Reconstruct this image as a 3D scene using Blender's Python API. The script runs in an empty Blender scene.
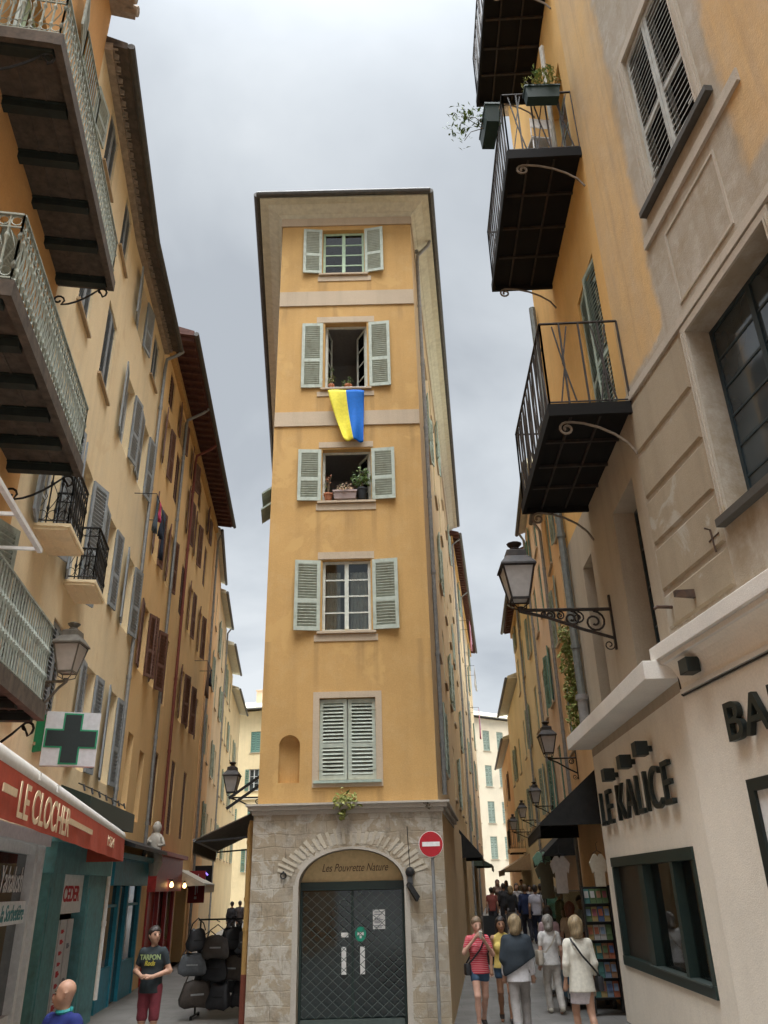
import bpy, bmesh, math, random
import numpy as np
from mathutils import Vector, Matrix
random.seed(7)
R = math.radians
SC = bpy.context.scene
COL = SC.collection

# ------------------------------------------------------------------ camera
FPX, PITCH, ROLL, HC = 790.0, math.atan(.4735), R(1.4), 2.3
cam = bpy.data.cameras.new('camera'); camo = bpy.data.objects.new('camera', cam); COL.objects.link(camo)
_f = Vector((0, math.cos(PITCH), math.sin(PITCH))); _r0 = Vector((1, 0, 0)); _u0 = Vector((0, -math.sin(PITCH), math.cos(PITCH)))
_R = math.cos(ROLL)*_r0 - math.sin(ROLL)*_u0; _U = math.sin(ROLL)*_r0 + math.cos(ROLL)*_u0
camo.matrix_world = Matrix(((_R.x, _U.x, -_f.x, 0), (_R.y, _U.y, -_f.y, 0), (_R.z, _U.z, -_f.z, HC), (0, 0, 0, 1)))
cam.sensor_fit = 'AUTO'; cam.sensor_width = 36; cam.lens = FPX/1024*36; cam.clip_start = .05; cam.clip_end = 2000
SC.camera = camo

# ------------------------------------------------------------------ sky and sun
SUN_EL, SUN_AZ = R(60), R(152)          # azimuth clockwise from +Y: high behind the camera, to its right
sun_dir = Vector((math.sin(SUN_AZ)*math.cos(SUN_EL), math.cos(SUN_AZ)*math.cos(SUN_EL), math.sin(SUN_EL)))
W = bpy.data.worlds.new('World'); SC.world = W; W.use_nodes = True
def sky():
    nt = W.node_tree; N = nt.nodes; L = nt.links; N.clear()
    out = N.new('ShaderNodeOutputWorld'); bg = N.new('ShaderNodeBackground'); L.new(bg.outputs[0], out.inputs[0])
    st = N.new('ShaderNodeTexSky'); st.sky_type = 'NISHITA'; st.sun_disc = False
    st.sun_elevation = SUN_EL; st.sun_rotation = SUN_AZ; st.air_density = 1; st.dust_density = 2
    tc = N.new('ShaderNodeTexCoord'); sep = N.new('ShaderNodeSeparateXYZ'); L.new(tc.outputs['Generated'], sep.inputs[0])
    def math_(op, a, b=None, clamp=False):
        n = N.new('ShaderNodeMath'); n.operation = op; n.use_clamp = clamp
        for i, v in enumerate((a, b)):
            if v is None: continue
            if hasattr(v, 'links'): L.new(v, n.inputs[i])
            else: n.inputs[i].default_value = v
        return n.outputs[0]
    den = math_('ADD', math_('MAXIMUM', sep.outputs[2], 0), .35)
    cx = math_('DIVIDE', sep.outputs[0], den); cy = math_('DIVIDE', sep.outputs[1], den)
    comb = N.new('ShaderNodeCombineXYZ'); L.new(cx, comb.inputs[0]); L.new(cy, comb.inputs[1]); comb.inputs[2].default_value = 3.3
    n1 = N.new('ShaderNodeTexNoise'); n1.inputs['Scale'].default_value = 1.9; n1.inputs['Detail'].default_value = 6; n1.inputs['Roughness'].default_value = .5
    n1.inputs['Distortion'].default_value = .35; L.new(comb.outputs[0], n1.inputs['Vector'])
    cr = N.new('ShaderNodeValToRGB'); L.new(n1.outputs['Fac'], cr.inputs[0])
    e = cr.color_ramp.elements
    e[0].position = .34; e[0].color = (4.5, 4.85, 5.25, 1); e[1].position = .62; e[1].color = (7.6, 7.95, 8.2, 1)
    m = e = cr.color_ramp.elements.new(.5); m.color = (6.1, 6.5, 6.85, 1)
    mix = N.new('ShaderNodeMix'); mix.data_type = 'RGBA'; mix.inputs['Factor'].default_value = .9
    L.new(st.outputs[0], mix.inputs['A']); L.new(cr.outputs[0], mix.inputs['B'])
    # overcast: a bright zenith lobe out of view is added to light the alleys
    vm = N.new('ShaderNodeVectorMath'); vm.operation = 'DOT_PRODUCT'; L.new(tc.outputs['Generated'], vm.inputs[0]); vm.inputs[1].default_value = Vector((0, -.16, .985)).normalized()
    glow = math_('POWER', math_('MAXIMUM', vm.outputs['Value'], 0), 15.0)
    k = math_('ADD', math_('MULTIPLY', glow, 34.0), 1.0)
    sc = N.new('ShaderNodeVectorMath'); sc.operation = 'SCALE'; L.new(mix.outputs['Result'], sc.inputs[0]); L.new(k, sc.inputs['Scale'])
    L.new(sc.outputs[0], bg.inputs[0]); bg.inputs[1].default_value = .1
sky()
sl = bpy.data.lights.new('sun', 'SUN'); sl.energy = 1.0; sl.angle = R(25); sl.color = (1, .95, .87)
slo = bpy.data.objects.new('sun', sl); COL.objects.link(slo); slo.rotation_euler = sun_dir.to_track_quat('Z', 'Y').to_euler()
SC.view_settings.view_transform = 'Standard'; SC.view_settings.look = 'None'; SC.view_settings.exposure = .22; SC.view_settings.gamma = 1
SC.view_settings.use_curve_mapping = False
SC.cycles.max_bounces = 8; SC.cycles.diffuse_bounces = 6; SC.cycles.glossy_bounces = 3; SC.cycles.transparent_max_bounces = 12
SC.cycles.use_denoising = True

# ------------------------------------------------------------------ geometry of the place: rays and facade frames
def ray(x, y): return _f*FPX + _R*(x-384) + _U*(512-y)
def on_y(x, y, Y): d = ray(x, y); return Vector((0, 0, HC)) + d*(Y/d.y)
def on_z(x, y, z): d = ray(x, y); return Vector((0, 0, HC)) + d*((z-HC)/d.z)
def V2(a): return Vector((a[0], a[1]))
class Facade:
    """a vertical street front from A to B; the street lies on the right of A -> B"""
    def __init__(s, A, B):
        s.A = V2(A); s.B = V2(B); d = s.B-s.A; s.L = d.length; s.t = d/s.L; s.n = Vector((s.t.y, -s.t.x)); s.rot = math.atan2(s.t.y, s.t.x)
    def P(s, u, z, o=0): p = s.A + s.t*u + s.n*o; return Vector((p.x, p.y, z))
    def px(s, x, y, o=0):
        d = ray(x, y); a = s.A + s.n*o; k = a.dot(s.n)/(d.x*s.n.x+d.y*s.n.y); p = Vector((d.x, d.y))*k
        return (p-a).dot(s.t), HC+d.z*k
    def u(s, x, y, o=0): return s.px(x, y, o)[0]
    def z(s, x, y, o=0): return s.px(x, y, o)[1]

# ------------------------------------------------------------------ objects
def tag(o, label=None, cat=None, group=None, kind=None):
    if label: o['label'] = label
    if cat: o['category'] = cat
    if group: o['group'] = group
    if kind: o['kind'] = kind
    return o
def empty(name, loc, label, cat, group=None, rz=0):
    o = bpy.data.objects.new(name, None); COL.objects.link(o); o.location = loc; o.rotation_euler = (0, 0, rz); o.empty_display_size = .2
    return tag(o, label, cat, group)
def link(name, me, parent=None, loc=(0, 0, 0), rz=0):
    o = bpy.data.objects.new(name, me); COL.objects.link(o); o.location = loc; o.rotation_euler = (0, 0, rz)
    if parent: o.parent = parent
    return o
class MB:
    def __init__(s): s.v = []; s.f = []; s.m = []; s.cur = 0
    def add(s, vs, fs):
        b = len(s.v); s.v += [tuple(v) for v in vs]
        for f in fs: s.f.append([b+i for i in f]); s.m.append(s.cur)
    def quad(s, *p): s.add(p, [list(range(len(p)))])
    def hexa(s, p): s.add(p, [(0, 3, 2, 1), (4, 5, 6, 7), (0, 1, 5, 4), (1, 2, 6, 5), (2, 3, 7, 6), (3, 0, 4, 7)])
    def box(s, x0, x1, y0, y1, z0, z1):
        s.hexa([(x0, y0, z0), (x1, y0, z0), (x1, y1, z0), (x0, y1, z0), (x0, y0, z1), (x1, y0, z1), (x1, y1, z1), (x0, y1, z1)])
    def fbox(s, F, u0, u1, o0, o1, z0, z1):     # a box on a facade: along, outwards, up
        s.hexa([F.P(u0, z0, o0), F.P(u1, z0, o0), F.P(u1, z0, o1), F.P(u0, z0, o1), F.P(u0, z1, o0), F.P(u1, z1, o0), F.P(u1, z1, o1), F.P(u0, z1, o1)])
    def beam(s, p, q, w, h=None, up=(0, 0, 1)):
        p = Vector(p); q = Vector(q); d = (q-p).normalized(); up = Vector(up); h = h or w
        a = d.cross(up)
        if a.length < 1e-4: a = d.cross(Vector((1, 0, 0)))
        a = a.normalized()*w/2; b = a.cross(d).normalized()*h/2
        s.hexa([p-a-b, p+a-b, p+a+b, p-a+b, q-a-b, q+a-b, q+a+b, q-a+b])
    def tube(s, pts, r, n=6, cap=True):
        pts = [Vector(p) for p in pts]; rs = r if isinstance(r, (list, tuple)) else [r]*len(pts); b = len(s.v); ref = None
        for i, p in enumerate(pts):
            d = (pts[min(i+1, len(pts)-1)]-pts[max(i-1, 0)])
            d = d.normalized() if d.length > 1e-9 else Vector((0, 0, 1))
            if ref is None: ref = d.orthogonal().normalized()
            a = (ref-d*ref.dot(d)); a = a.normalized() if a.length > 1e-6 else d.orthogonal().normalized(); ref = a; c = d.cross(a)
            for k in range(n):
                t = 2*math.pi*k/n; s.v.append(tuple(p+(a*math.cos(t)+c*math.sin(t))*rs[i]))
        for i in range(len(pts)-1):
            for k in range(n):
                s.f.append([b+i*n+k, b+i*n+(k+1) % n, b+(i+1)*n+(k+1) % n, b+(i+1)*n+k]); s.m.append(s.cur)
        if cap:
            s.f.append([b+k for k in range(n)][::-1]); s.m.append(s.cur); e = b+(len(pts)-1)*n; s.f.append([e+k for k in range(n)]); s.m.append(s.cur)
    def lathe(s, prof, c=(0, 0, 0), n=12, sx=1, sy=1, rot=0):
        b = len(s.v)
        for r, z in prof:
            for k in range(n):
                t = 2*math.pi*k/n+rot; s.v.append((c[0]+r*math.cos(t)*sx, c[1]+r*math.sin(t)*sy, c[2]+z))
        for i in range(len(prof)-1):
            for k in range(n): s.f.append([b+i*n+k, b+i*n+(k+1) % n, b+(i+1)*n+(k+1) % n, b+(i+1)*n+k]); s.m.append(s.cur)
        s.f.append([b+k for k in range(n)][::-1]); e = b+(len(prof)-1)*n; s.f.append([e+k for k in range(n)]); s.m += [s.cur]*2
    def prism(s, poly, y0, y1, F=None):          # poly in (x, z); on a facade when F is given (y0, y1 = offsets)
        n = len(poly); g = (lambda x, z, y: F.P(x, z, y)) if F else (lambda x, z, y: (x, y, z))
        vs = [g(x, z, y0) for x, z in poly]+[g(x, z, y1) for x, z in poly]
        s.add(vs, [list(range(n))[::-1], list(range(n, 2*n))]+[(i, (i+1) % n, n+(i+1) % n, n+i) for i in range(n)])
    def build(s, name, mats, parent=None, loc=(0, 0, 0), rz=0, smooth=False, base=None, bevel=0, weld=False):
        me = s.mesh(name, mats, smooth, base, weld); o = link(name, me, parent, loc, rz)
        if bevel:
            b = o.modifiers.new('bevel', 'BEVEL'); b.width = bevel; b.segments = 2; b.limit_method = 'ANGLE'
        return o
    def mesh(s, name, mats, smooth=False, base=None, weld=False):
        me = bpy.data.meshes.new(name)
        v = s.v if base is None else [(a-base[0], b-base[1], c-base[2]) for a, b, c in s.v]
        me.from_pydata(v, [], s.f)
        for m in (mats if isinstance(mats, (list, tuple)) else [mats]): me.materials.append(m)
        me.polygons.foreach_set('material_index', s.m)
        bm = bmesh.new(); bm.from_mesh(me)
        if weld: bmesh.ops.remove_doubles(bm, verts=bm.verts, dist=1e-5)
        bmesh.ops.recalc_face_normals(bm, faces=bm.faces); bm.to_mesh(me); bm.free()
        if smooth:
            me.polygons.foreach_set('use_smooth', [True]*len(me.polygons)); me.set_sharp_from_angle(angle=R(40))
        return me
def text_mesh(body, size, extrude=.004, sx=1.0, shear=0.0, mat=None, align='LEFT', bold=0.0, space=1.0):
    c = bpy.data.curves.new('lettering', 'FONT'); c.body = body; c.size = size; c.extrude = extrude; c.shear = shear; c.align_x = align; c.offset = bold; c.space_character = space
    o = bpy.data.objects.new('lettering', c); COL.objects.link(o)
    me = bpy.data.meshes.new_from_object(o.evaluated_get(bpy.context.evaluated_depsgraph_get()))
    bpy.data.objects.remove(o); me.name = 'lettering'
    # stand upright: x along, z up, facing -y
    me.transform(Matrix(((sx, 0, 0, 0), (0, 0, -1, 0), (0, 1, 0, 0), (0, 0, 0, 1))))
    me.materials.clear()
    if mat: me.materials.append(mat)
    return me

def link_words(me, parent, loc, rz):
    """one lettering object per word: cut the text at its widest gap"""
    spans = sorted((min(me.vertices[i].co.x for i in f.vertices), max(me.vertices[i].co.x for i in f.vertices)) for f in me.polygons); end = spans[0][1]; g = cut = 0
    for a, b in spans:
        if a-end > g: g, cut = a-end, (a+end)/2
        end = max(end, b)
    for side in (0, 1):
        m = me.copy(); bm = bmesh.new(); bm.from_mesh(m); bmesh.ops.delete(bm, geom=[v for v in bm.verts if (v.co.x > cut) != bool(side)], context='VERTS'); bm.to_mesh(m); bm.free(); link('lettering', m, parent, loc, rz)
# ------------------------------------------------------------------ materials
MATS = {}
def newmat(name):
    m = bpy.data.materials.new(name); m.use_nodes = True; nt = m.node_tree; b = nt.nodes['Principled BSDF']; MATS[name] = m
    return m, nt, b
def lin(c):
    """picture colour (0-255) to linear"""
    return tuple(((x/255)/12.92 if x/255 <= .04045 else ((x/255+.055)/1.055)**2.4) for x in c)
def noise(nt, vec, scale, detail=4, rough=.55, dist=0):
    n = nt.nodes.new('ShaderNodeTexNoise'); n.inputs['Scale'].default_value = scale; n.inputs['Detail'].default_value = detail
    n.inputs['Roughness'].default_value = rough; n.inputs['Distortion'].default_value = dist; nt.links.new(vec, n.inputs['Vector']); return n.outputs['Fac']
def ramp(nt, fac, stops):
    r = nt.nodes.new('ShaderNodeValToRGB'); nt.links.new(fac, r.inputs[0]); e = r.color_ramp.elements
    while len(e) < len(stops): e.new(.5)
    for i, (p, c) in enumerate(stops): e[i].position = p; e[i].color = (*c, 1) if len(c) == 3 else c
    return r.outputs[0]
def mixc(nt, fac, a, b, mode='MIX'):
    m = nt.nodes.new('ShaderNodeMix'); m.data_type = 'RGBA'; m.blend_type = mode
    for k, v in (('Factor', fac), ('A', a), ('B', b)):
        i = m.inputs[k] if k == 'Factor' else m.inputs[k]
        i = [x for x in m.inputs if x.name == k and (x.type == 'RGBA' or k == 'Factor' and x.type == 'VALUE')][0]
        if hasattr(v, 'links'): nt.links.new(v, i)
        else: i.default_value = v if k == 'Factor' else (*v, 1)
    return [o for o in m.outputs if o.type == 'RGBA'][0]
def pos(nt, scale=(1, 1, 1), off=(0, 0, 0)):
    g = nt.nodes.new('ShaderNodeNewGeometry'); m = nt.nodes.new('ShaderNodeMapping'); nt.links.new(g.outputs['Position'], m.inputs[0])
    m.inputs['Scale'].default_value = scale; m.inputs['Location'].default_value = off; return m.outputs[0]
def bump(nt, b, h, strength=.3, dist=.02):
    n = nt.nodes.new('ShaderNodeBump'); n.inputs['Strength'].default_value = strength; n.inputs['Distance'].default_value = dist
    nt.links.new(h, n.inputs['Height']); nt.links.new(n.outputs[0], b.inputs['Normal'])
def mul(c, k): return tuple(min(1, x*k) for x in c)
def plaster(name, col, worn=None, wear=.25, streak=.35, rough=.9, patch=None, patch_lo=.58):
    """lime-washed render: broad mottling, fine speckle, rain streaks and a few paler repairs"""
    m, nt, b = newmat(name); p = pos(nt); worn = worn or mul(col, 1.2)
    base = ramp(nt, noise(nt, p, .55, 6, .6), [(.3, mul(col, .84)), (.5, col), (.72, mul(col, 1.12))])
    c = mixc(nt, ramp(nt, noise(nt, p, 2.6, 8, .65, .3), [(.5, (0, 0, 0)), (.72, (wear,)*3)]), base, worn)
    st = noise(nt, pos(nt, (3.5, 3.5, .22)), 1.0, 5, .6)
    c = mixc(nt, ramp(nt, st, [(.5, (0, 0, 0)), (.78, (streak,)*3)]), c, mul(col, .55), 'MIX')
    c = mixc(nt, .35, c, ramp(nt, noise(nt, p, 38, 3, .6), [(.3, mul(col, .8)), (.7, mul(col, 1.15))]))
    if patch:
        c = mixc(nt, ramp(nt, noise(nt, p, .9, 5, .62, .6), [(patch_lo, (0, 0, 0)), (patch_lo+.05, (.85,)*3)]), c, patch)
    nt.links.new(c, b.inputs['Base Color']); b.inputs['Roughness'].default_value = rough; b.inputs['Specular IOR Level'].default_value = .2
    h = nt.nodes.new('ShaderNodeMath'); h.operation = 'ADD'; nt.links.new(noise(nt, p, 60, 3), h.inputs[0]); nt.links.new(noise(nt, p, 5, 4), h.inputs[1])
    bump(nt, b, h.outputs[0], .35, .012); return m
def paint(name, col, rough=.55, vary=.18, metal=0, scale=9, bumpy=.1, spec=.4, dirt=None, dirt_amt=.5):
    m, nt, b = newmat(name); p = pos(nt)
    c = ramp(nt, noise(nt, p, scale, 5, .6), [(.3, mul(col, 1-vary)), (.7, mul(col, 1+vary))])
    if dirt:
        c = mixc(nt, ramp(nt, noise(nt, pos(nt, (1, 1, .6), (3, 1, 2)), 4.5, 7, .65), [(.5, (0, 0, 0)), (.66, (dirt_amt,)*3)]), c, dirt)
    nt.links.new(c, b.inputs['Base Color']); b.inputs['Roughness'].default_value = rough; b.inputs['Metallic'].default_value = metal; b.inputs['Specular IOR Level'].default_value = spec
    if bumpy: bump(nt, b, noise(nt, p, scale*4, 3), bumpy, .006)
    return m
def glassy(name, col=(.03, .04, .045), rough=.06, vary=.5):
    m, nt, b = newmat(name)
    c = ramp(nt, noise(nt, pos(nt), .8, 3, .5), [(.35, mul(col, 1-vary)), (.65, mul(col, 1+vary))])
    nt.links.new(c, b.inputs['Base Color']); b.inputs['Roughness'].default_value = rough; b.inputs['Specular IOR Level'].default_value = .6
    bump(nt, b, noise(nt, pos(nt), 1.6, 2), .06, .02); return m
def clear_glass(name, tint=(.85, .9, .9)):
    m, nt, b = newmat(name); out = nt.nodes['Material Output']
    tr = nt.nodes.new('ShaderNodeBsdfTransparent'); tr.inputs[0].default_value = (*tint, 1); gl = nt.nodes.new('ShaderNodeBsdfGlossy'); gl.inputs['Roughness'].default_value = .03
    fr = nt.nodes.new('ShaderNodeFresnel'); fr.inputs[0].default_value = 1.5; mx = nt.nodes.new('ShaderNodeMixShader')
    bp = nt.nodes.new('ShaderNodeBump'); bp.inputs['Strength'].default_value = .05; nt.links.new(noise(nt, pos(nt), 1.7, 2), bp.inputs['Height']); nt.links.new(bp.outputs[0], gl.inputs['Normal'])
    nt.links.new(fr.outputs[0], mx.inputs[0]); nt.links.new(tr.outputs[0], mx.inputs[1]); nt.links.new(gl.outputs[0], mx.inputs[2]); nt.links.new(mx.outputs[0], out.inputs[0]); nt.nodes.remove(b); return m
def emit(name, col, s):
    m, nt, b = newmat(name); b.inputs['Base Color'].default_value = (*mul(col, .5), 1); b.inputs['Emission Color'].default_value = (*col, 1); b.inputs['Emission Strength'].default_value = s; return m
def flat(name, col, rough=.6, metal=0, spec=.4): return paint(name, col, rough, .1, metal, 14, .05, spec)
def leafmat(name, a, b_):
    m, nt, b = newmat(name); g = nt.nodes.new('ShaderNodeNewGeometry')
    nt.links.new(ramp(nt, g.outputs['Random Per Island'], [(0, a), (1, b_)]), b.inputs['Base Color']); b.inputs['Roughness'].default_value = .6; return m

M_yellow = plaster('ochre lime render', (.535, .33, .128), (.59, .41, .205), .5, .35, patch=(.575, .365, .145), patch_lo=.57)
M_yellow_side = plaster('faded ochre render', (.58, .43, .25), (.6, .5, .34), .4, .4)
M_band = plaster('beige painted band', (.50, .405, .295), None, .3, .4)
M_soffit = paint('sage green soffit boards', (.62, .59, .46), .8, .1, dirt=(.46, .43, .33))
M_gutter = paint('weathered zinc gutter', (.085, .08, .072), .6, .2, .3)
M_zinc = paint('grey zinc pipe', (.27, .28, .28), .5, .2, .4)
M_shut = paint('sage green shutter paint', (.41, .455, .385), .65, .12, dirt=(.27, .28, .21), dirt_amt=.6)
M_shut_dk = paint('faded grey green shutter', (.36, .44, .38), .7, .15, dirt=(.22, .25, .19))
M_frame_w = paint('cream window frame', (.58, .6, .53), .6, .1, dirt=(.38, .37, .3))
M_frame_g = paint('pale green window frame', (.46, .62, .44), .6, .12)
M_stone = None
M_glass = glassy('dark window glass')
M_clear = clear_glass('clear window glass')
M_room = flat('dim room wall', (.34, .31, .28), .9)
M_curtain = paint('net curtain', (.62, .58, .52), .9, .15)
M_iron = paint('black iron', (.02, .02, .02), .5, .3, .3)
M_rust = paint('rusty iron', (.07, .045, .032), .7, .35, .2, dirt=(.16, .07, .03), dirt_amt=.6)
M_white = flat('white paint', (.78, .77, .74))
M_terra = paint('terracotta', (.42, .17, .09), .8, .2)
M_leaf = leafmat('green leaves', (.07, .13, .03), (.16, .24, .06))
M_leaf_y = leafmat('yellow green leaves', (.16, .20, .04), (.30, .30, .08))
M_tile = paint('old roof tile', (.33, .26, .19), .85, .3, dirt=(.2, .17, .13))
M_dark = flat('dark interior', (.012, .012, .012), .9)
# ------------------------------------------------------------------ houses, windows, shutters
CACHE = {}
VARY = random.Random(11)
def cached(key, fn):
    if key not in CACHE: CACHE[key] = fn()
    return CACHE[key]
def shutter_mesh(w, h, side, pitch, mat, full=False):
    mb = MB(); st = min(.075, w*.16); t = .036
    X = lambda a, b: (a, b) if side > 0 else (-b, -a)
    def bx(a, b, y0, y1, z0, z1): x0, x1 = X(a, b); mb.box(x0, x1, y0, y1, z0, z1)
    mid = h*.42
    bx(0, st, 0, t, 0, h); bx(w-st, w, 0, t, 0, h)
    rails = [(0, .09), (h-.08, h)] + ([] if full else [(mid-.045, mid+.045)])
    for a, b in rails: bx(st, w-st, .002, t-.002, a, b)
    spans = [(.09, h-.08)] if full else [(.09, mid-.045), (mid+.045, h-.08)]
    for a, b in spans:
        n = max(3, int((b-a)/pitch)); d = (b-a)/n
        for i in range(n):
            z = a+(i+.5)*d; x0, x1 = X(st-.004, w-st+.004); dz = d*.40; k = min(.014, d*.2)
            # a louvre: outer edge low, inner edge high
            mb.hexa([(x0, -.004, z-dz), (x1, -.004, z-dz), (x1, t, z+dz-k), (x0, t, z+dz-k), (x0, -.004, z-dz+k), (x1, -.004, z-dz+k), (x1, t, z+dz), (x0, t, z+dz)])
    # hinges
    for z in (h*.12, h*.86): bx(-.01, w*.3, -.007, -.001, z, z+.03)
    return mb.mesh('shutter', mat)
def casement_mesh(w, h, rows, d, mat, bar=.034, fr=.062, leaves=2):
    mb = MB(); y0, y1 = d-.05, d
    for a, b in ((-w/2, -w/2+fr), (w/2-fr, w/2)): mb.box(a, b, y0, y1, 0, h)
    mb.box(-w/2+fr, w/2-fr, y0+.002, y1, 0, fr); mb.box(-w/2+fr, w/2-fr, y0+.002, y1, h-fr, h)
    if leaves == 2: mb.box(-.045, .045, y0-.012, y1-.003, fr, h-fr)
    for i in range(1, rows):
        z = fr+(h-2*fr)*i/rows
        mb.box(-w/2+fr, -.045, y0+.008, y1-.006, z-bar/2, z+bar/2); mb.box(.045, w/2-fr, y0+.008, y1-.006, z-bar/2, z+bar/2)
        if leaves != 2: mb.box(-.045, .045, y0+.008, y1-.006, z-bar/2, z+bar/2)
    return mb.mesh('window', mat)
class House:
    def __init__(s, name, label, cat, base, group=None):
        s.base = Vector(base); s.o = empty(name, base, label, cat, group); s.open = {}
    def part(s, name, mb, mat, parent=None, **k):
        o = mb.build(name, mat, parent or s.o, base=s.base, **k)
        if parent: o.matrix_parent_inverse = parent.matrix_basis.inverted()
        return o
    def hole(s, F, u0, u1, z0, z1, d=.2): s.open.setdefault(id(F), []).append((u0, u1, z0, z1, d))
    def panel(s, mb, F, u0, u1, z0, z1, o=0):
        """a facade panel with its openings cut out and their reveals built"""
        H = [(max(a, u0), min(b, u1), max(c, z0), min(e, z1), d) for a, b, c, e, d in s.open.get(id(F), []) if a < u1-.01 and b > u0+.01 and c < z1-.01 and e > z0+.01]
        us = sorted({round(x, 4) for x in [u0, u1]+[h[0] for h in H]+[h[1] for h in H]}); zs = sorted({round(x, 4) for x in [z0, z1]+[h[2] for h in H]+[h[3] for h in H]})
        for i in range(len(us)-1):
            for j in range(len(zs)-1):
                cu, cz = (us[i]+us[i+1])/2, (zs[j]+zs[j+1])/2
                if any(a < cu < b and c < cz < e for a, b, c, e, d in H): continue
                mb.quad(F.P(us[i], zs[j], o), F.P(us[i+1], zs[j], o), F.P(us[i+1], zs[j+1], o), F.P(us[i], zs[j+1], o))
        for a, b, c, e, d in H:
            for (p, q) in (((a, c), (b, c)), ((b, c), (b, e)), ((b, e), (a, e)), ((a, e), (a, c))):
                mb.quad(F.P(*p, o), F.P(*q, o), F.P(*q, o-d), F.P(*p, o-d))
    def back(s, mb, fronts, depth, z0, z1):
        """back, end walls and flat top closing the volume behind a run of facades"""
        pts = [fronts[0].A]+[f.B for f in fronts]; n0, n1 = fronts[0].n, fronts[-1].n
        a, b = pts[0]-n0*depth, pts[-1]-n1*depth; q = lambda p, z: (p.x, p.y, z)
        mb.quad(q(a, z0), q(b, z0), q(b, z1), q(a, z1)); mb.quad(q(pts[0], z0), q(a, z0), q(a, z1), q(pts[0], z1)); mb.quad(q(pts[-1], z0), q(b, z0), q(b, z1), q(pts[-1], z1))
        mb.quad(*[q(p, z1) for p in pts], q(b, z1), q(a, z1))
    def window(s, F, u0, u1, z0, z1, sh=None, frame=None, glass=None, rows=3, d=.2, sill=None, surround=None, ang=(176, 176), pitch=.06, full=False, shw=None, room=None, band=.15, casement=True, name='window', hinge_off=0, jitter=True):
        if u1-u0 < .45: m = (u0+u1)/2; u0, u1 = m-.25, m+.25
        w, h = round(u1-u0, 2), round(z1-z0, 2); u0, u1 = (u0+u1)/2-w/2, (u0+u1)/2+w/2; z1 = z0+h
        s.hole(F, u0, u1, z0, z1, d+.02)
        fm = frame or M_frame_w
        loc = F.P((u0+u1)/2, z0)-s.base
        me = cached(('case', w, h, rows, d, fm.name), lambda: casement_mesh(w-.004, h-.004, rows, d, fm))
        o = link(name, me, s.o, loc, F.rot)
        g = glass or M_glass
        def pane():
            mb = MB(); mb.box(-w/2+.02, w/2-.02, d-.03, d-.024, .02, h-.02); return mb.mesh('pane', g)
        link('pane', cached(('pane', w, h, d, g.name), pane), o)
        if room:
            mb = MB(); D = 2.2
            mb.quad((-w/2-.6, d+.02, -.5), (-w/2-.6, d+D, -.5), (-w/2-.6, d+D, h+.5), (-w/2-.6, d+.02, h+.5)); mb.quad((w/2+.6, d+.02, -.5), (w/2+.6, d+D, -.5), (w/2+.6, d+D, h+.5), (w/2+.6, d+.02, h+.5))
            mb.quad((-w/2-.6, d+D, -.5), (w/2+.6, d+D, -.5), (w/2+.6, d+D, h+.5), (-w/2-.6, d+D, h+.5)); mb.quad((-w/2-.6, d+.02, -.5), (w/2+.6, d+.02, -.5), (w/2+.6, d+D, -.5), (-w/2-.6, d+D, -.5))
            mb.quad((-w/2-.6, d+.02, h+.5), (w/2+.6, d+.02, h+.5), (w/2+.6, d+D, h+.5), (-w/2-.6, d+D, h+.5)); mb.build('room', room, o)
        if sill:
            def sl():
                mb = MB(); mb.box(-w/2-.1, w/2+.1, -.065, .04, -.055, -.004); return mb.mesh('sill', sill)
            link('sill', cached(('sill', w, sill.name), sl), o)
        if surround:
            b = band
            def su():
                mb = MB()
                for x0, x1, a, c in ((-w/2-b, -w/2-.003, -b, h+b), (w/2+.003, w/2+b, -b, h+b), (-w/2-.003, w/2+.003, h+.003, h+b), (-w/2-.003, w/2+.003, -b, -.003)): mb.box(x0, x1, -.022, .02, a, c)
                return mb.mesh('surround', surround)
            link('surround', cached(('sur', w, h, b, surround.name), su), o)
        if sh:
            sw = shw or w/2; sw = round(sw, 2)
            for side, a in ((1, ang[0]), (-1, ang[1])):
                if a is None: continue
                if jitter and a > 100: a += VARY.uniform(-7, 3)
                closed = abs(a) < 20
                me = cached(('sh', sw, h, side, round(pitch, 3), full, sh.name), lambda: shutter_mesh(sw-.006, h-.03, side, pitch, sh, full))
                x = -side*(w/2+(.0 if closed else .012+hinge_off)); y = (.045 if closed else -.012)
                link('shutter', me, o, (x, y, .012), -side*R(a))
        return o
def px_window(h, F, bl, br, tl, **k):
    """a window whose sill ends and top show at these picture points of a facade"""
    off = k.pop('off', 0)
    (ua, za), (ub, zb), (_, zt) = F.px(*bl, off), F.px(*br, off), F.px(*tl, off)
    zs = k.pop('zs', None)
    z0 = (za+zb)/2 if zs is None else zs
    return h.window(F, min(ua, ub), max(ua, ub), z0, zt, **k)
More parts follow.
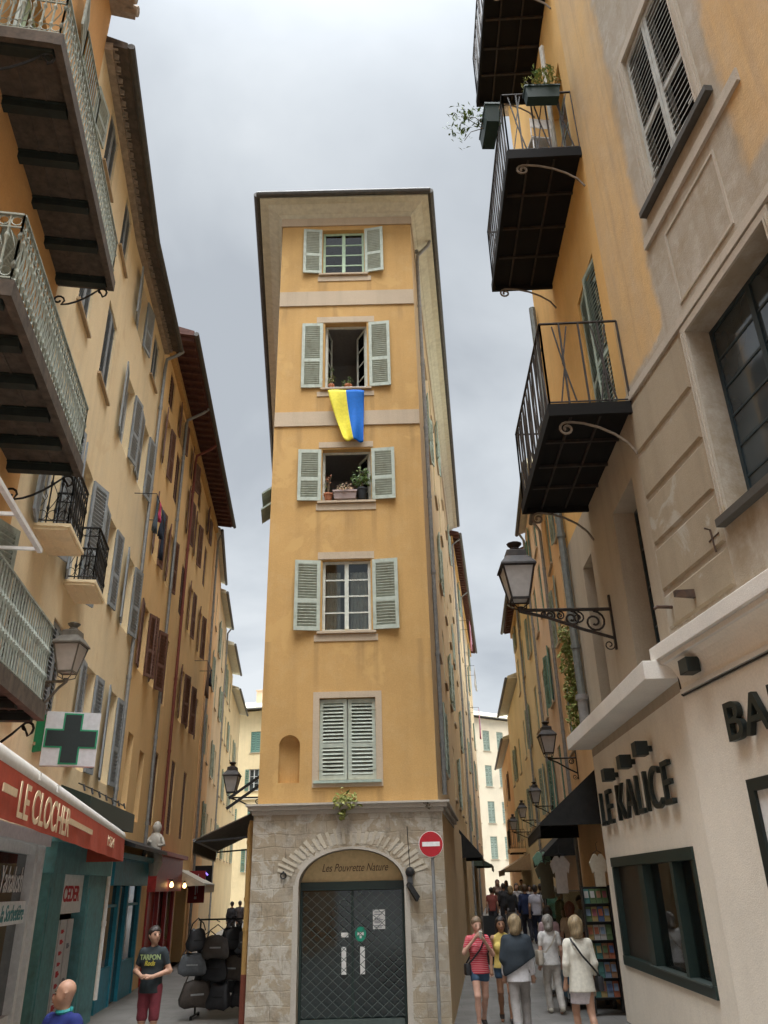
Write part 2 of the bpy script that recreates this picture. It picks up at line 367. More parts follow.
def railing_mesh(mb, path, z0, hgt, pitch=.1, r=.009, style='ornate', P=None):
    """iron railing along a path of 2-D points"""
    for a, b in zip(path[:-1], path[1:]):
        a = Vector(a); b = Vector(b); L = (b-a).length; n = max(2, int(L/pitch)); t = (b-a)/L
        mb.beam((a.x, a.y, z0+hgt), (b.x, b.y, z0+hgt), .04, .022); mb.beam((a.x, a.y, z0+.06), (b.x, b.y, z0+.06), .022, .018)
        if style == 'ornate':
            mb.beam((a.x, a.y, z0+hgt-.16), (b.x, b.y, z0+hgt-.16), .016, .014)
        for i in range(n+1):
            p = a+t*(L*i/n); c = Vector((p.x, p.y, 0)); up = lambda z: c+Vector((0, 0, z0+z))
            if style == 'plain': mb.tube([up(.0), up(hgt)], r, 4, False)
            elif style == 'baluster':
                mb.tube([up(0), up(hgt*.28), up(hgt*.34), up(hgt*.4), up(hgt*.6), up(hgt*.66), up(hgt*.72), up(hgt)], [r, r, r*2.6, r, r, r*2.6, r, r], 5, False)
            else:
                q = L/n*.46; tv = Vector((t.x, t.y, 0))
                mb.tube([up(0), up(hgt*.2), up(hgt*.26), up(hgt*.32), up(hgt*.62), up(hgt*.68), up(hgt*.74), up(hgt)], [r, r, r*2.3, r, r, r*2.3, r, r], 4, False)
                if i < n:
                    m = tv*(L/n*.5)
                    for zc, rr in ((hgt-.08, q*.9), (.15, q)):
                        mb.tube([up(zc)+m+tv*(rr*math.cos(x))+Vector((0, 0, rr*1.1*math.sin(x))) for x in [k*math.pi/4 for k in range(9)]], r*.6, 3, False)
                    mb.tube([up(.26)+m*.3, up(.36)+m, up(.46)+m*1.5, up(.56)+m, up(.66)+m*.4], r*.6, 3, False)
def scroll_pts(c, ex, ez, r0, r1, turns, a0, n=14):
    return [Vector(c)+Vector(ex)*((r0+(r1-r0)*i/n)*math.cos(a0+turns*2*math.pi*i/n))+Vector(ez)*((r0+(r1-r0)*i/n)*math.sin(a0+turns*2*math.pi*i/n)) for i in range(n+1)]
def leaves(mb, c, r, n, size=.05, flatten=1.0, rnd=random):
    for _ in range(n):
        d = Vector((rnd.gauss(0, 1), rnd.gauss(0, 1), rnd.gauss(0, 1)*flatten)).normalized()*r*rnd.random()**.45
        p = Vector(c)+d; a = Vector((rnd.uniform(-1, 1), rnd.uniform(-1, 1), rnd.uniform(-1, 1))).normalized(); b = a.orthogonal().normalized(); s = size*rnd.uniform(.6, 1.3)
        m = a.cross(b)*s*.18
        mb.quad(p-a*s, p+b*s*.5+m, p+a*s, p-b*s*.5+m)
def plant_thing(name, loc, label, cat, pot=None, potmat=None, fol=(), mats=None, group=None, stems=()):
    o = empty(name, loc, label, cat, group)
    if pot:
        mb = MB(); kind, a, b, hh = pot
        if kind == 'round': mb.lathe([(a*.7, 0), (a*.75, .01), (a, hh-.04), (a*1.12, hh-.04), (a*1.12, hh), (a*.95, hh), (a*.9, hh-.03)], n=14)
        else:
            mb.hexa([(-a*.92, -b*.8, 0), (a*.92, -b*.8, 0), (a*.92, b*.8, 0), (-a*.92, b*.8, 0), (-a, -b, hh), (a, -b, hh), (a, b, hh), (-a, b, hh)])
            for sy in (-1, 1): mb.box(-a-.012, a+.012, sy*b-.015, sy*b+.015, hh-.03, hh+.012)
            for sx in (-1, 1): mb.box(sx*a-.015, sx*a+.015, -b+.015, b-.015, hh-.03, hh+.01)
        mb.build('pot', potmat, o, smooth=kind == 'round')
    if stems:
        mb = MB()
        for pts in stems: mb.tube(pts, [.012]+[.007]*(len(pts)-1), 5)
        mb.build('stem', MATS['brown stem'], o)
    for i, (c, r, n, size, fl, m) in enumerate(fol):
        mb = MB(); leaves(mb, c, r, n, size, fl); mb.build('foliage' if m in (M_leaf, M_leaf_y) else 'flowers', m, o)
    return o
M_stem = paint('brown stem', (.12, .09, .05), .8)
M_pink = leafmat('pink petals', (.42, .012, .10), (.6, .04, .19))

# a wall lantern on an iron bracket; the bracket runs from the wall point towards the street
def lantern(name, wallp, lamp_p, label, group, size=1.0, ornate=False, mat=None):
    wp = Vector(wallp); lp = Vector(lamp_p); mat = mat or M_iron
    o = empty(name, wp, label, 'street lamp', group); d = Vector((lp.x-wp.x, lp.y-wp.y, 0)); L = d.length; ex = d/L; ez = Vector((0, 0, 1)); rel = lp-wp
    s = size; mb = MB()
    arm_z = rel.z-.02*s
    mb.tube([Vector((0, 0, arm_z)), ex*L+ez*arm_z], .026*s, 6)
    mb.beam(ez*(arm_z-.62*s), ez*(arm_z+.22*s), .045*s, .03*s, ex)
    mb.tube([ez*(arm_z-.45*s), ex*(L*.35)+ez*(arm_z-.3*s), ex*(L*.7)+ez*(arm_z-.12*s), ex*L+ez*(arm_z-.02*s)], .024*s, 6)
    n = 3 if ornate else 1
    for i in range(n):
        k = (.16, .42, .66)[i]; rr = ((.17, .12, .075) if ornate else (.13,))[i]*s*min(1, L/1.0)
        mb.tube(scroll_pts(ex*(L*k+rr*.3)+ez*(arm_z-rr*1.15), ex, ez, rr, rr*.2, 1.6, math.pi/2, 22), .017*s, 5)
        if ornate: mb.tube(scroll_pts(ex*(L*k+rr*1.7)+ez*(arm_z-rr*.75), ex, ez, rr*.55, rr*.12, 1.5, math.pi/2, 16), .013*s, 5)
    mb.tube(scroll_pts(ez*(arm_z-.55*s)+ex*.09*s, ex, ez, .08*s, .02*s, 1.3, math.pi, 14), .01*s, 5)
    mb.build('bracket', mat, o)
    c = ex*L; b0 = rel.z
    cage = MB(); w0, w1, hb = .13*s, .235*s, .50*s; zb = b0+.14*s
    r2 = math.sqrt(2)
    cage.tube([c+ez*(b0-.05*s), c+ez*(b0+.03*s)], [.03*s, .05*s], 8)
    for q in range(4):
        a = math.pi/4+q*math.pi/2; dx, dy = math.cos(a), math.sin(a)
        cage.tube([c+Vector((dx*.03*s, dy*.03*s, b0)), c+Vector((dx*w0*1.25, dy*w0*1.25, b0+.05*s)), c+Vector((dx*w0*r2, dy*w0*r2, zb))], .01*s, 5)
        cage.beam(c+Vector((dx*w0*r2, dy*w0*r2, zb)), c+Vector((dx*w1*r2, dy*w1*r2, zb+hb)), .022*s, .022*s)
        a2 = a+math.pi/2
        for rr, zz in ((w0, zb), (w1, zb+hb)): cage.beam(c+Vector((dx*rr*r2, dy*rr*r2, zz)), c+Vector((math.cos(a2)*rr*r2, math.sin(a2)*rr*r2, zz)), .03*s, .03*s)
    cg = cage.build('lantern_cage', mat, o)
    g = MB(); g.lathe([(w0*r2*.96, 0), (w1*r2*.96, hb)], c+ez*zb, 4, rot=math.pi/4); g.build('lantern_glass', MATS['frosted lantern glass'], o)
    rf = MB(); z2 = zb+hb
    rf.lathe([(w1*r2*1.14, 0), (w1*r2*1.12, .03*s), (w1*r2*.72, .16*s), (w1*r2*.66, .17*s), (w1*r2*.62, .27*s), (w1*r2*.4, .30*s)], c+ez*z2, 4, rot=math.pi/4); rf.cur = 0
    rf.lathe([(.07*s, .0), (.09*s, .03*s), (.06*s, .06*s), (.11*s, .11*s), (.12*s, .13*s), (.05*s, .16*s), (.01*s, .17*s)], c+ez*(z2+.29*s), 10)
    rf.build('lantern_roof', mat, o)
    return o
M_lglass = paint('frosted lantern glass', (.42, .40, .38), .35, .1, spec=.5)
M_lamp = paint('grey brown lamp metal', (.14, .13, .11), .5, .25, .4)
# ------------------------------------------------------------------ ground
M_pave, nt, b = newmat('worn stone paving')
def _pave():
    p = pos(nt)
    br = nt.nodes.new('ShaderNodeTexBrick'); nt.links.new(p, br.inputs['Vector']); br.inputs['Scale'].default_value = 1; br.inputs['Brick Width'].default_value = .9; br.inputs['Row Height'].default_value = .45
    br.inputs['Mortar Size'].default_value = .008; br.inputs['Color1'].default_value = (.165, .157, .145, 1); br.inputs['Color2'].default_value = (.195, .186, .172, 1); br.inputs['Mortar'].default_value = (.115, .11, .10, 1)
    c = mixc(nt, ramp(nt, noise(nt, p, 1.3, 8, .7), [(.4, (0, 0, 0)), (.62, (.85,)*3)]), br.outputs['Color'], (.115, .108, .098))
    nt.links.new(c, b.inputs['Base Color']); b.inputs['Roughness'].default_value = .62
    bump(nt, b, br.outputs['Fac'], -.4, .01)
_pave()
def ground_z(x, y):
    """level in the square; the right-hand alley climbs gently, the left one runs level"""
    t = max(0, y-18)*.022
    k = min(1, max(0, (x+.5-(y-16)*.02)/1.0)); k = k*k*(3-2*k)
    return t*k
def ground():
    mb = MB(); xs = [-400, -60, -20, -10, -6, -3]+[i*.25 for i in range(-8, 5)]+[2, 4, 6, 10, 20, 60, 400]; ys = [-300, -60, -10, 0, 10, 16, 18, 20, 24, 30, 36, 45, 60, 80, 120, 400]
    n = len(ys); vs = [(x, y, ground_z(x, min(y, 80))) for x in xs for y in ys]
    mb.add(vs, [(i*n+j, (i+1)*n+j, (i+1)*n+j+1, i*n+j+1) for i in range(len(xs)-1) for j in range(n-1)])
    tag(mb.build('ground', M_pave), kind='structure')
ground()

# ------------------------------------------------------------------ the narrow corner house in the middle
FRONT = Facade((-2.61, 16.4), (.92, 16.4))
_rd = Vector((math.sin(R(6.45)), math.cos(R(6.45)))); _ld = Vector((math.sin(R(-6.47)), math.cos(R(-6.47))))
CL = 22.0
SIDE_R = Facade((.92, 16.4), Vector((.92, 16.4))+_rd*CL)
SIDE_L = Facade(Vector((-2.61, 16.4))+_ld*CL, (-2.61, 16.4))
CH = House('corner_house', 'narrow ochre corner house with green shutters and a stone ground floor between two alleys', 'house', (-.85, 16.4, 0))
CT = 19.14       # wall top under the eave
Z_C = 3.72       # top of the stone ground floor
def center():
    F = FRONT; u = lambda x, y: F.u(x, y); z = lambda x, y: F.z(x, y)
    def win(l, r, zt, zb, **k):
        y = (zt+zb)/2
        return CH.window(F, u(l, y), u(r, y), z((l+r)/2, zb), z((l+r)/2, zt), **k)
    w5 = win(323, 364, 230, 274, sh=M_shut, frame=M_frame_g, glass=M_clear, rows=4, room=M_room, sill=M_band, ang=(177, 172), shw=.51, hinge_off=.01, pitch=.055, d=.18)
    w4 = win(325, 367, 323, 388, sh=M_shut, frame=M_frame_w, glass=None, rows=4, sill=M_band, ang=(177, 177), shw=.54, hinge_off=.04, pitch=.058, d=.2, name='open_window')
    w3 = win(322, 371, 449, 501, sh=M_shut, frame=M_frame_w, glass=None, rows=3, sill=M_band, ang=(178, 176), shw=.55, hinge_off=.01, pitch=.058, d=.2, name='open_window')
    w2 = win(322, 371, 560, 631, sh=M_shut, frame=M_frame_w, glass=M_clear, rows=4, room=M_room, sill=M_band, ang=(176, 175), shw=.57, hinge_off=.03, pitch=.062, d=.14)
    w1 = win(319, 376, 698, 780, sh=M_shut, frame=M_frame_w, rows=3, sill=M_shut_dk, ang=(2, 1), pitch=.068, surround=M_band, band=.13, d=.22)
    # casements of the two open windows swing inwards; their closed frame and pane go
    for o in (w4, w3):
        w = max(v.co.x for v in o.data.vertices)*2; h = max(v.co.z for v in o.data.vertices)
        for c in list(o.children):
            if c.name.startswith('pane'): bpy.data.objects.remove(c)
        mb = MB()
        for a, b in ((-w/2, -w/2+.05), (w/2-.05, w/2)): mb.box(a, b, .15, .2, 0, h)
        mb.box(-w/2+.05, w/2-.05, .15, .2, h-.05, h); mb.box(-w/2+.05, w/2-.05, .15, .2, 0, .04)
        o.data = mb.mesh('open_window', M_frame_w)
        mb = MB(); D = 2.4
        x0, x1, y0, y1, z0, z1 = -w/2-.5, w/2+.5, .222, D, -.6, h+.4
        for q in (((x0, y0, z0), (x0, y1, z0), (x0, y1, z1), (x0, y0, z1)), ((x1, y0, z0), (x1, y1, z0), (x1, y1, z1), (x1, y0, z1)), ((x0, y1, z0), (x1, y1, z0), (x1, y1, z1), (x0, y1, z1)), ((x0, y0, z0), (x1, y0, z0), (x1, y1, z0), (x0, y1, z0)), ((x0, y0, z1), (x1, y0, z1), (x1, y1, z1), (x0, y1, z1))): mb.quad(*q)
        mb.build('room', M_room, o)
        lw = w/2-.05
        for side, a in ((1, 80), (-1, 62)):
            if o is w3 and side == 1: a = 95
            cm = casement_mesh(lw, h-.08, 4, .04, M_frame_w, .022, .05, 1); cm.transform(Matrix.Translation((side*lw/2, 0, 0))); cm.name = 'casement'
            c = link('casement', cm, o, (-side*(w/2-.05), .2, .04), side*R(a))
            mb = MB(); mb.box(min(0, side*lw)+.03, max(0, side*lw)-.03, .012, .016, .03, h-.11); pn = mb.build('pane', M_clear, o, (-side*(w/2-.05), .2, .04)); pn.rotation_euler = (0, 0, side*R(a))
    # plaster lintels and aprons
    for nm, rows_ in (('lintel_trim', ((317, 374, 317, 322.5), (319, 373, 442, 447.5), (318, 374, 552, 559))), ('apron_trim', ((318, 371, 276.5, 281), (317, 374, 391.5, 396), (316, 376, 504, 510), (314, 378, 634.5, 641)))):
        for (l, r, yt, yb) in rows_:
            mb = MB(); mb.fbox(F, u(l, yt), u(r, yt), -.01, .018, z(346, yb), z(346, yt)); CH.part(nm, mb, M_band)
    # curtains behind window 2 and the half curtain of the top window
    def curtain(o, x0, x1, z0, z1, dy, n=18):
        mb = MB(); d = .05
        for i in range(n):
            a, b = x0+(x1-x0)*i/n, x0+(x1-x0)*(i+1)/n; ya, yb = [.26+.02*math.sin(k*1.7) for k in (i, i+1)]
            mb.quad((a, ya+dy, z0), (b, yb+dy, z0), (b, yb+dy, z1), (a, ya+dy, z1))
        mb.build('curtain', M_curtain, o)
    w = .85; curtain(w2, -.45, -.14, .02, 1.4, -.09); curtain(w2, .08, .45, .02, 1.4, -.09); curtain(w5, -.36, .36, 0, .66, -.05)
    # niche
    nu0, nu1 = u(278.5, 765), u(299.5, 765); nz0, nz1 = z(289, 783), z(289, 735); CH.hole(F, nu0, nu1, nz0, nz1-.0, .0)
    wall = MB()
    CH.panel(wall, F, 0, F.L, Z_C, CT)
    CHo = CH.open[id(F)]
    # right and left flanks: rows of narrow windows
    for k in range(5):
        for j, uu in enumerate((3.2, 6.4, 9.6, 12.8, 16.0, 19.2)):
            zz = (4.7, 7.6, 10.6, 13.6, 16.6)[k]
            if (k*5+j*3) % 7 == 3: continue
            CH.window(SIDE_R, uu, uu+.9, zz, zz+1.6, sh=M_shut_dk, frame=M_frame_w, rows=3, sill=M_band, ang=(4, 4) if (k+j) % 3 else (172, 172), shw=None if (k+j) % 3 else .36, pitch=.12, d=.12)
            if j > 1: CH.window(SIDE_L, SIDE_L.L-uu-.9, SIDE_L.L-uu, zz, zz+1.6, sh=M_shut_dk, frame=M_frame_w, rows=3, sill=M_band, ang=(168, 170), pitch=.12, d=.18)
    wb = MB(); CH.panel(wb, SIDE_R, 0, SIDE_R.L, Z_C, CT); CH.panel(wb, SIDE_L, 0, SIDE_L.L, Z_C, CT)
    q = lambda p, zz: (p.x, p.y, zz)
    wb.quad(q(SIDE_R.B, 0), q(SIDE_L.A, 0), q(SIDE_L.A, CT), q(SIDE_R.B, CT))
    # niche body: half-round recess with a domed head, plus the spandrels over it
    cu = (nu0+nu1)/2; rr = (nu1-nu0)/2; zs = nz1-rr; n = 12
    arc = [(cu-rr*math.cos(math.pi*i/n), zs+rr*math.sin(math.pi*i/n)) for i in range(n+1)]
    for a, b in zip(arc[:-1], arc[1:]): wall.quad(F.P(a[0], a[1]), F.P(b[0], b[1]), F.P(b[0], nz1), F.P(a[0], nz1))
    dp = .2
    for i in range(n):
        a0, a1 = math.pi*i/n, math.pi*(i+1)/n; f = lambda a, zz: F.P(cu-rr*math.cos(a), zz, -dp*math.sin(a))
        wall.quad(f(a0, nz0), f(a1, nz0), f(a1, zs), f(a0, zs))
        m = 5
        for j in range(m):
            e0, e1 = math.pi/2*j/m, math.pi/2*(j+1)/m; g = lambda a, e: F.P(cu-rr*math.cos(a)*math.cos(e), zs+rr*math.sin(e), -dp*math.sin(a)*math.cos(e))
            wall.quad(g(a0, e0), g(a1, e0), g(a1, e1), g(a0, e1))
    wall.quad(*[F.P(cu-rr*math.cos(math.pi*i/n), nz0, -dp*math.sin(math.pi*i/n)) for i in range(n+1)])
    CH.part('wall', wall, M_yellow); CH.part('side_wall', wb, M_yellow_side)
    # string courses, upper band
    for ya, yb in ((305.5, 291.5), (425.5, 411.5)):
        mb = MB(); mb.fbox(F, .004, F.L-.004, -.01, .03, z(346, ya), z(346, yb)); CH.part('string_course', mb, M_band)
    mb = MB()
    for FF in (F, SIDE_R, SIDE_L): mb.fbox(FF, -.02, FF.L+.02, -.05, .035, z(346, 226), CT-.002)
    CH.part('frieze', mb, M_band)
    # stone ground floor with the arched doorway
    so = .06; ua, ub = u(297.5, 950), u(406, 950); zsp = z(350, 884); ztop = z(350, 849); zt = Z_C-.02
    uc = (ua+ub)/2; n = 20
    arc = [(uc-(ub-ua)/2*math.cos(math.pi*i/n), zsp+(ztop-zsp)*math.sin(math.pi*i/n)) for i in range(n+1)]
    mb = MB()
    e = .06
    mb.quad(F.P(-e, 0, so), F.P(ua, 0, so), F.P(ua, zsp, so), F.P(ua, zt, so), F.P(-e, zt, so)); mb.quad(F.P(ub, 0, so), F.P(F.L+e, 0, so), F.P(F.L+e, zt, so), F.P(ub, zt, so), F.P(ub, zsp, so))
    for a, b in zip(arc[:-1], arc[1:]):
        mb.quad(F.P(*a, so), F.P(*b, so), F.P(b[0], zt, so), F.P(a[0], zt, so)); mb.quad(F.P(*a, so), F.P(*b, so), F.P(*b, -.38), F.P(*a, -.38))
    for x in (ua, ub): mb.quad(F.P(x, 0, so), F.P(x, zsp, so), F.P(x, zsp, -.38), F.P(x, 0, -.38))
    CH.part('ground_floor', mb, M_stone)
    mb = MB(); mb.quad(SIDE_R.P(-.0, 0, so), SIDE_R.P(CL, 0, so), SIDE_R.P(CL, zt, so), SIDE_R.P(0, zt, so)); mb.quad(SIDE_L.P(0, 0, so), SIDE_L.P(CL, 0, so), SIDE_L.P(CL, zt, so), SIDE_L.P(0, zt, so))
    mb.quad(SIDE_R.P(0, zt, so), SIDE_R.P(CL, zt, so), SIDE_R.P(CL, zt, -.1), SIDE_R.P(0, zt, -.1)); mb.quad(SIDE_L.P(0, zt, so), SIDE_L.P(CL, zt, so), SIDE_L.P(CL, zt, -.1), SIDE_L.P(0, zt, -.1))
    CH.part('side_ground_floor', mb, M_yellow_side)
    # radial courses over the arch
    mb = MB()
    N = 25
    for i in range(N):
        t = math.pi*(.06+.88*(i+.5)/N); rx, rz = (ub-ua)/2, ztop-zsp; dx, dz = -math.cos(t), math.sin(t)
        k0, k1 = (1.16, 1.46+random.uniform(-.06, .08)); w = .032+random.uniform(-.008, .012)
        p = (uc+dx*rx*k0, zsp+dz*rz*k0); q2 = (uc+dx*rx*k1, zsp+dz*rz*k1+.06); nx, nz = dz, -dx
        if q2[1] > zt-.05: q2 = (q2[0], zt-.05)
        mb.prism([(p[0]-nx*w*.7, p[1]-nz*w*.7), (p[0]+nx*w*.7, p[1]+nz*w*.7), (q2[0]+nx*w, q2[1]+nz*w), (q2[0]-nx*w, q2[1]-nz*w)], so-.01, so+.011, F)
    CH.part('arch_bricks', mb, MATS['pale mortar'])
    # stone reveal border
    mb = MB()
    for a, b in zip(arc[:-1], arc[1:]):
        f = lambda p, k: (uc+(p[0]-uc)*k, zsp+(p[1]-zsp)*k)
        mb.prism([f(a, 1.002), f(a, 1.07), f(b, 1.07), f(b, 1.002)], so-.01, so+.015, F)
    for x0, x1 in ((ua-.1, ua-.002), (ub+.002, ub+.1)): mb.fbox(F, x0, x1, so-.01, so+.015, 0, zsp-.002)
    CH.part('door_surround', mb, MATS['pale limestone'])
    # cornice over the ground floor
    mb = MB()
    for k, (o1, a, b2) in enumerate(((.09, .13, .05), (.16, .05, -.03), (.21, -.03, -.07))):
        c = .0
        mb.fbox(F, -o1, F.L+o1, -.02, o1, Z_C-a, Z_C-b2-.002)
        mb.fbox(SIDE_R, .02, 5.2, -.02, o1-.002*k-.002, Z_C-a+.001, Z_C-b2-.003); mb.fbox(SIDE_L, SIDE_L.L-3.5, SIDE_L.L-.02, -.02, o1-.002*k-.002, Z_C-a+.001, Z_C-b2-.003)
    CH.part('cornice', mb, MATS['pale limestone'])
    # roof: deep boarded eave, moulded fascia, zinc gutter
    EV = .52
    P = [FRONT.A, FRONT.B, SIDE_R.B, SIDE_L.A]
    def outset(k):
        pts = [(FRONT.A.x, FRONT.A.y), (FRONT.B.x, FRONT.B.y), (SIDE_R.B.x, SIDE_R.B.y), (SIDE_L.A.x, SIDE_L.A.y)]
        kk = k
        return [Vector((pts[0][0]-kk*1.12, pts[0][1]-k)), Vector((pts[1][0]+kk*.95, pts[1][1]-k)), Vector((pts[2][0]+kk*.9, pts[2][1])), Vector((pts[3][0]-kk*1.0, pts[3][1]))]
    def ring(mb, k0, z0, k1, z1):
        a, b = outset(k0), outset(k1)
        for i, j in ((0, 1), (1, 2), (3, 0)): mb.quad(q(a[i], z0), q(a[j], z0), q(b[j], z1), q(b[i], z1))
    mb = MB(); ring(mb, 0, CT-.001, .10, CT+.09); ring(mb, .10, CT+.09, .13, CT+.10); ring(mb, .13, CT+.10, .32, CT+.22); ring(mb, .32, CT+.22, .34, CT+.23); ring(mb, .34, CT+.23, EV, CT+.25); ring(mb, EV, CT+.25, EV, CT+.38)
    t = outset(EV); ap = [Vector((FRONT.A.x+1.76, FRONT.A.y+2.2)), (SIDE_R.B+SIDE_L.A)/2]
    mb.quad(q(t[0], CT+.38), q(t[1], CT+.38), q(ap[0], CT+1.5)); mb.quad(q(t[1], CT+.38), q(t[2], CT+.38), q(ap[1], CT+1.5), q(ap[0], CT+1.5)); mb.quad(q(t[3], CT+.38), q(t[0], CT+.38), q(ap[0], CT+1.5), q(ap[1], CT+1.5)); mb.quad(q(t[2], CT+.38), q(t[3], CT+.38), q(ap[1], CT+1.5))
    CH.part('roof', mb, M_soffit)
    mb = MB(); g = outset(EV+.07)
    mb.tube([q(g[3], CT+.36), q(g[0], CT+.36)], .085, 8); mb.tube([q(g[0], CT+.36), q(g[1], CT+.36)], .085, 8); mb.tube([q(g[1], CT+.36), q(g[2], CT+.36)], .085, 8)
    CH.part('gutter', mb, M_gutter, smooth=True)
    # rain pipes on both flanks
    mb = MB(); uu = 1.25
    mb.tube([SIDE_R.P(uu, CT+.4, EV), SIDE_R.P(uu, CT+.1, EV-.1), SIDE_R.P(uu, CT-.25, .1), SIDE_R.P(uu, CT-.5, .08), SIDE_R.P(uu, 10, .08), SIDE_R.P(uu, Z_C+.3, .08)], .05, 8)
    for zz in range(5, 20, 2): mb.tube([SIDE_R.P(uu, zz, .08), SIDE_R.P(uu, zz+.08, .08)], .06, 8)
    CH.part('rain_pipe', mb, M_zinc, smooth=True)
    mb = MB(); uu = SIDE_L.L-.25
    mb.tube([SIDE_L.P(uu, 0.9, .13), SIDE_L.P(uu, Z_C-.35, .13), SIDE_L.P(uu, Z_C-.2, .1)], .055, 8)
    for zz in (1.6, 2.1, 3.1): mb.tube([SIDE_L.P(uu, zz, .13), SIDE_L.P(uu, zz+.06, .13)], .066, 8)
    CH.part('rain_pipe', mb, MATS['ochre pipe paint'], smooth=True)
    mb = MB(); mb.tube([SIDE_L.P(uu, 0, .13), SIDE_L.P(uu, .9, .13)], .06, 8); CH.part('rain_pipe', mb, MATS['rust red paint'], smooth=True)
    # shop door: lunette sign, green head, glass, lattice grille
    d0 = -.3; zl0 = z(350, 882.5); zl1 = z(350, 887)
    mb = MB(); mb.fbox(F, ua+.004, ub-.004, d0-.05, d0+.06, zl1-.05, zl0+.02)
    for x0 in (ua+.004, ub-.044): mb.fbox(F, x0, x0+.04, d0-.05, d0+.05, 0, zl1-.052)
    mb.fbox(F, ua+.05, ub-.05, d0-.05, d0+.05, 0, .16); mb.fbox(F, uc-.025, uc+.025, d0-.06, d0-.01, .16, zl1-.06)
    door = CH.part('shop_door', mb, MATS['dark green metal'])
    mb = MB(); mb.fbox(F, ua+.045, ub-.045, d0-.045, d0-.04, .17, zl1-.06); CH.part('door_glass', mb, MATS['shop glass'], door)
    mb = MB(); pl = []
    for (px_, py_) in [(uc+(a-uc)*.985, zsp+(bz-zsp)*.985) for a, bz in arc]:
        if py_ >= zl0+.02: pl.append((px_, py_))
    pl = [(pl[0][0]-.02, zl0+.022)]+pl+[(pl[-1][0]+.02, zl0+.022)]
    mb.prism(pl, d0-.02, d0, F); CH.part('lunette_sign', mb, MATS['ochre sign board'], door)
    tm = text_mesh('Les Pouvrette Nature', .2, .003, .72, .35, MATS['brown sign paint'], 'CENTER'); t_ = link('lettering', tm, door, F.P(uc+.05, z(350, 871), d0+.004)-CH.base, F.rot)
    mb = MB(); w = ub-ua-.1; hh = zl1-.07-.17-.02; st = .185
    x0, z0 = ua+.05, .18
    # diamond lattice clipped to the opening
    def clip(p, d):
        ts = []
        t0, t1 = -1e9, 1e9
        for k, lo, hi in ((0, x0, x0+w), (1, z0, z0+hh)):
            a, b2 = (lo-p[k])/d[k], (hi-p[k])/d[k]; t0 = max(t0, min(a, b2)); t1 = min(t1, max(a, b2))
        return (t0, t1) if t1 > t0+.02 else None
    sl_ = .82
    for s_ in (1, -1):
        k = -4.0
        while k < 8:
            p = (x0+k, z0); d_ = (1, s_*sl_); c = clip(p, d_)
            if c:
                a, b2 = [(p[0]+d_[0]*t, p[1]+d_[1]*t) for t in c]; oo = d0+.085+(.006 if s_ > 0 else 0)
                mb.beam(F.P(*a, oo), F.P(*b2, oo), .011, .006, (0, 1, 0))
            k += st*1.1
    for zz in (.25,): mb.fbox(F, x0, x0+w, d0+.07, d0+.1, .03, .17)
    CH.part('grille', mb, MATS['grille steel'], door)
    for x in (343, 362): mb = MB(); mb.fbox(F, u(x-2.4, 960), u(x+2.4, 960), d0-.02, d0+.04, z(350, 976), z(350, 948)); CH.part('door_handle', mb, M_white, door)
    mb = MB(); c = (u(360, 935), z(360, 935)); mb.prism([(c[0]+.105*math.cos(k*math.pi/12), c[1]+.125*math.sin(k*math.pi/12)) for k in range(24)], d0-.03, d0-.02, F); CH.part('round_sticker', mb, MATS['green sticker'], door)
    mb = MB(); mb.fbox(F, c[0]-.06, c[0]+.06, d0-.03, d0-.017, c[1]-.02, c[1]+.03); mb.fbox(F, c[0]-.02, c[0]+.02, d0-.03, d0-.017, c[1]-.07, c[1]-.03); CH.part('sticker_print', mb, M_white, door)
    mb = MB(); mb.fbox(F, u(372.5, 920), u(385, 920), d0-.03, d0-.022, z(378, 930), z(378, 910)); CH.part('paper_notice', mb, M_white, door)
    mb = MB()
    for i, k in enumerate((912, 914.5, 918.5, 920, 921.5, 923, 926, 927.5)):
        mb.fbox(F, u(374, 920), u(383-(i % 3)*1.5, 920), d0-.026, d0-.0205, z(378, k+.8), z(378, k))
    CH.part('notice_print', mb, MATS['grey print'], door)
    mb = MB(); mb.fbox(F, u(340, 936), u(347.5, 936), d0-.03, d0-.022, z(343, 938.5), z(343, 933.5)); CH.part('small_label', mb, M_white, door)
    # small sun slats sticking out of the left flank, third floor
    mb = MB(); uu = SIDE_L.L-1.0
    for zz in (0, .42): p = SIDE_L.P(uu, F.z(262, 490)+zz, 0); mb.hexa([SIDE_L.P(uu-.5, p.z, 0), SIDE_L.P(uu+.3, p.z, 0), SIDE_L.P(uu+.3, p.z-.2, .26), SIDE_L.P(uu-.5, p.z-.2, .26), SIDE_L.P(uu-.5, p.z+.06, 0), SIDE_L.P(uu+.3, p.z+.06, 0), SIDE_L.P(uu+.3, p.z-.16, .26), SIDE_L.P(uu-.5, p.z-.16, .26)])
    CH.part('sun_slats', mb, M_shut_dk)
    return dict(w5=w5, w4=w4, w3=w3, ua=ua, ub=ub)

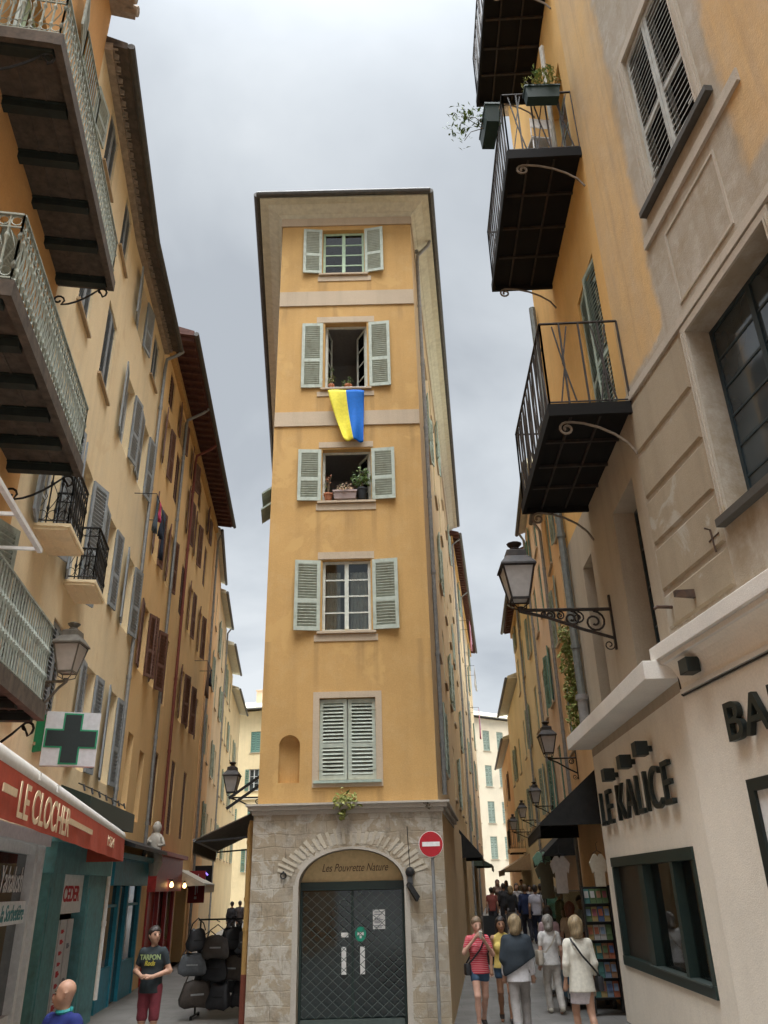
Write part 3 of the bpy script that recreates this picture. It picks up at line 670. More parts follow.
def stone_mat():
    m, nt, b = newmat('patched rubble stone'); p = pos(nt)
    br = nt.nodes.new('ShaderNodeTexBrick'); mp = nt.nodes.new('ShaderNodeMapping'); mp.inputs['Rotation'].default_value = (R(90), 0, 0)
    d = nt.nodes.new('ShaderNodeTexNoise'); d.inputs['Scale'].default_value = 2.2; d.inputs['Detail'].default_value = 3; nt.links.new(p, d.inputs['Vector'])
    ad = nt.nodes.new('ShaderNodeVectorMath'); ad.operation = 'MULTIPLY_ADD'; nt.links.new(d.outputs['Color'], ad.inputs[0]); ad.inputs[1].default_value = (.1, .1, .1); nt.links.new(p, ad.inputs[2])
    nt.links.new(ad.outputs[0], mp.inputs[0]); nt.links.new(mp.outputs[0], br.inputs['Vector']); br.inputs['Scale'].default_value = 1; br.inputs['Brick Width'].default_value = .40; br.inputs['Row Height'].default_value = .235
    br.inputs['Mortar Size'].default_value = .012; br.inputs['Mortar Smooth'].default_value = .4; br.inputs['Color1'].default_value = (.36, .315, .245, 1); br.inputs['Color2'].default_value = (.42, .375, .305, 1); br.inputs['Mortar'].default_value = (.345, .30, .235, 1)
    c = mixc(nt, ramp(nt, noise(nt, p, 1.7, 8, .66, .4), [(.38, (0, 0, 0)), (.53, (.9,)*3)]), br.outputs['Color'], (.37, .305, .215))
    c = mixc(nt, ramp(nt, noise(nt, pos(nt, (1, 1, 1), (5, 2, 9)), 2.4, 7, .6, .6), [(.5, (0, 0, 0)), (.54, (.85,)*3)]), c, (.49, .45, .38))
    c = mixc(nt, ramp(nt, noise(nt, pos(nt, (1, 1, .7), (1, 7, 3)), 3.6, 8, .7), [(.5, (0, 0, 0)), (.7, (.7,)*3)]), c, (.17, .145, .11))
    nt.links.new(c, b.inputs['Base Color']); b.inputs['Roughness'].default_value = .92; b.inputs['Specular IOR Level'].default_value = .15
    h = mixc(nt, .4, br.outputs['Fac'], noise(nt, p, 14, 6)); h2 = nt.nodes.new('ShaderNodeMath'); h2.operation = 'MULTIPLY_ADD'; nt.links.new(br.outputs['Fac'], h2.inputs[0]); h2.inputs[1].default_value = -.3; nt.links.new(noise(nt, p, 7, 9, .72), h2.inputs[2])
    bump(nt, b, h2.outputs[0], .7, .03); return m
M_stone = stone_mat()
plaster('pale mortar', (.52, .465, .365), (.36, .31, .22), .8, .5); plaster('pale limestone', (.46, .42, .36), None, .3, .4)
flat('ochre pipe paint', (.45, .27, .09)); flat('rust red paint', (.18, .05, .03)); flat('dark green metal', (.018, .035, .03), .4); glassy('shop glass', (.02, .028, .028), .05)
flat('ochre sign board', (.62, .46, .24)); flat('brown sign paint', (.1, .055, .03)); flat('grille steel', (.10, .125, .115), .45, .5); flat('green sticker', (.02, .32, .2)); flat('grey print', (.2, .2, .24))
CW = center()
def drips(m, F, spots):
    """rain runs below sill ends and band ends: old dirt in the lime wash, ragged downwards"""
    nt = m.node_tree; b = nt.nodes['Principled BSDF']; src = b.inputs['Base Color'].links[0].from_socket; g = nt.nodes.new('ShaderNodeNewGeometry'); sep = nt.nodes.new('ShaderNodeSeparateXYZ'); nt.links.new(g.outputs['Position'], sep.inputs[0])
    def mt(op, a, c=None):
        n = nt.nodes.new('ShaderNodeMath'); n.operation = op
        for i, v in enumerate((a, c)):
            if v is None: continue
            if hasattr(v, 'links'): nt.links.new(v, n.inputs[i])
            else: n.inputs[i].default_value = v
        return n.outputs[0]
    def step(x, lo, hi):
        r = nt.nodes.new('ShaderNodeMapRange'); r.interpolation_type = 'SMOOTHSTEP'; nt.links.new(x, r.inputs[0]); r.inputs[1].default_value = lo; r.inputs[2].default_value = hi; return r.outputs[0]
    wob = mt('MULTIPLY', mt('SUBTRACT', noise(nt, pos(nt, (2, 2, 1.2)), 1.5, 4), .5), .12); x = mt('ADD', sep.outputs[0], wob); z = mt('ADD', sep.outputs[2], mt('MULTIPLY', noise(nt, pos(nt, (14, 14, .5)), 1, 3), .35)); tot = None
    for (u, z0, w, L) in spots:
        px_ = F.P(u, z0).x; dx = step(mt('ABSOLUTE', mt('SUBTRACT', x, px_)), w, w*.2); dz = mt('MULTIPLY', step(z, z0-L, z0-.1), mt('LESS_THAN', sep.outputs[2], z0)); k = mt('MULTIPLY', dx, dz); tot = k if tot is None else mt('MAXIMUM', tot, k)
    k = mt('MULTIPLY', tot, mt('ADD', mt('MULTIPLY', noise(nt, pos(nt, (22, 22, .6)), 1, 5), .55), .0))
    nt.links.new(mixc(nt, k, src, (.21, .13, .06)), b.inputs['Base Color'])
def front_drips():
    F = FRONT; u, z = F.u, F.z; s = []
    for (l, r, y, L) in ((318, 371, 281, .7), (317, 374, 396, 1.0), (316, 376, 510, 1.3), (314, 378, 641, 1.5), (313, 382, 790, .7)):
        for x in (l+2, r-2): s.append((u(x, y), z(346, y), .09, L*VARY.uniform(.7, 1.2)))
        s.append((u(l+(r-l)*VARY.random(), y), z(346, y), .16, L*.6))
    for y, xs in ((305.5, (285, 335, 400)), (425.5, (280, 300, 372, 412))):
        for x in xs: s.append((u(x, y), z(346, y), .1, VARY.uniform(.4, .9)))
    for x in (268, 420, 431): s.append((u(x, 640), z(346, 640), .1, 2.2))
    drips(M_yellow, F, s)
front_drips()
# ------------------------------------------------------------------ the left side of the street
L1F = Facade((-2.5, -5.05), (-5.04, 9.65)); L2A = Facade((-5.04, 9.65), (-5.885, 14.57)); L2B = Facade((-5.885, 14.57), (-6.35, 19.0)); L3F = Facade((-6.35, 19.0), (-7.75, 33.0))
M_orange = plaster('deep orange render', (.68, .38, .15), (.68, .45, .24), .4, .35)
M_cream = plaster('cream render', (.82, .67, .43), (.82, .70, .50), .45, .4, patch=(.76, .60, .37), patch_lo=.58)
M_ochre = plaster('dark ochre render', (.80, .56, .28), (.78, .58, .34), .4, .35)
M_grey_sh = paint('blue grey shutter paint', (.27, .30, .32), .65, .12, dirt=(.18, .2, .2))
M_grey_fr = paint('grey white frame', (.5, .51, .5), .6, .1)
M_red_sh = paint('oxblood shutter paint', (.15, .075, .055), .65, .2, dirt=(.24, .16, .13))
M_wood = paint('dark weathered wood', (.085, .066, .05), .8, .35, dirt=(.15, .11, .08), dirt_amt=.7)
M_beam = paint('dark green beam', (.018, .024, .02), .6, .3)
M_rail_pale = paint('pale green cast iron', (.34, .38, .33), .6, .2, .1, dirt=(.2, .18, .14))
M_rafter = paint('dark red rafters', (.10, .04, .028), .8, .3)
M_eave_o = paint('ochre eave board', (.50, .31, .12), .85, .15)
def bracket_pts(F, u, z, d, drop=.42):
    drop = min(drop, d*.5)
    P = lambda o, zz: F.P(u, zz, o)
    pts = [P(.12+.0*k+(.09-.006*k)*math.cos(k*.6)-.05, z-drop+.02+(.09-.006*k)*math.sin(k*.6)) for k in range(11)][::-1]
    mid = [P(.12+(d-.3)*t, z-drop-.06+(drop-.06)*t**1.7) for t in (0, .2, .4, .6, .8, 1)]
    end = [P(d-.14+(.10-.008*k)*math.cos(-math.pi/2+.3+k*.6)*1.0, z-.16+(.10-.008*k)*math.sin(-math.pi/2+.3+k*.6)) for k in range(11)]
    return pts+mid+end
def balcony(h, F, u0, u1, z, d, rail=1.1, style='ornate', rmat=None, pitch=.11, deck=None, beam=None, brackets=(), nb=6, name='balcony', edge=.16, brmat=None, near_end=True):
    deck = deck or M_wood; beam = beam or M_beam
    mb = MB(); mb.fbox(F, u0, u1, 0, d, z+.02, z+.09)
    mb.fbox(F, u0-.02, u1+.02, d-.06, d+.03, z-edge+.09, z+.12); mb.fbox(F, u0-.02, u0+.05, 0, d-.061, z-edge+.10, z+.119); mb.fbox(F, u1-.05, u1+.02, 0, d-.061, z-edge+.10, z+.119)
    n = max(3, int((d-.1)/.2))
    for i in range(1, n): o = (d-.06)*i/n; mb.fbox(F, u0+.06, u1-.06, o-.012, o+.012, z+.005, z+.019)
    b = h.part(name, mb, deck)
    for i in range(nb):
        u = u0+.12+(u1-u0-.24)*i/(nb-1); mb = MB(); mb.fbox(F, u-.06, u+.06, 0, d-.08, z-.10, z+.018); mb.fbox(F, u-.09, u+.09, 0, d-.09, z-.005, z+.016); h.part('beam', mb, beam, b)
    mb = MB(); o = d-.03
    path = [F.P(u0+.03, 0, 0), F.P(u0+.03, 0, o), F.P(u1-.03, 0, o), F.P(u1-.03, 0, 0)]
    railing_mesh(mb, [Vector((p.x, p.y)) for p in path], z+.12, rail-.1, pitch, .012, style); h.part('railing', mb, rmat or M_rail_pale, b)
    for u in brackets:
        mb = MB(); mb.tube(bracket_pts(F, u, z, d), .016, 5); h.part('bracket', mb, brmat or M_iron, b)
    return b
def eave(h, F, u0, u1, z, ov, kind, gut=M_gutter, slope=.12, both=None):
    """overhanging roof edge with what carries it"""
    mb = MB()
    mb.hexa([F.P(u0, z, -.2), F.P(u1, z, -.2), F.P(u1, z-slope, ov), F.P(u0, z-slope, ov), F.P(u0, z+.12, -.2), F.P(u1, z+.12, -.2), F.P(u1, z-slope+.10, ov), F.P(u0, z-slope+.10, ov)])
    mb.hexa([F.P(u0, z+.13, -4), F.P(u1, z+.13, -4), F.P(u1, z-slope+.11, ov-.02), F.P(u0, z-slope+.11, ov-.02), F.P(u0, z+1.5, -4), F.P(u1, z+1.5, -4), F.P(u1, z-slope+.17, ov-.02), F.P(u0, z-slope+.17, ov-.02)])
    if kind == 'rafter':
        n = int((u1-u0)/.42)
        for i in range(n): u = u0+(i+.5)*(u1-u0)/n; mb.hexa([F.P(u-.05, z-.14, -.02), F.P(u+.05, z-.14, -.02), F.P(u+.05, z-slope-.10, ov-.06), F.P(u-.05, z-slope-.10, ov-.06), F.P(u-.05, z+.03, -.02), F.P(u+.05, z+.03, -.02), F.P(u+.05, z-slope+.03, ov-.06), F.P(u-.05, z-slope+.03, ov-.06)])
    roof = h.part('roof', mb, M_rafter if kind == 'rafter' else M_soffit if kind == 'board' else M_wood)
    mb = MB()
    if kind == 'genoise':
        for row, (o, zz) in enumerate(((.2, -.15),)):
            n = int((u1-u0)/.24)
            mb.fbox(F, u0, u1, -.05, o-.06, z+zz-.06, z+zz+.16)
            for i in range(n):
                u = u0+(i+.5)*(u1-u0)/n
                for k in range(5):
                    a0, a1 = math.pi*k/5, math.pi*(k+1)/5; f = lambda a, r, oo: F.P(u-r*math.cos(a), z+zz+r*math.sin(a), oo)
                    mb.hexa([f(a0, .085, -.04), f(a1, .085, -.04), f(a1, .085, o+.03), f(a0, .085, o+.03), f(a0, .11, -.04), f(a1, .11, -.04), f(a1, .11, o+.03), f(a0, .11, o+.03)])
        h.part('eave_tiles', mb, M_tile, roof)
    elif kind == 'rafter':
        mb = MB(); mb.fbox(F, u0, u1, -.05, .14, z-.42, z-.16); h.part('eave_board', mb, M_eave_o, roof)
    mb = MB(); mb.tube([F.P(u0-.05, z-slope+.02, ov+.06), F.P(u1+.05, z-slope+.02, ov+.06)], .075, 8); h.part('gutter', mb, gut, roof, smooth=True)
    return roof
def pipe(h, pts, mat=None, r=.05, clamps=True):
    mb = MB(); mb.tube(pts, r, 8)
    if clamps:
        a, b = Vector(pts[-2]), Vector(pts[-1]); n = max(1, int((a-b).length/2.2))
        for i in range(n): p = a.lerp(b, (i+.5)/n); mb.tube([p, p+(b-a).normalized()*.09], r*1.22, 8)
    return h.part('rain_pipe', mb, mat or M_zinc, smooth=True)

# ---- first house: orange, three long balconies
H1 = House('orange_house', 'deep orange house at the near left with three long railed balconies one above another', 'house', (-5.0, 9.0, 0))
def house1():
    F = L1F; L = F.L
    t1 = 17.7
    # doors behind the balconies and the balconied window near its far corner
    for z in (11.1, 7.55, 4.35):
        for u in (L-3.4, L-1.6): H1.window(F, u, u+.95, z, z+2.3, sh=M_rail_pale, frame=M_frame_g, rows=4, ang=(165, 165), pitch=.07)
    w = px_window(H1, F, (78, 62), (92, 117), (84, 4), sh=M_rail_pale, frame=M_frame_g, rows=3, sill=M_wood, ang=(174, 174), pitch=.07)
    (ua, z0), (ub, _) = F.px(78, 62), F.px(92, 117); mb = MB()
    pp = [F.P(ua-.05, 0, 0), F.P(ua-.05, 0, .07), F.P(ub+.05, 0, .07), F.P(ub+.05, 0, 0)]; railing_mesh(mb, [Vector((p.x, p.y)) for p in pp], z0-.02, .75, .1, .01, 'plain'); H1.part('window_railing', mb, M_rail_pale)
    mb = MB(); H1.panel(mb, F, 0, L, 0, t1); H1.back(mb, [F], 8, 0, t1); H1.part('wall', mb, M_orange)
    mb = MB(); mb.hexa([F.P(0, t1, -.5), F.P(L, t1, -.5), F.P(L, t1-.1, .45), F.P(0, t1-.1, .45), F.P(0, t1+.3, -.5), F.P(L, t1+.3, -.5), F.P(L, t1+.05, .45), F.P(0, t1+.05, .45)])
    for i in range(40): u = L-.15-.25*i; mb.tube([F.P(u, t1+.02, .1), F.P(u, t1-.06, .52)], .1, 8)
    H1.part('roof', mb, M_tile)
    uo = lambda x, y, z: ((V2(on_z(x, y, z))-F.A).dot(F.t), (V2(on_z(x, y, z))-F.A).dot(F.n))
    ua, d = uo(60, 42, 11.0); ub, d2 = uo(112, 287, 11.0); d = (d+d2)/2
    balcony(H1, F, ua, ub, 11.0, d, .86, 'ornate', brackets=(ua+.1, ub-.05), nb=6)
    ub, d = uo(80, 472, 7.45); ua = uo(13.5, 207, 8.5)[0]
    balcony(H1, F, ua, ub, 7.45, d, .96, 'ornate', brackets=(ub-.05,), nb=6)
    ub, d = uo(42, 715, 4.25)
    balcony(H1, F, ua, ub, 4.25, d, 1.05, 'baluster', brackets=(ub-.05,), nb=6, pitch=.1)
house1()
def awning_frame():
    F = L1F; u1, z = F.px(40, 551, .95); u0 = u1-2.6
    o = empty('folding_awning_frame', F.P(u0, z, 0), 'bare white metal awning frame without cloth on the orange wall', 'awning frame'); b = o.location
    mb = MB(); mb.beam(F.P(u0, z, .95), F.P(u1, z, .95), .05, .05); mb.build('front_bar', M_white, o, base=b)
    for u in (u1-.05, u1-.95, u0+.05): mb = MB(); mb.beam(F.P(u, z+.002, 0), F.P(u, z+.002, .925), .035, .035); mb.build('arm', M_white, o, base=b)
awning_frame()

# ---- second house: cream, grey shutters
H2 = House('cream_house', 'cream house with blue grey shutters and a tiled eave above the red awning', 'house', (-6.0, 14.57, 0))
def house2():
    A, B = L2A, L2B; g = dict(sh=M_grey_sh, frame=M_grey_fr, pitch=.075)
    zs = (4.45, 7.95, 11.63, 14.9); top = 16.62
    closed = dict(ang=(3, 3), sill=flat('tan sill', (.40, .29, .17)), full=True, **g); op = dict(ang=(174, 174), **g)
    # top row
    px_window(H2, A, (103, 162), (110, 195), (113, 109), zs=15.0, **closed); px_window(H2, A, (119, 247), (125, 270), (127, 195), zs=15.0, **closed)
    H2.window(B, .95, 1.75, 14.88, 16.3, **dict(op, shw=.55)); H2.window(B, 3.0, 3.75, 14.88, 16.25, **closed)
    # second row
    H2.window(A, 1.15, 2.05, 11.63, 13.5, **closed); H2.window(A, 3.35, 4.35, 11.63, 13.5, **closed)
    H2.window(B, .85, 1.75, 11.63, 13.4, **dict(op, shw=.5)); H2.window(B, 2.95, 3.75, 11.63, 13.4, **dict(op, shw=.5))
    # third row: two balconied doors, two open windows
    for (a, b) in (((33, 527), (48, 557)), ((63.5, 583), (74.5, 605))):
        (ua, za), (ub, zb) = A.px(*a), A.px(*b); z = (za+zb)/2-.02
        o = H2.window(A, (ua+ub)/2-.5, (ua+ub)/2+.5, z+.1, z+2.6, **dict(op, ang=(172, 165), shw=.55))
        ua, ub = ua, ub
        balcony(H2, A, ua, ub, z, .5, 1.1, 'ornate', M_iron, pitch=.13, deck=MATS['cream render'], beam=M_iron, brackets=(), nb=0, edge=.03)
    H2.window(B, .95, 1.7, 7.95, 9.75, **dict(op, shw=.5)); H2.window(B, 3.1, 3.9, 7.95, 9.7, **dict(op, shw=.5))
    # fourth row
    H2.window(A, .55, 1.55, 4.6, 6.35, **closed); H2.window(A, 3.05, 4.0, 4.45, 6.5, **closed)
    H2.window(B, .75, 1.6, 4.45, 6.4, **dict(op, shw=.52)); H2.window(B, 2.95, 3.75, 4.45, 6.4, **dict(op, shw=.5))
    H2.hole(A, .0, 3.2, 0, 3.0, .3); H2.hole(B, .5, 3.6, 0, 3.1, .3)
    mb = MB(); H2.panel(mb, A, 0, A.L, 0, top); H2.panel(mb, B, 0, B.L, 0, top); H2.back(mb, [A, B], 8, 0, top); H2.part('wall', mb, M_cream)
    for F, a, b in ((A, -.02, A.L), (B, 0, B.L)): eave(H2, F, a, b, top+.2, .42, 'genoise')
    pipe(H2, [B.P(B.L-.05, top+.1, .54), B.P(B.L-.05, top-.05, .4), B.P(B.L-.08, top-.25, .1), B.P(B.L-.1, top-.6, .08), B.P(B.L-.1, 3.2, .08)])
    pipe(H2, [B.P(B.L+.05, 3.2, .12), B.P(B.L+.05, .3, .12)], M_white, .045)
    # white shop front under the awning
    F = A; W_ = MATS['grey white shop paint']; u1 = F.u(37, 900, .12); u0 = u1-4.2
    mb = MB()
    for a, b in ((u1-.16, u1), (u1-.62, u1-.46), (u0, u0+.2)): mb.fbox(F, a, b, -.05, .14, 0, 3.0)
    mb.fbox(F, u0, u1+.05, -.05, .2, 3.0, 3.18); mb.fbox(F, u0+.2, u1-.62, -.05, .1, 0, .75); mb.fbox(F, u0+.2, u1-.62, -.05, .1, 1.92, 2.22); mb.fbox(F, u1-.46, u1-.16, -.06, .06, 0, 3.0)
    mb.fbox(F, u0+.2, u1-.62, -.05, .08, 2.86, 3.0)
    sf = H2.part('shop_front', mb, W_)
    mb = MB(); mb.fbox(F, u0+.2, u1-.62, .0, .01, .75, 1.92); mb.fbox(F, u0+.2, u1-.62, .0, .01, 2.22, 2.86); H2.part('shop_glass', mb, MATS['shop glass'], sf)
    tm = text_mesh('la Sorbetière', .3, .003, .8, .3, MATS['teal letter paint'], 'RIGHT'); link('lettering', tm, sf, F.P(u1-.7, 1.97, .106)-H2.base, F.rot)
    tm = text_mesh('Yahalush', .5, .003, .7, .3, M_white, 'RIGHT'); link('lettering', tm, sf, F.P(u1-.7, 2.34, .02)-H2.base, F.rot)
    # quoined pier between the shop fronts
    mb = MB(); a, b = F.u(38, 900, .03), F.u(46, 950, .03); a = max(a, u1+.02)
    z = .1
    while z < 1.9: hh = random.uniform(.22, .34); mb.fbox(F, a+random.uniform(0, .06), a+.85+random.uniform(0, .1), -.02, .035, z, z+hh-.02); z += hh
    H2.part('quoin_stones', mb, MATS['pale limestone'])
    # teal shop front
    F = B; u0, u1 = B.u(48, 930, .2), B.u(104, 930, .2); u0 = -.28; u1 = 3.9
    T = MATS['teal shop paint']; mb = MB()
    for a, b in ((u0, .63), (2.36, u1)): mb.fbox(F, a, b, -.05, .2, 0, 3.0)
    mb.fbox(F, u0-.06, u1+.06, -.05, .27, 2.62, 3.1); mb.fbox(F, u0-.1, u1+.1, -.05, .36, 3.1, 3.2)
    mb.fbox(F, u0+.1, .53, .2, .215, .3, 2.4); mb.fbox(F, 2.5, u1-.14, .2, .215, .3, 2.4)
    sf = H2.part('shop_front', mb, T)
    mb = MB(); mb.fbox(F, .6, 2.4, -.32, -.3, 0, 2.62); H2.part('shop_glass', mb, MATS['shop glass'], sf)
    ca, cb = .72, 2.3
    mb = MB(); mb.fbox(F, ca, cb, .08, .12, 1.98, 2.62); H2.part('hanging_sign', mb, M_white, sf)
    tm = text_mesh('CEDER', .36, .003, 1.0, 0, MATS['sign red'], 'CENTER', .008); link('lettering', tm, sf, F.P((ca+cb)/2, 2.18, .124)-H2.base, F.rot)
    for i in range(3):
        mb = MB(); a = ca+.02+i*.48; mb.fbox(F, a, a+.4, .06, .08, .05, 1.88); H2.part('banner_strip', mb, MATS['banner white'], sf)
        mb = MB()
        for k in range(9 if i < 2 else 3):
            zz = .3+k*(.17 if i < 2 else .55); mb.fbox(F, a+.09, a+.24, .075, .083, zz, zz+random.uniform(.05, .1))
            mb.fbox(F, a+.12, a+.3, .075, .0825, zz+.02, zz+random.uniform(.04, .06))
        H2.part('banner_print', mb, MATS['sign red'] if i == 1 else MATS['grey print'], sf)
    # dark green canopy box over the teal shop
    mb = MB(); (ua, za), (ub, zb) = B.px(66, 787, .3), B.px(127, 820, .3); za = 4.0
    mb.hexa([B.P(.3, za-.42, 0), B.P(B.L-.05, za-.42, 0), B.P(B.L-.05, za-.5, .55), B.P(.3, za-.5, .55), B.P(.3, za+.08, 0), B.P(B.L-.05, za+.08, 0), B.P(B.L-.05, za-.12, .55), B.P(.3, za-.12, .55)])
    H2.part('canopy', mb, MATS['dark green metal'])
    mb = MB()
    for i in range(7): u = .4+i*.6; mb.tube([B.P(u, za-.02, .4), B.P(u+.02, za+.09, .36)], .02, 5)
    mb.tube([B.P(.3, za+.1, .3), B.P(1.5, za+.09, .34), B.P(B.L-.1, za+.07, .3)], .012, 5); H2.part('cable', mb, M_iron)
flat('grey white shop paint', (.72, .73, .72)); flat('teal letter paint', (.1, .3, .3)); paint('teal shop paint', (.105, .26, .265), .55, .18, dirt=(.09, .14, .13)); flat('sign red', (.5, .03, .04)); flat('banner white', (.62, .6, .6))
paint('bright blue shop paint', (.02, .22, .31), .45, .2, dirt=(.03, .14, .17)); paint('red shop paint', (.32, .03, .028), .45, .25); paint('awning red cloth', (.40, .062, .03), .8, .15); flat('cream letters', (.68, .52, .33))
paint('awning white casing', (.66, .64, .6), .5, .1)
house2()
def le_clocher():
    """roller awning: white casing tilted a little along the wall, red valance with cream letters"""
    a = on_z(0, 755, 3.25); b = on_z(125, 838, 3.25); A = V2(a); B = V2(b); d = (B-A).normalized(); A2 = A-d*2.0
    F = Facade(A2, B); o = empty('shop_awning', F.P(F.L/2, 0, -.2)*1, 'red shop awning reading LE CLOCHER with a white roller casing, on the left', 'awning'); bs = o.location = F.P(F.L/2, 3.0, 0)
    zb = F.z(120, 862); zt = 3.25
    mb = MB(); n = 8
    for (oo, zz, r) in ((-.1, zt+.02, .11),): mb.tube([F.P(0, zz, oo), F.P(F.L+.03, zz, oo)], r, 12)
    mb.fbox(F, 0, F.L+.02, -.28, -.06, zt-.06, zt+.12)
    mb.build('casing', MATS['awning white casing'], o, base=bs, smooth=True)
    mb = MB(); m = 28
    zlow = F.z(60, 845)
    zlow = F.z(0, 818)
    for i in range(m):
        f = lambda k: F.P(F.L*k/m, zlow, .012*math.sin(k*1.9)+.01); g = lambda k: F.P(F.L*k/m, zt-.03, 0)
        mb.hexa([f(i)-F.n.to_3d()*.006, f(i+1)-F.n.to_3d()*.006, f(i+1), f(i), g(i)-F.n.to_3d()*.006, g(i+1)-F.n.to_3d()*.006, g(i+1), g(i)])
    mb.hexa([F.P(F.L-.01, zlow, -.9), F.P(F.L-.01, zlow, .01), F.P(F.L, zlow, .01), F.P(F.L, zlow, -.9), F.P(F.L-.01, zt, -.9), F.P(F.L-.01, zt-.05, .0), F.P(F.L, zt-.05, .0), F.P(F.L, zt, -.9)])
    mb.build('valance', MATS['awning red cloth'], o, base=bs)
    # sloping cloth back to the wall
    mb = MB(); w0, w1 = F.P(0, zt+.45, -1.3), F.P(F.L, zt+.35, -.75); mb.hexa([F.P(0, zt, -.2), F.P(F.L, zt, -.2), w1, w0, F.P(0, zt+.02, -.2), F.P(F.L, zt+.02, -.2), w1+Vector((0, 0, .02)), w0+Vector((0, 0, .02))]); mb.build('cloth', MATS['awning red cloth'], o, base=bs)
    for x, y in ((37, 790), (55, 802)): u, z = F.px(x, y); mb = MB(); mb.fbox(F, u-.035, u+.035, -.12, .015, zt+.0, zt+.07); mb.build('clamp', M_white, o, base=bs)
    # the letters fill the valance between these picture columns
    hgt = zt-zlow; ua, ub = F.u(7, 840), F.u(63, 850)
    tm = text_mesh('LE CLOCHER', hgt*.96, .003, 1, 0, MATS['cream letters'], 'LEFT', .004); w = max(v.co.x for v in tm.vertices); tm.transform(Matrix.Diagonal(((ub-ua)/w, 1, 1, 1))); link_words(tm, o, F.P(ua, zlow+hgt*.1, .034)-bs, F.rot)
    mb = MB(); zc = zlow+hgt*.5; mb.fbox(F, F.u(64, 835), F.u(88, 850), .02, .032, zc-.03, zc+.03); mb.fbox(F, F.u(-8, 830), F.u(6, 836), .02, .032, zc-.03, zc+.03); mb.build('stripe', MATS['cream letters'], o, base=bs)
    ua, ub = F.u(104, 850), F.u(111, 855); tm = text_mesh('1924', hgt*.5, .003, 1, 0, MATS['cream letters'], 'LEFT', .003); w = max(v.co.x for v in tm.vertices); tm.transform(Matrix.Diagonal(((ub-ua)/w, 1, 1, 1))); link('lettering', tm, o, F.P(ua, zlow+hgt*.34, .03)-bs, F.rot)
le_clocher()
def pharmacy():
    w = L2A; u, z = w.px(38, 740, .12); p = w.P(u, z, 0); Y = p.y
    F = Facade(V2(on_y(34, 740, Y)), V2(on_y(97, 740, Y+.32)))
    o = empty('pharmacy_sign', p, 'square pharmacy sign with a black cross edged in green beside the street lamp', 'sign'); zt, zb = F.z(70, 712), F.z(70, 766)
    u0, u1 = F.u(43, 740), F.u(98, 740)
    mb = MB(); mb.fbox(F, u0, u1, -.16, 0, zb, zt); mb.build('sign_box', MATS['sign face white'], o, base=p)
    cx, cz, s = (u0+u1)/2, (zb+zt)/2, (zt-zb)
    def cross(a, t): return [(cx-t, cz-a), (cx+t, cz-a), (cx+t, cz-t), (cx+a, cz-t), (cx+a, cz+t), (cx+t, cz+t), (cx+t, cz+a), (cx-t, cz+a), (cx-t, cz+t), (cx-a, cz+t), (cx-a, cz-t), (cx-t, cz-t)]
    mb = MB(); mb.prism(cross(s*.475, s*.175), -.02, .008, F); mb.build('cross_edge', MATS['pharmacy green'], o, base=p)
    mb = MB(); mb.prism(cross(s*.445, s*.145), -.02, .014, F); mb.build('cross', MATS['pharmacy dark'], o, base=p)
    # green back box turned towards the wall
    g0 = F.u(31, 735); mb = MB(); mb.hexa([F.P(g0, zb+.28*s, -.35), F.P(u0-.01, zb+.28*s, -.17), F.P(u0-.01, zb+.28*s, -.1), F.P(g0, zb+.28*s, -.28), F.P(g0, zt-.06*s, -.35), F.P(u0-.01, zt-.04*s, -.17), F.P(u0-.01, zt-.04*s, -.1), F.P(g0, zt-.06*s, -.28)]); mb.build('side_panel', MATS['pharmacy green'], o, base=p)
    mb = MB(); mb.beam(F.P(g0+.05, cz, -.3), F.P(g0-.3, cz, -.5), .05); mb.build('arm', M_iron, o, base=p)
flat('sign face white', (.50, .52, .54), .4); flat('pharmacy green', (.02, .25, .12), .4); flat('pharmacy dark', (.015, .022, .02), .3)
pharmacy()
lw = L2A.px(43, 684); wp = L2A.P(lw[0], lw[1]+.1, .02); lb = on_y(66, 680, wp.y-.02)
lantern('street_lamp', wp, lb, 'grey wall lantern above the pharmacy sign on the cream house', 'wall lanterns', .88, False, M_lamp)

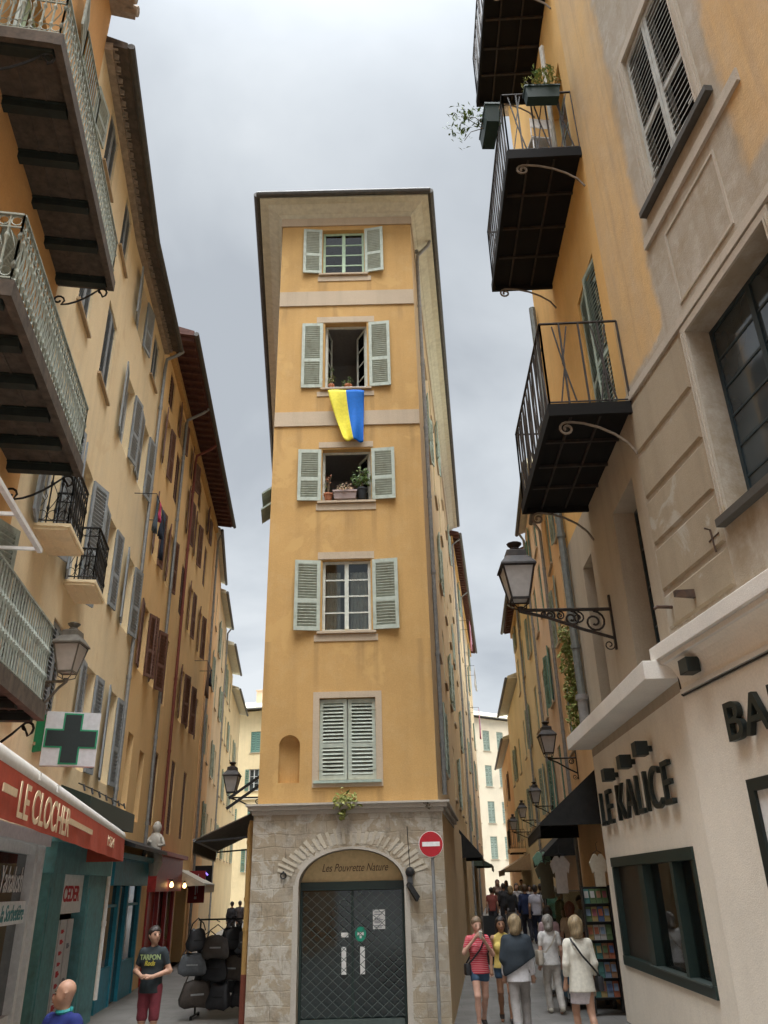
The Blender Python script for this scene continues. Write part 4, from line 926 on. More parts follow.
# ---- third house: dark ochre, oxblood shutters, deep raftered eave
H3 = House('ochre_house', 'dark ochre house with oxblood shutters and a deep dark red raftered eave', 'house', (-7.0, 26, 0))
def house3():
    F = L3F; r = dict(sh=M_red_sh, frame=M_grey_fr, pitch=.09); op = dict(ang=(172, 172), **r); cl = dict(ang=(4, 4), **r)
    top = 17.3; uu = F.u
    for k, z in enumerate((15.75, 13.6, 10.75)):
        hh = (1.15, 1.7, 1.75)[k]
        for j, u in enumerate((1.2, 3.4, 6.3, 8.4, 11.3)):
            st = (j*2+k) % 3
            H3.window(F, u, u+.8, z, z+hh, **(dict(op, shw=.45) if st else cl))
    for u in (1.0, 2.55): H3.window(F, u, u+.8, 7.5, 9.25, **dict(op, shw=.5, ang=(172, 165)))
    H3.window(F, 4.6, 5.3, 7.4, 9.4, **cl)
    for u in (8.0, 9.9): H3.window(F, u, u+.85, 7.55, 9.3, **dict(op, shw=.5))
    H3.window(F, 12.2, 12.9, 7.6, 9.2, **cl)
    for u, z0, z1 in ((.9, 3.9, 5.9), (2.5, 3.95, 5.7)): H3.window(F, u, u+.65, z0, z1, frame=M_ochre, glass=M_dark, rows=1, d=.35)
    for u, z0, z1 in ((4.5, 4.0, 6.0), (7.8, 3.95, 6.2), (10.6, 3.95, 6.2)): H3.window(F, u, u+.85, z0, z1, **cl)
    H3.hole(F, .3, 4.2, 0, 2.9, .3); H3.hole(F, 5.6, 10.4, 0, 2.9, .5); H3.hole(F, 11.0, 13.6, 0, 2.6, .8)
    mb = MB(); H3.panel(mb, F, 0, F.L, 0, top); H3.back(mb, [F], 8, 0, top); H3.part('wall', mb, M_ochre)
    eave(H3, F, .05, F.L, top+.2, .8, 'rafter')
    for u, m in ((4.1, M_zinc), (6.6, MATS['rust red pipe'])):
        H3.part; pipe(H3, [F.P(u, top+.1, .8), F.P(u, top-.1, .6), F.P(u, top-.4, .1), F.P(u, top-.7, .08), F.P(u, 2.9, .08)], m)
    # blue shop
    Bm = MATS['bright blue shop paint']; u0, u1 = .25, 4.3; mb = MB()
    for a in (u0, u0+1.3, u0+2.3, u1-.16): mb.fbox(F, a, a+.14, -.05, .07, 0, 2.45)
    mb.fbox(F, u0-.05, u1+.05, -.05, .2, 2.45, 3.0); mb.fbox(F, u0-.1, u1+.1, -.05, .32, 3.0, 3.12)
    for a, b in ((u0+.14, u0+1.3), (u0+2.44, u1-.16)): mb.fbox(F, a, b, -.05, .05, .0, .8); mb.fbox(F, a, b, -.05, .04, 2.0, 2.06)
    sf = H3.part('shop_front', mb, Bm)
    mb = MB(); mb.fbox(F, u0+.2, u1-.2, -.02, -.01, 0, 2.45); H3.part('shop_glass', mb, MATS['shop glass'], sf)
    mb = MB(); mb.hexa([F.P(u0-.1, 3.35, 0), F.P(u1+.4, 3.35, 0), F.P(u1+.4, 3.2, .6), F.P(u0-.1, 3.2, .6), F.P(u0-.1, 3.5, 0), F.P(u1+.4, 3.5, 0), F.P(u1+.4, 3.28, .6), F.P(u0-.1, 3.28, .6)]); H3.part('canopy', mb, M_iron)
    # red shop
    Rm = MATS['red shop paint']; u0, u1 = 5.5, 10.4; mb = MB()
    for a in (u0, u0+1.7, u0+3.2, u1-.2): mb.fbox(F, a, a+.18, -.05, .06, 0, 2.3)
    mb.fbox(F, u0-.05, u1+.05, -.05, .24, 2.3, 3.25); mb.fbox(F, u0-.1, u1+.1, -.05, .4, 3.25, 3.36); mb.fbox(F, u0+.18, u0+1.7, -.12, -.06, 0, 2.3); mb.fbox(F, u0+3.24, u1-.25, -.12, -.06, 0, .9)
    sf = H3.part('shop_front', mb, Rm)
    mb = MB(); mb.fbox(F, u0+.2, u1-.2, -.2, -.19, 0, 2.3); H3.part('shop_glass', mb, MATS['shop glass'], sf)
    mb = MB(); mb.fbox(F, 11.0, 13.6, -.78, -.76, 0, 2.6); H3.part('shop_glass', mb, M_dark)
flat('rust red pipe', (.2, .055, .04))
house3()
def shop_extras():
    F = L3F
    # white cherub-like statue is a plain carved figure on a corbel
    u, z = F.px(154, 862, .3); b = F.P(u, z, .3)
    o = empty('carved_figure', b, 'white carved stone figure standing on a corbel between the blue and red shops', 'statue')
    mb = MB(); mb.lathe([(.10, -.35), (.22, -.06), (.24, 0)], b, 10); mb.beam(b+Vector((0, 0, -.1)), F.P(u, z-.1, 0), .2, .2); mb.build('corbel', MATS['pale limestone'], o, base=b)
    mb = MB(); mb.lathe([(.2, 0), (.22, .12), (.16, .3), (.2, .5), (.17, .66), (.08, .74), (.12, .82), (.13, .9), (.08, 1.0), (.01, 1.04)], b, 12, 1, .8)
    mb.tube([b+Vector((.16, -.05, .6)), b+Vector((.26, -.12, .42)), b+Vector((.12, -.2, .4))], [.06, .05, .04], 7); mb.tube([b+Vector((-.16, 0, .6)), b+Vector((-.22, -.1, .45)), b+Vector((-.1, -.2, .52))], [.06, .05, .04], 7)
    mb.tube([b+Vector((0, .1, .9)), b+Vector((-.12, .1, .6)), b+Vector((-.25, .06, .2))], [.1, .1, .05], 7)
    mb.build('figure', MATS['white stone'], o, base=b, smooth=True)
    # projecting red sign, bulbs, violet neon
    u, z = F.px(186, 887, 0); p = F.P(u, z, 0); Fs = Facade(V2(p)+F.n*.08, V2(p)+F.n*.68)
    o = empty('projecting_sign', p, 'tall red sign board projecting from the dark red shop front', 'sign'); zt, zb = Fs.z(195, 871), Fs.z(195, 903)
    mb = MB(); mb.fbox(Fs, 0, Fs.L, -.1, 0, zb, zt); mb.build('board', MATS['sign red dark'], o, base=p)
    mb = MB(); mb.fbox(Fs, Fs.L*.42, Fs.L*.5, -.05, .006, zb+.25*(zt-zb), zb+.86*(zt-zb)); mb.fbox(Fs, Fs.L*.56, Fs.L*.6, -.05, .006, zb+.3*(zt-zb), zb+.9*(zt-zb)); mb.fbox(Fs, Fs.L*.4, Fs.L*.55, -.05, .006, zb+.12*(zt-zb), zb+.2*(zt-zb)); mb.build('sign_marks', MATS['sign pale'], o, base=p)
    mb = MB(); mb.beam(Fs.P(-.12, (zt+zb)/2, -.05), Fs.P(.02, (zt+zb)/2, -.05), .05); mb.build('arm', M_iron, o, base=p)
    for x, y in ((171.5, 885), (184.5, 886)):
        u, z = F.px(x, y, .35); p = F.P(u, z, .35); o = empty('hanging_bulb', p, 'small warm bulb lit below the red shop fascia, %s' % ('nearer the statue' if x < 180 else 'nearer the projecting red sign'), 'lamp', 'bulbs on the red shop front')
        mb = MB(); mb.lathe([(.01, -.07), (.05, -.05), (.065, 0), (.04, .06), (.025, .09)], (0, 0, 0), 10); mb.build('bulb', MATS['warm bulb'], o, smooth=True)
        mb = MB(); mb.tube([(0, 0, .09), (0, 0, .16)], .03, 8); mb.tube([Vector((0, 0, .15)), F.P(u, z+.15, .24)-p], .012, 5); mb.build('socket', M_iron, o)
    u, z = F.px(204, 878, .4); p = F.P(u, z, .4); Fs = Facade(V2(p)-Vector((.45, 0)), V2(p)+Vector((.3, 0)))
    o = empty('neon_sign', p, 'small violet neon sign glowing in the dark shop beyond the red sign', 'sign')
    mb = MB(); mb.fbox(Fs, 0, Fs.L, -.08, 0, z-.45, z+.45); mb.build('backing', M_dark, o, base=p)
    mb = MB(); c = Fs.P(Fs.L/2, z+.1, .02); ex = Fs.t.to_3d(); mb.tube([c-ex*.2+Vector((0, 0, -.05)), c-ex*.1+Vector((0, 0, .1)), c+Vector((0, 0, .0)), c+ex*.1+Vector((0, 0, .12)), c+ex*.22], .03, 6)
    for i in range(4): mb.tube([Fs.P(.1+.18*i, z-.36, .02), Fs.P(.1+.18*i, z-.22, .02)], .025, 5)
    mb.build('neon_tube', MATS['violet neon'], o, base=p)
flat('white stone', (.55, .52, .46)); flat('sign red dark', (.22, .015, .02)); flat('sign pale', (.45, .42, .45)); emit('warm bulb', (1, .62, .25), 5); emit('violet neon', (.3, .2, .95), 1.6)
shop_extras()
# ------------------------------------------------------------------ the right side: the painted corner palace with its white bar front
RB = Facade((4.17, 16.9), (3.976, 10.82)); RA = Facade((3.976, 10.82), (5.6, -4.5))
M_grey_st = plaster('grey beige stone paint', (.46, .40, .32), (.52, .46, .38), .45, .5, patch=(.42, .34, .23), patch_lo=.6)
def palace_paint():
    # grey stone paint with fields of golden limewash that fade out raggedly towards the window surrounds
    m, nt, b = newmat('palace wall paint'); p = pos(nt); sep = nt.nodes.new('ShaderNodeSeparateXYZ'); g = nt.nodes.new('ShaderNodeNewGeometry'); nt.links.new(g.outputs['Position'], sep.inputs[0])
    def mt(op, a, c=None):
        n = nt.nodes.new('ShaderNodeMath'); n.operation = op
        for i, v in enumerate((a, c)):
            if v is None: continue
            if hasattr(v, 'links'): nt.links.new(v, n.inputs[i])
            else: n.inputs[i].default_value = v
        return n.outputs[0]
    def step(x, lo, hi): r = nt.nodes.new('ShaderNodeMapRange'); r.clamp = True; r.interpolation_type = 'SMOOTHSTEP'; nt.links.new(x, r.inputs[0]); r.inputs[1].default_value = lo; r.inputs[2].default_value = hi; return r.outputs[0]
    nz = mt('MULTIPLY', mt('SUBTRACT', noise(nt, p, 1.6, 7, .62), .5), .55)
    y = mt('ADD', sep.outputs[1], nz); z = mt('ADD', sep.outputs[2], nz)
    a = mt('MULTIPLY', step(y, 9.2, 9.42), step(z, 9.45, 9.6)); c2 = mt('MULTIPLY', step(y, 6.9, 6.68), step(z, 9.7, 10.0)); mask = mt('MAXIMUM', a, c2)
    wear = ramp(nt, noise(nt, pos(nt, (1.2, 1.2, .35)), 1.5, 7, .65), [(.35, (1, 1, 1)), (.7, (.62,)*3)]); mk = mt('MULTIPLY', mask, wear)
    st = noise(nt, pos(nt, (4, 4, .2)), 1.0, 6, .62)
    grey = mixc(nt, ramp(nt, noise(nt, p, 1.1, 8, .65, .5), [(.42, (0, 0, 0)), (.62, (1, 1, 1))]), (.42, .365, .29), (.36, .295, .21)); grey = mixc(nt, ramp(nt, noise(nt, pos(nt, (1, 1, 1), (4, 4, 1)), 2.7, 8, .7), [(.5, (0, 0, 0)), (.7, (.7,)*3)]), grey, (.54, .49, .42))
    gold = mixc(nt, noise(nt, p, 1.3, 7, .62), (.58, .35, .14), (.67, .44, .20))
    c = mixc(nt, mk, grey, gold); c = mixc(nt, ramp(nt, st, [(.5, (0, 0, 0)), (.8, (.5,)*3)]), c, (.25, .19, .12)); c = mixc(nt, ramp(nt, noise(nt, p, 22, 4, .6), [(.35, (.12,)*3), (.65, (0, 0, 0))]), c, (.2, .16, .11))
    nt.links.new(c, b.inputs['Base Color']); b.inputs['Roughness'].default_value = .9; b.inputs['Specular IOR Level'].default_value = .2
    h = mt('ADD', noise(nt, p, 45, 4), mt('MULTIPLY', noise(nt, p, 4, 5), 1.5)); bump(nt, b, h, .4, .012); return m
M_palace = palace_paint()
M_grey_dk = plaster('grimy grey brown stone paint', (.43, .36, .27), (.48, .42, .33), .4, .5)
M_gold = plaster('golden lime render', (.70, .42, .15), (.72, .5, .25), .45, .4)
M_bar = plaster('cream white bar front', (.84, .77, .655), (.80, .74, .64), .35, .22)
M_letter = flat('dark green letters', (.012, .018, .016), .45)
M_navy = paint('dark blue green window frame', (.02, .035, .042), .45, .2)
M_shut_w = paint('weathered grey white shutter', (.42, .42, .38), .75, .12, dirt=(.24, .21, .17), dirt_amt=.7)
M_pipe_g = paint('grey green pipe', (.17, .18, .165), .55, .2, .2)
M_dkiron = paint('brown black iron', (.028, .022, .018), .6, .35, .2, dirt=(.08, .045, .025))
def iron_balcony(h, F, u0, u1, z, d, rail, door=True):
    mb = MB(); mb.fbox(F, u0, u1, .0, d, z+.03, z+.11); mb.fbox(F, u0-.02, u1+.02, d-.05, d+.02, z-.08, z+.14); mb.fbox(F, u0-.02, u0+.05, 0, d-.051, z-.08, z+.139); mb.fbox(F, u1-.05, u1+.02, 0, d-.051, z-.08, z+.139)
    b = h.part('balcony', mb, MATS['black slab'])
    mb = MB()
    for k in (.36, .72): mb.fbox(F, u0+.06, u1-.06, d*k-.018, d*k+.018, z-.02, z+.026)
    for k in (.27, .5, .74): u = u0+(u1-u0)*k; mb.fbox(F, u-.024, u+.024, .0, d-.06, z-.03, z+.024)
    h.part('slab_frame', mb, M_dkiron, b)
    mb = MB(); top = z+.14+rail; path = [F.P(u0+.02, 0, 0), F.P(u0+.02, 0, d-.02), F.P(u1-.02, 0, d-.02), F.P(u1-.02, 0, 0)]
    railing_mesh(mb, [Vector((p.x, p.y)) for p in path], z+.13, rail, .26, .02, 'plain')
    for a, c in zip(path[:-1], path[1:]):
        n = max(1, round((c-a).length/.52))
        for i in range(n):
            p = a.lerp(c, (i+.5)/n); e = (c-a).normalized()
            mb.tube([p+e*(-.12)+Vector((0, 0, z+.2)), p+e*.0+Vector((0, 0, z+.13+rail*.45)), p+e*(-.02)+Vector((0, 0, z+.13+rail*.5)), p+e*.12+Vector((0, 0, z+.13+rail*.96))], .015, 4)
            mb.tube([p+e*(.12)+Vector((0, 0, z+.2)), p+Vector((0, 0, z+.13+rail*.45)), p+e*(-.12)+Vector((0, 0, z+.13+rail*.96))], .015, 4)
    h.part('railing', mb, M_dkiron, b)
    for u in (u1-.12, u0+.12):
        mb = MB(); c = F.P(u, z-.22, d-.25); pts = [F.P(u, z-.75, .01)]+[F.P(u, z-.75+.62*math.sin(t*math.pi/2), .01+(d-.3)*(1-math.cos(t*math.pi/2))**.75) for t in (.2, .4, .6, .8, .95)]
        n3 = F.n.to_3d(); pts += scroll_pts(F.P(u, z-.25, d-.26), n3, (0, 0, 1), .12, .03, -1.4, math.pi/2, 16)
        mb.tube(pts, .022, 6); h.part('bracket', mb, MATS['grey brown bracket'], b, smooth=True)
    return b
flat('black slab', (.011, .010, .009), .85, 0, .15); paint('grey brown bracket', (.2, .16, .12), .7, .25)
HR = House('corner_palace', 'large grey and golden painted corner house above the white bar front on the right', 'house', (4.2, 10.8, 0))
def palace():
    TOP = 24.0; cz = 4.95
    # windows on the near face
    w = HR.window(RA, 2.04, 3.54, 11.62, 14.7, sh=M_shut_w, frame=M_shut_w, glass=M_dark, rows=2, ang=(2, 2), pitch=.105, d=.22)
    w2 = HR.window(RA, 2.09, 4.1, 6.3, 9.05, frame=M_navy, glass=M_glass, rows=6, d=.36)
    # deep openings on the alley face
    HR.window(RB, 4.25, 5.62, 5.3, 8.15, frame=M_navy, glass=M_glass, rows=4, d=.42)
    HR.window(RB, 1.45, 2.3, 5.2, 8.2, frame=M_navy, glass=M_glass, rows=4, d=.4)
    HR.window(RB, 4.15, 5.6, 9.3, 12.9, sh=MATS['faded grey green shutter'], frame=M_shut_dk, glass=M_glass, rows=4, d=.12, ang=(3, 8), pitch=.09)
    HR.window(RB, 4.15, 5.6, 15.2, 18.3, frame=M_shut_dk, glass=M_glass, rows=4, d=.3)
    # bar front openings
    bu0, bu1 = .5, 5.47; HR.hole(RB, bu0, bu1, .93, 2.69, .25)
    mb = MB(); zc = 4.6
    HR.panel(mb, RB, 0, RB.L, zc, 9.2); HR.part('alley_wall', mb, M_grey_dk)
    mb = MB(); HR.panel(mb, RB, 0, RB.L, 9.2, TOP); HR.part('upper_alley_wall', mb, M_gold)
    mb = MB(); HR.panel(mb, RA, 0, RA.L, zc, TOP); HR.back(mb, [RB, RA], 9, 0, TOP); HR.part('wall', mb, M_palace)
    mb = MB(); HR.panel(mb, RB, 0, RB.L, 0, zc); HR.panel(mb, RA, 0, RA.L, 0, zc); HR.part('bar_front', mb, M_bar)
    # mouldings
    def strip(F, u0, u1, z0, z1, o, name='moulding'): mb = MB(); mb.fbox(F, u0, u1, -.01, o, z0, z1); HR.part(name, mb, M_grey_st)
    strip(RA, .003, 7, 9.2, 9.28, .05); strip(RA, .003, 7, 9.281, 9.36, .03)
    strip(RA, 1.55, 4.4, 11.02, 11.12, .05); strip(RA, 1.55, 4.4, 11.121, 11.24, .03)
    mb = MB(); mb.fbox(RA, 1.72, 3.9, -.02, .11, 11.5, 11.6); HR.part('sill', mb, MATS['dark sill stone'], w)
    mb = MB(); mb.fbox(RA, 1.95, 4.3, -.02, .12, 6.18, 6.28); HR.part('sill', mb, MATS['dark sill stone'], w2)
    for (u0, u1, z0, z1, b) in ((2.04, 3.54, 11.62, 14.7, .17), (2.09, 4.1, 6.3, 9.05, .12)):
        mb = MB()
        for a, c, e, g in ((u0-b, u0-.003, z0, z1+.003), (u1+.003, u1+b, z0, z1+.003), (u0-b, u1+b, z1+.004, z1+b)):
            mb.fbox(RA, a, c, -.01, .035, e, g)
            if g-e > .5: mb.fbox(RA, a+.02, a+.05, .03, .055, e, g); mb.fbox(RA, c-.05, c-.02, .03, .055, e, g)
        HR.part('window_architrave', mb, M_grey_st)
    # sunk panel under the upper window
    mb = MB()
    for a, c, e, g in ((2.1, 3.6, 10.75, 10.79), (2.1, 2.14, 9.55, 10.75), (3.56, 3.6, 9.55, 10.75), (2.1, 3.6, 9.51, 9.55)): mb.fbox(RA, a, c, -.01, .02, e, g)
    HR.part('panel_moulding', mb, M_grey_st)
    # drafted blocks at the corner
    zz = [9.17, 8.24, 7.46, 6.7, 5.98, 5.42]
    for a, b in zip(zz[1:], zz[:-1]):
        mb = MB(); hh = (b-a-.07)/2; m = (a+b)/2; P = RA.P
        o0, o1, e = .0, .032, .035; u0, u1 = .06, 1.9
        mb.hexa([P(u0, m-hh, o0), P(u1, m-hh, o0), P(u1-e, m-hh+e, o1), P(u0+e, m-hh+e, o1), P(u0, m+hh, o0), P(u1, m+hh, o0), P(u1-e, m+hh-e, o1), P(u0+e, m+hh-e, o1)]); HR.part('drafted_block', mb, MATS['drafted stone'])
    # white cornices of the bar
    mb = MB(); mb.fbox(RB, -.05, RB.L+.12, -.05, .48, 4.76, 5.02); HR.part('bar_cornice', mb, MATS['white cornice'], bevel=.012)
    mb = MB(); mb.fbox(RA, -.1, RA.L, -.05, .3, 5.02, 5.22); mb.fbox(RA, -.08, RA.L, -.05, .25, 4.95, 5.02); HR.part('bar_cornice', mb, MATS['white cornice'], bevel=.01)
    mb = MB(); n = 8
    for i in range(n):
        a0, a1 = math.pi/2*i/n, math.pi/2*(i+1)/n; f = lambda u, a: RA.P(u, 4.60+.36*math.sin(a), .03+.21*(1-math.cos(a)))
        mb.quad(f(.1, a0), f(RA.L, a0), f(RA.L, a1), f(.1, a1))
    HR.part('cove', mb, M_bar)
    mb = MB(); mb.fbox(RA, .1, RA.L, -.02, .05, 4.55, 4.61); HR.part('ledge', mb, MATS['white cornice'])
    mb = MB(); mb.tube([RA.P(.1, 4.53, .02), RA.P(RA.L, 4.53, .02)], .013, 5); mb.tube([RA.P(.1, 4.53, .03), RA.P(.12, 4.8, .05), RA.P(.0, 5.0, .1)], .013, 5); HR.part('cable', mb, M_iron)
    # serving hatch window
    mb = MB(); d = -.1
    for a, b, e, g in ((bu0, bu1, 2.53, 2.69), (bu0, bu1, .93, 1.08), (bu0, bu0+.12, 1.08, 2.53), (bu1-.12, bu1, 1.08, 2.53), (2.45, 2.75, 1.08, 2.53), (4.3, 4.45, 1.08, 2.53)): mb.fbox(RB, a+.002, b-.002, d-.1, .03 if e in (2.53, .93) else .02, e+.002, g-.002)
    hw = HR.part('bar_window', mb, MATS['dark green metal'])
    mb = MB(); mb.fbox(RB, bu0+.12, 2.45, d, d+.02, 1.08, 2.53); HR.part('blind_panel', mb, MATS['dark brown panel'], hw)
    for a, b in ((2.75, 4.3), (4.45, bu1-.12)): mb = MB(); mb.fbox(RB, a, b, d-.02, d-.012, 1.08, 2.53); HR.part('pane', mb, M_clear, hw)
    mb = MB(); mb.fbox(RB, 2.5, bu1-.1, -.08, .06, 1.06, 1.082); HR.part('counter_edge', mb, MATS['grille steel'], hw)
    mb = MB(); a, b, e, g, dd = bu0-.3, bu1+.3, .4, 3.2, -2.2
    P = RB.P
    mb.quad(P(a, e, dd), P(b, e, dd), P(b, g, dd), P(a, g, dd)); mb.quad(P(a, e, -.26), P(a, e, dd), P(a, g, dd), P(a, g, -.26)); mb.quad(P(b, e, -.26), P(b, e, dd), P(b, g, dd), P(b, g, -.26)); mb.quad(P(a, e, -.26), P(b, e, -.26), P(b, e, dd), P(a, e, dd)); mb.quad(P(a, g, -.26), P(b, g, -.26), P(b, g, dd), P(a, g, dd))
    HR.part('bar_room', mb, MATS['brown bar room'], hw)
    for (a, b, e, g, m) in ((3.0, 3.9, 2.0, 2.5, 'dim orange poster'), (3.3, 3.9, 1.3, 1.8, 'dark interior')): mb = MB(); mb.fbox(RB, a, b, -1.5, -1.45, e, g); HR.part('poster', mb, MATS[m], hw)
    # pipe down the corner of the alley face
    u = .3; pipe(HR, [RB.P(u, 16, .12), RB.P(u, 5.6, .12)], M_pipe_g, .085)
    mb = MB(); mb.lathe([(.13, 0), (.13, .1), (.11, .12), (.11, .8), (.14, .82), (.14, .92)], RB.P(u, 4.9, .12), 12); HR.part('pipe_foot', mb, MATS['old grey pipe'], smooth=True)
    # balconies
    for z, u0, u1, d in ((9.05, 2.6, 6.25, 1.3), (15.0, 2.3, 6.06, 1.4), (20.6, 2.9, 5.9, 1.4)): iron_balcony(HR, RB, u0, u1, z, d, 1.62)
    mb = MB(); mb.hexa([RB.P(-.2, TOP, -.2), RA.P(RA.L, TOP, -.2), RA.P(RA.L, TOP, .6), RB.P(-.2, TOP, .6), RB.P(-.2, TOP+.3, -.2), RA.P(RA.L, TOP+.3, -.2), RA.P(RA.L, TOP+.2, .6), RB.P(-.2, TOP+.2, .6)]); HR.part('roof', mb, M_tile)
    # rusty fittings left in the stone
    for (x, y, k) in ((712, 540, 0), (692, 596, 1), (671, 607, 2)):
        u_, z_ = RA.px(x, y, .05); mb = MB()
        if k == 0: mb.tube([RA.P(u_, z_-.16, .03), RA.P(u_, z_+.14, .05), RA.P(u_, z_+.16, .12)], .014, 5); mb.tube([RA.P(u_-.1, z_+.02, .03), RA.P(u_+.16, z_+.03, .03)], .014, 5)
        elif k == 1: mb.hexa([RA.P(u_, z_-.04, 0), RA.P(u_+.06, z_-.04, 0), RA.P(u_+.06, z_-.02, .3), RA.P(u_, z_-.02, .3), RA.P(u_, z_+.08, 0), RA.P(u_+.06, z_+.08, 0), RA.P(u_+.06, z_+.06, .3), RA.P(u_, z_+.06, .3)])
        else: mb.tube([RA.P(u_, z_, 0), RA.P(u_, z_, .25), RA.P(u_, z_-.03, .3)], .025, 6)
        HR.part('iron_fitting', mb, M_rust)
flat('dark sill stone', (.07, .062, .05), .8); plaster('drafted stone', (.34, .275, .19), (.39, .32, .23), .5, .5, patch=(.41, .37, .30), patch_lo=.56); plaster('white cornice', (.74, .70, .63), None, .15, .15)
paint('dark brown panel', (.03, .024, .017), .35, .3); flat('brown bar room', (.10, .07, .045), .8); flat('dim orange poster', (.3, .1, .03)); paint('old grey pipe', (.22, .21, .2), .7, .2)
palace()
def bar_sign():
    p = RB.P(3, 3.2, 0); o = empty('wall_lettering', p, 'dark letters LE KALICE standing off the white bar wall', 'sign')
    z0 = 3.25; hgt = .6; ua, ub = .42, 5.24
    tm = text_mesh('LE KALICE', 1, .03, 1, 0, M_letter, 'LEFT', -.004, 1.1); w = max(v.co.x for v in tm.vertices); h = max(v.co.z for v in tm.vertices); tm.transform(Matrix.Diagonal(((ub-ua)/w, 1, hgt/h, 1))); link_words(tm, o, RB.P(ua, z0, .06)-p, RB.rot)
    p = RA.P(1.2, 3.76, 0); o = empty('wall_lettering', p, 'dark letters BAR on the white wall above the framed menu', 'sign')
    tm = text_mesh('BAR', 1, .035, 1, 0, M_letter, 'LEFT', .006, 1.1); h = max(v.co.z for v in tm.vertices); w = max(v.co.x for v in tm.vertices); tm.transform(Matrix.Diagonal((1.45/w, 1, .44/h, 1))); link('lettering', tm, o, RA.P(1.14, 3.75, .06)-p, RA.rot)
    spots = [(609, 775, RB, 'square black spotlight above the letter L of the bar lettering'), (625, 762, RB, 'square black spotlight above the middle of the bar lettering'), (641, 749, RB, 'square black spotlight above the right end of the bar lettering'), (690, 666, RA, 'square black spotlight under the cornice on the near bar wall')]
    for x, y, F, lab in spots:
        u, z = F.px(x, y, .16); p = F.P(u, z, 0); o = empty('wall_spotlight', p, lab, 'spotlight', 'square spotlights on the bar wall')
        s = .13 if F is RB else .12
        mb = MB(); mb.fbox(F, u-s, u+s, .08, .08+s*1.5, z-s*.8, z+s*.8); mb.build('lamp_head', M_letter, o, base=p, bevel=.008)
        mb = MB(); mb.fbox(F, u-.04, u+.04, 0, .08, z-.04, z+.04); mb.build('wall_plate', M_letter, o, base=p)
    u0, z1 = RA.px(747, 780, .04); u1 = u0+1.0; z0 = z1-1.35; p = RA.P(u0, z0, 0)
    o = empty('menu_frame', p, 'dark framed menu poster with a red mark on the near bar wall', 'poster')
    mb = MB(); b = .13
    for a, c, e, g in ((u0, u1, z1-b, z1), (u0, u1, z0, z0+b), (u0, u0+b, z0+b, z1-b), (u1-b, u1, z0+b, z1-b)): mb.fbox(RA, a, c, 0, .06, e, g)
    mb.build('frame', M_letter, o, base=p)
    mb = MB(); mb.fbox(RA, u0+b, u1-b, .01, .02, z0+b, z1-b); mb.build('paper', M_white, o, base=p)
    mb = MB(); cu, cz_ = u0+.36, z1-.45; mb.prism([(cu+.1*math.cos(k*.63), cz_+.16*math.sin(k*.63)) for k in range(10)], .01, .024, RA); mb.prism([(cu-.02, cz_+.1), (cu+.2, cz_+.18), (cu+.22, cz_-.05)], .01, .0245, RA); mb.build('red_mark', MATS['sign red'], o, base=p)
bar_sign()
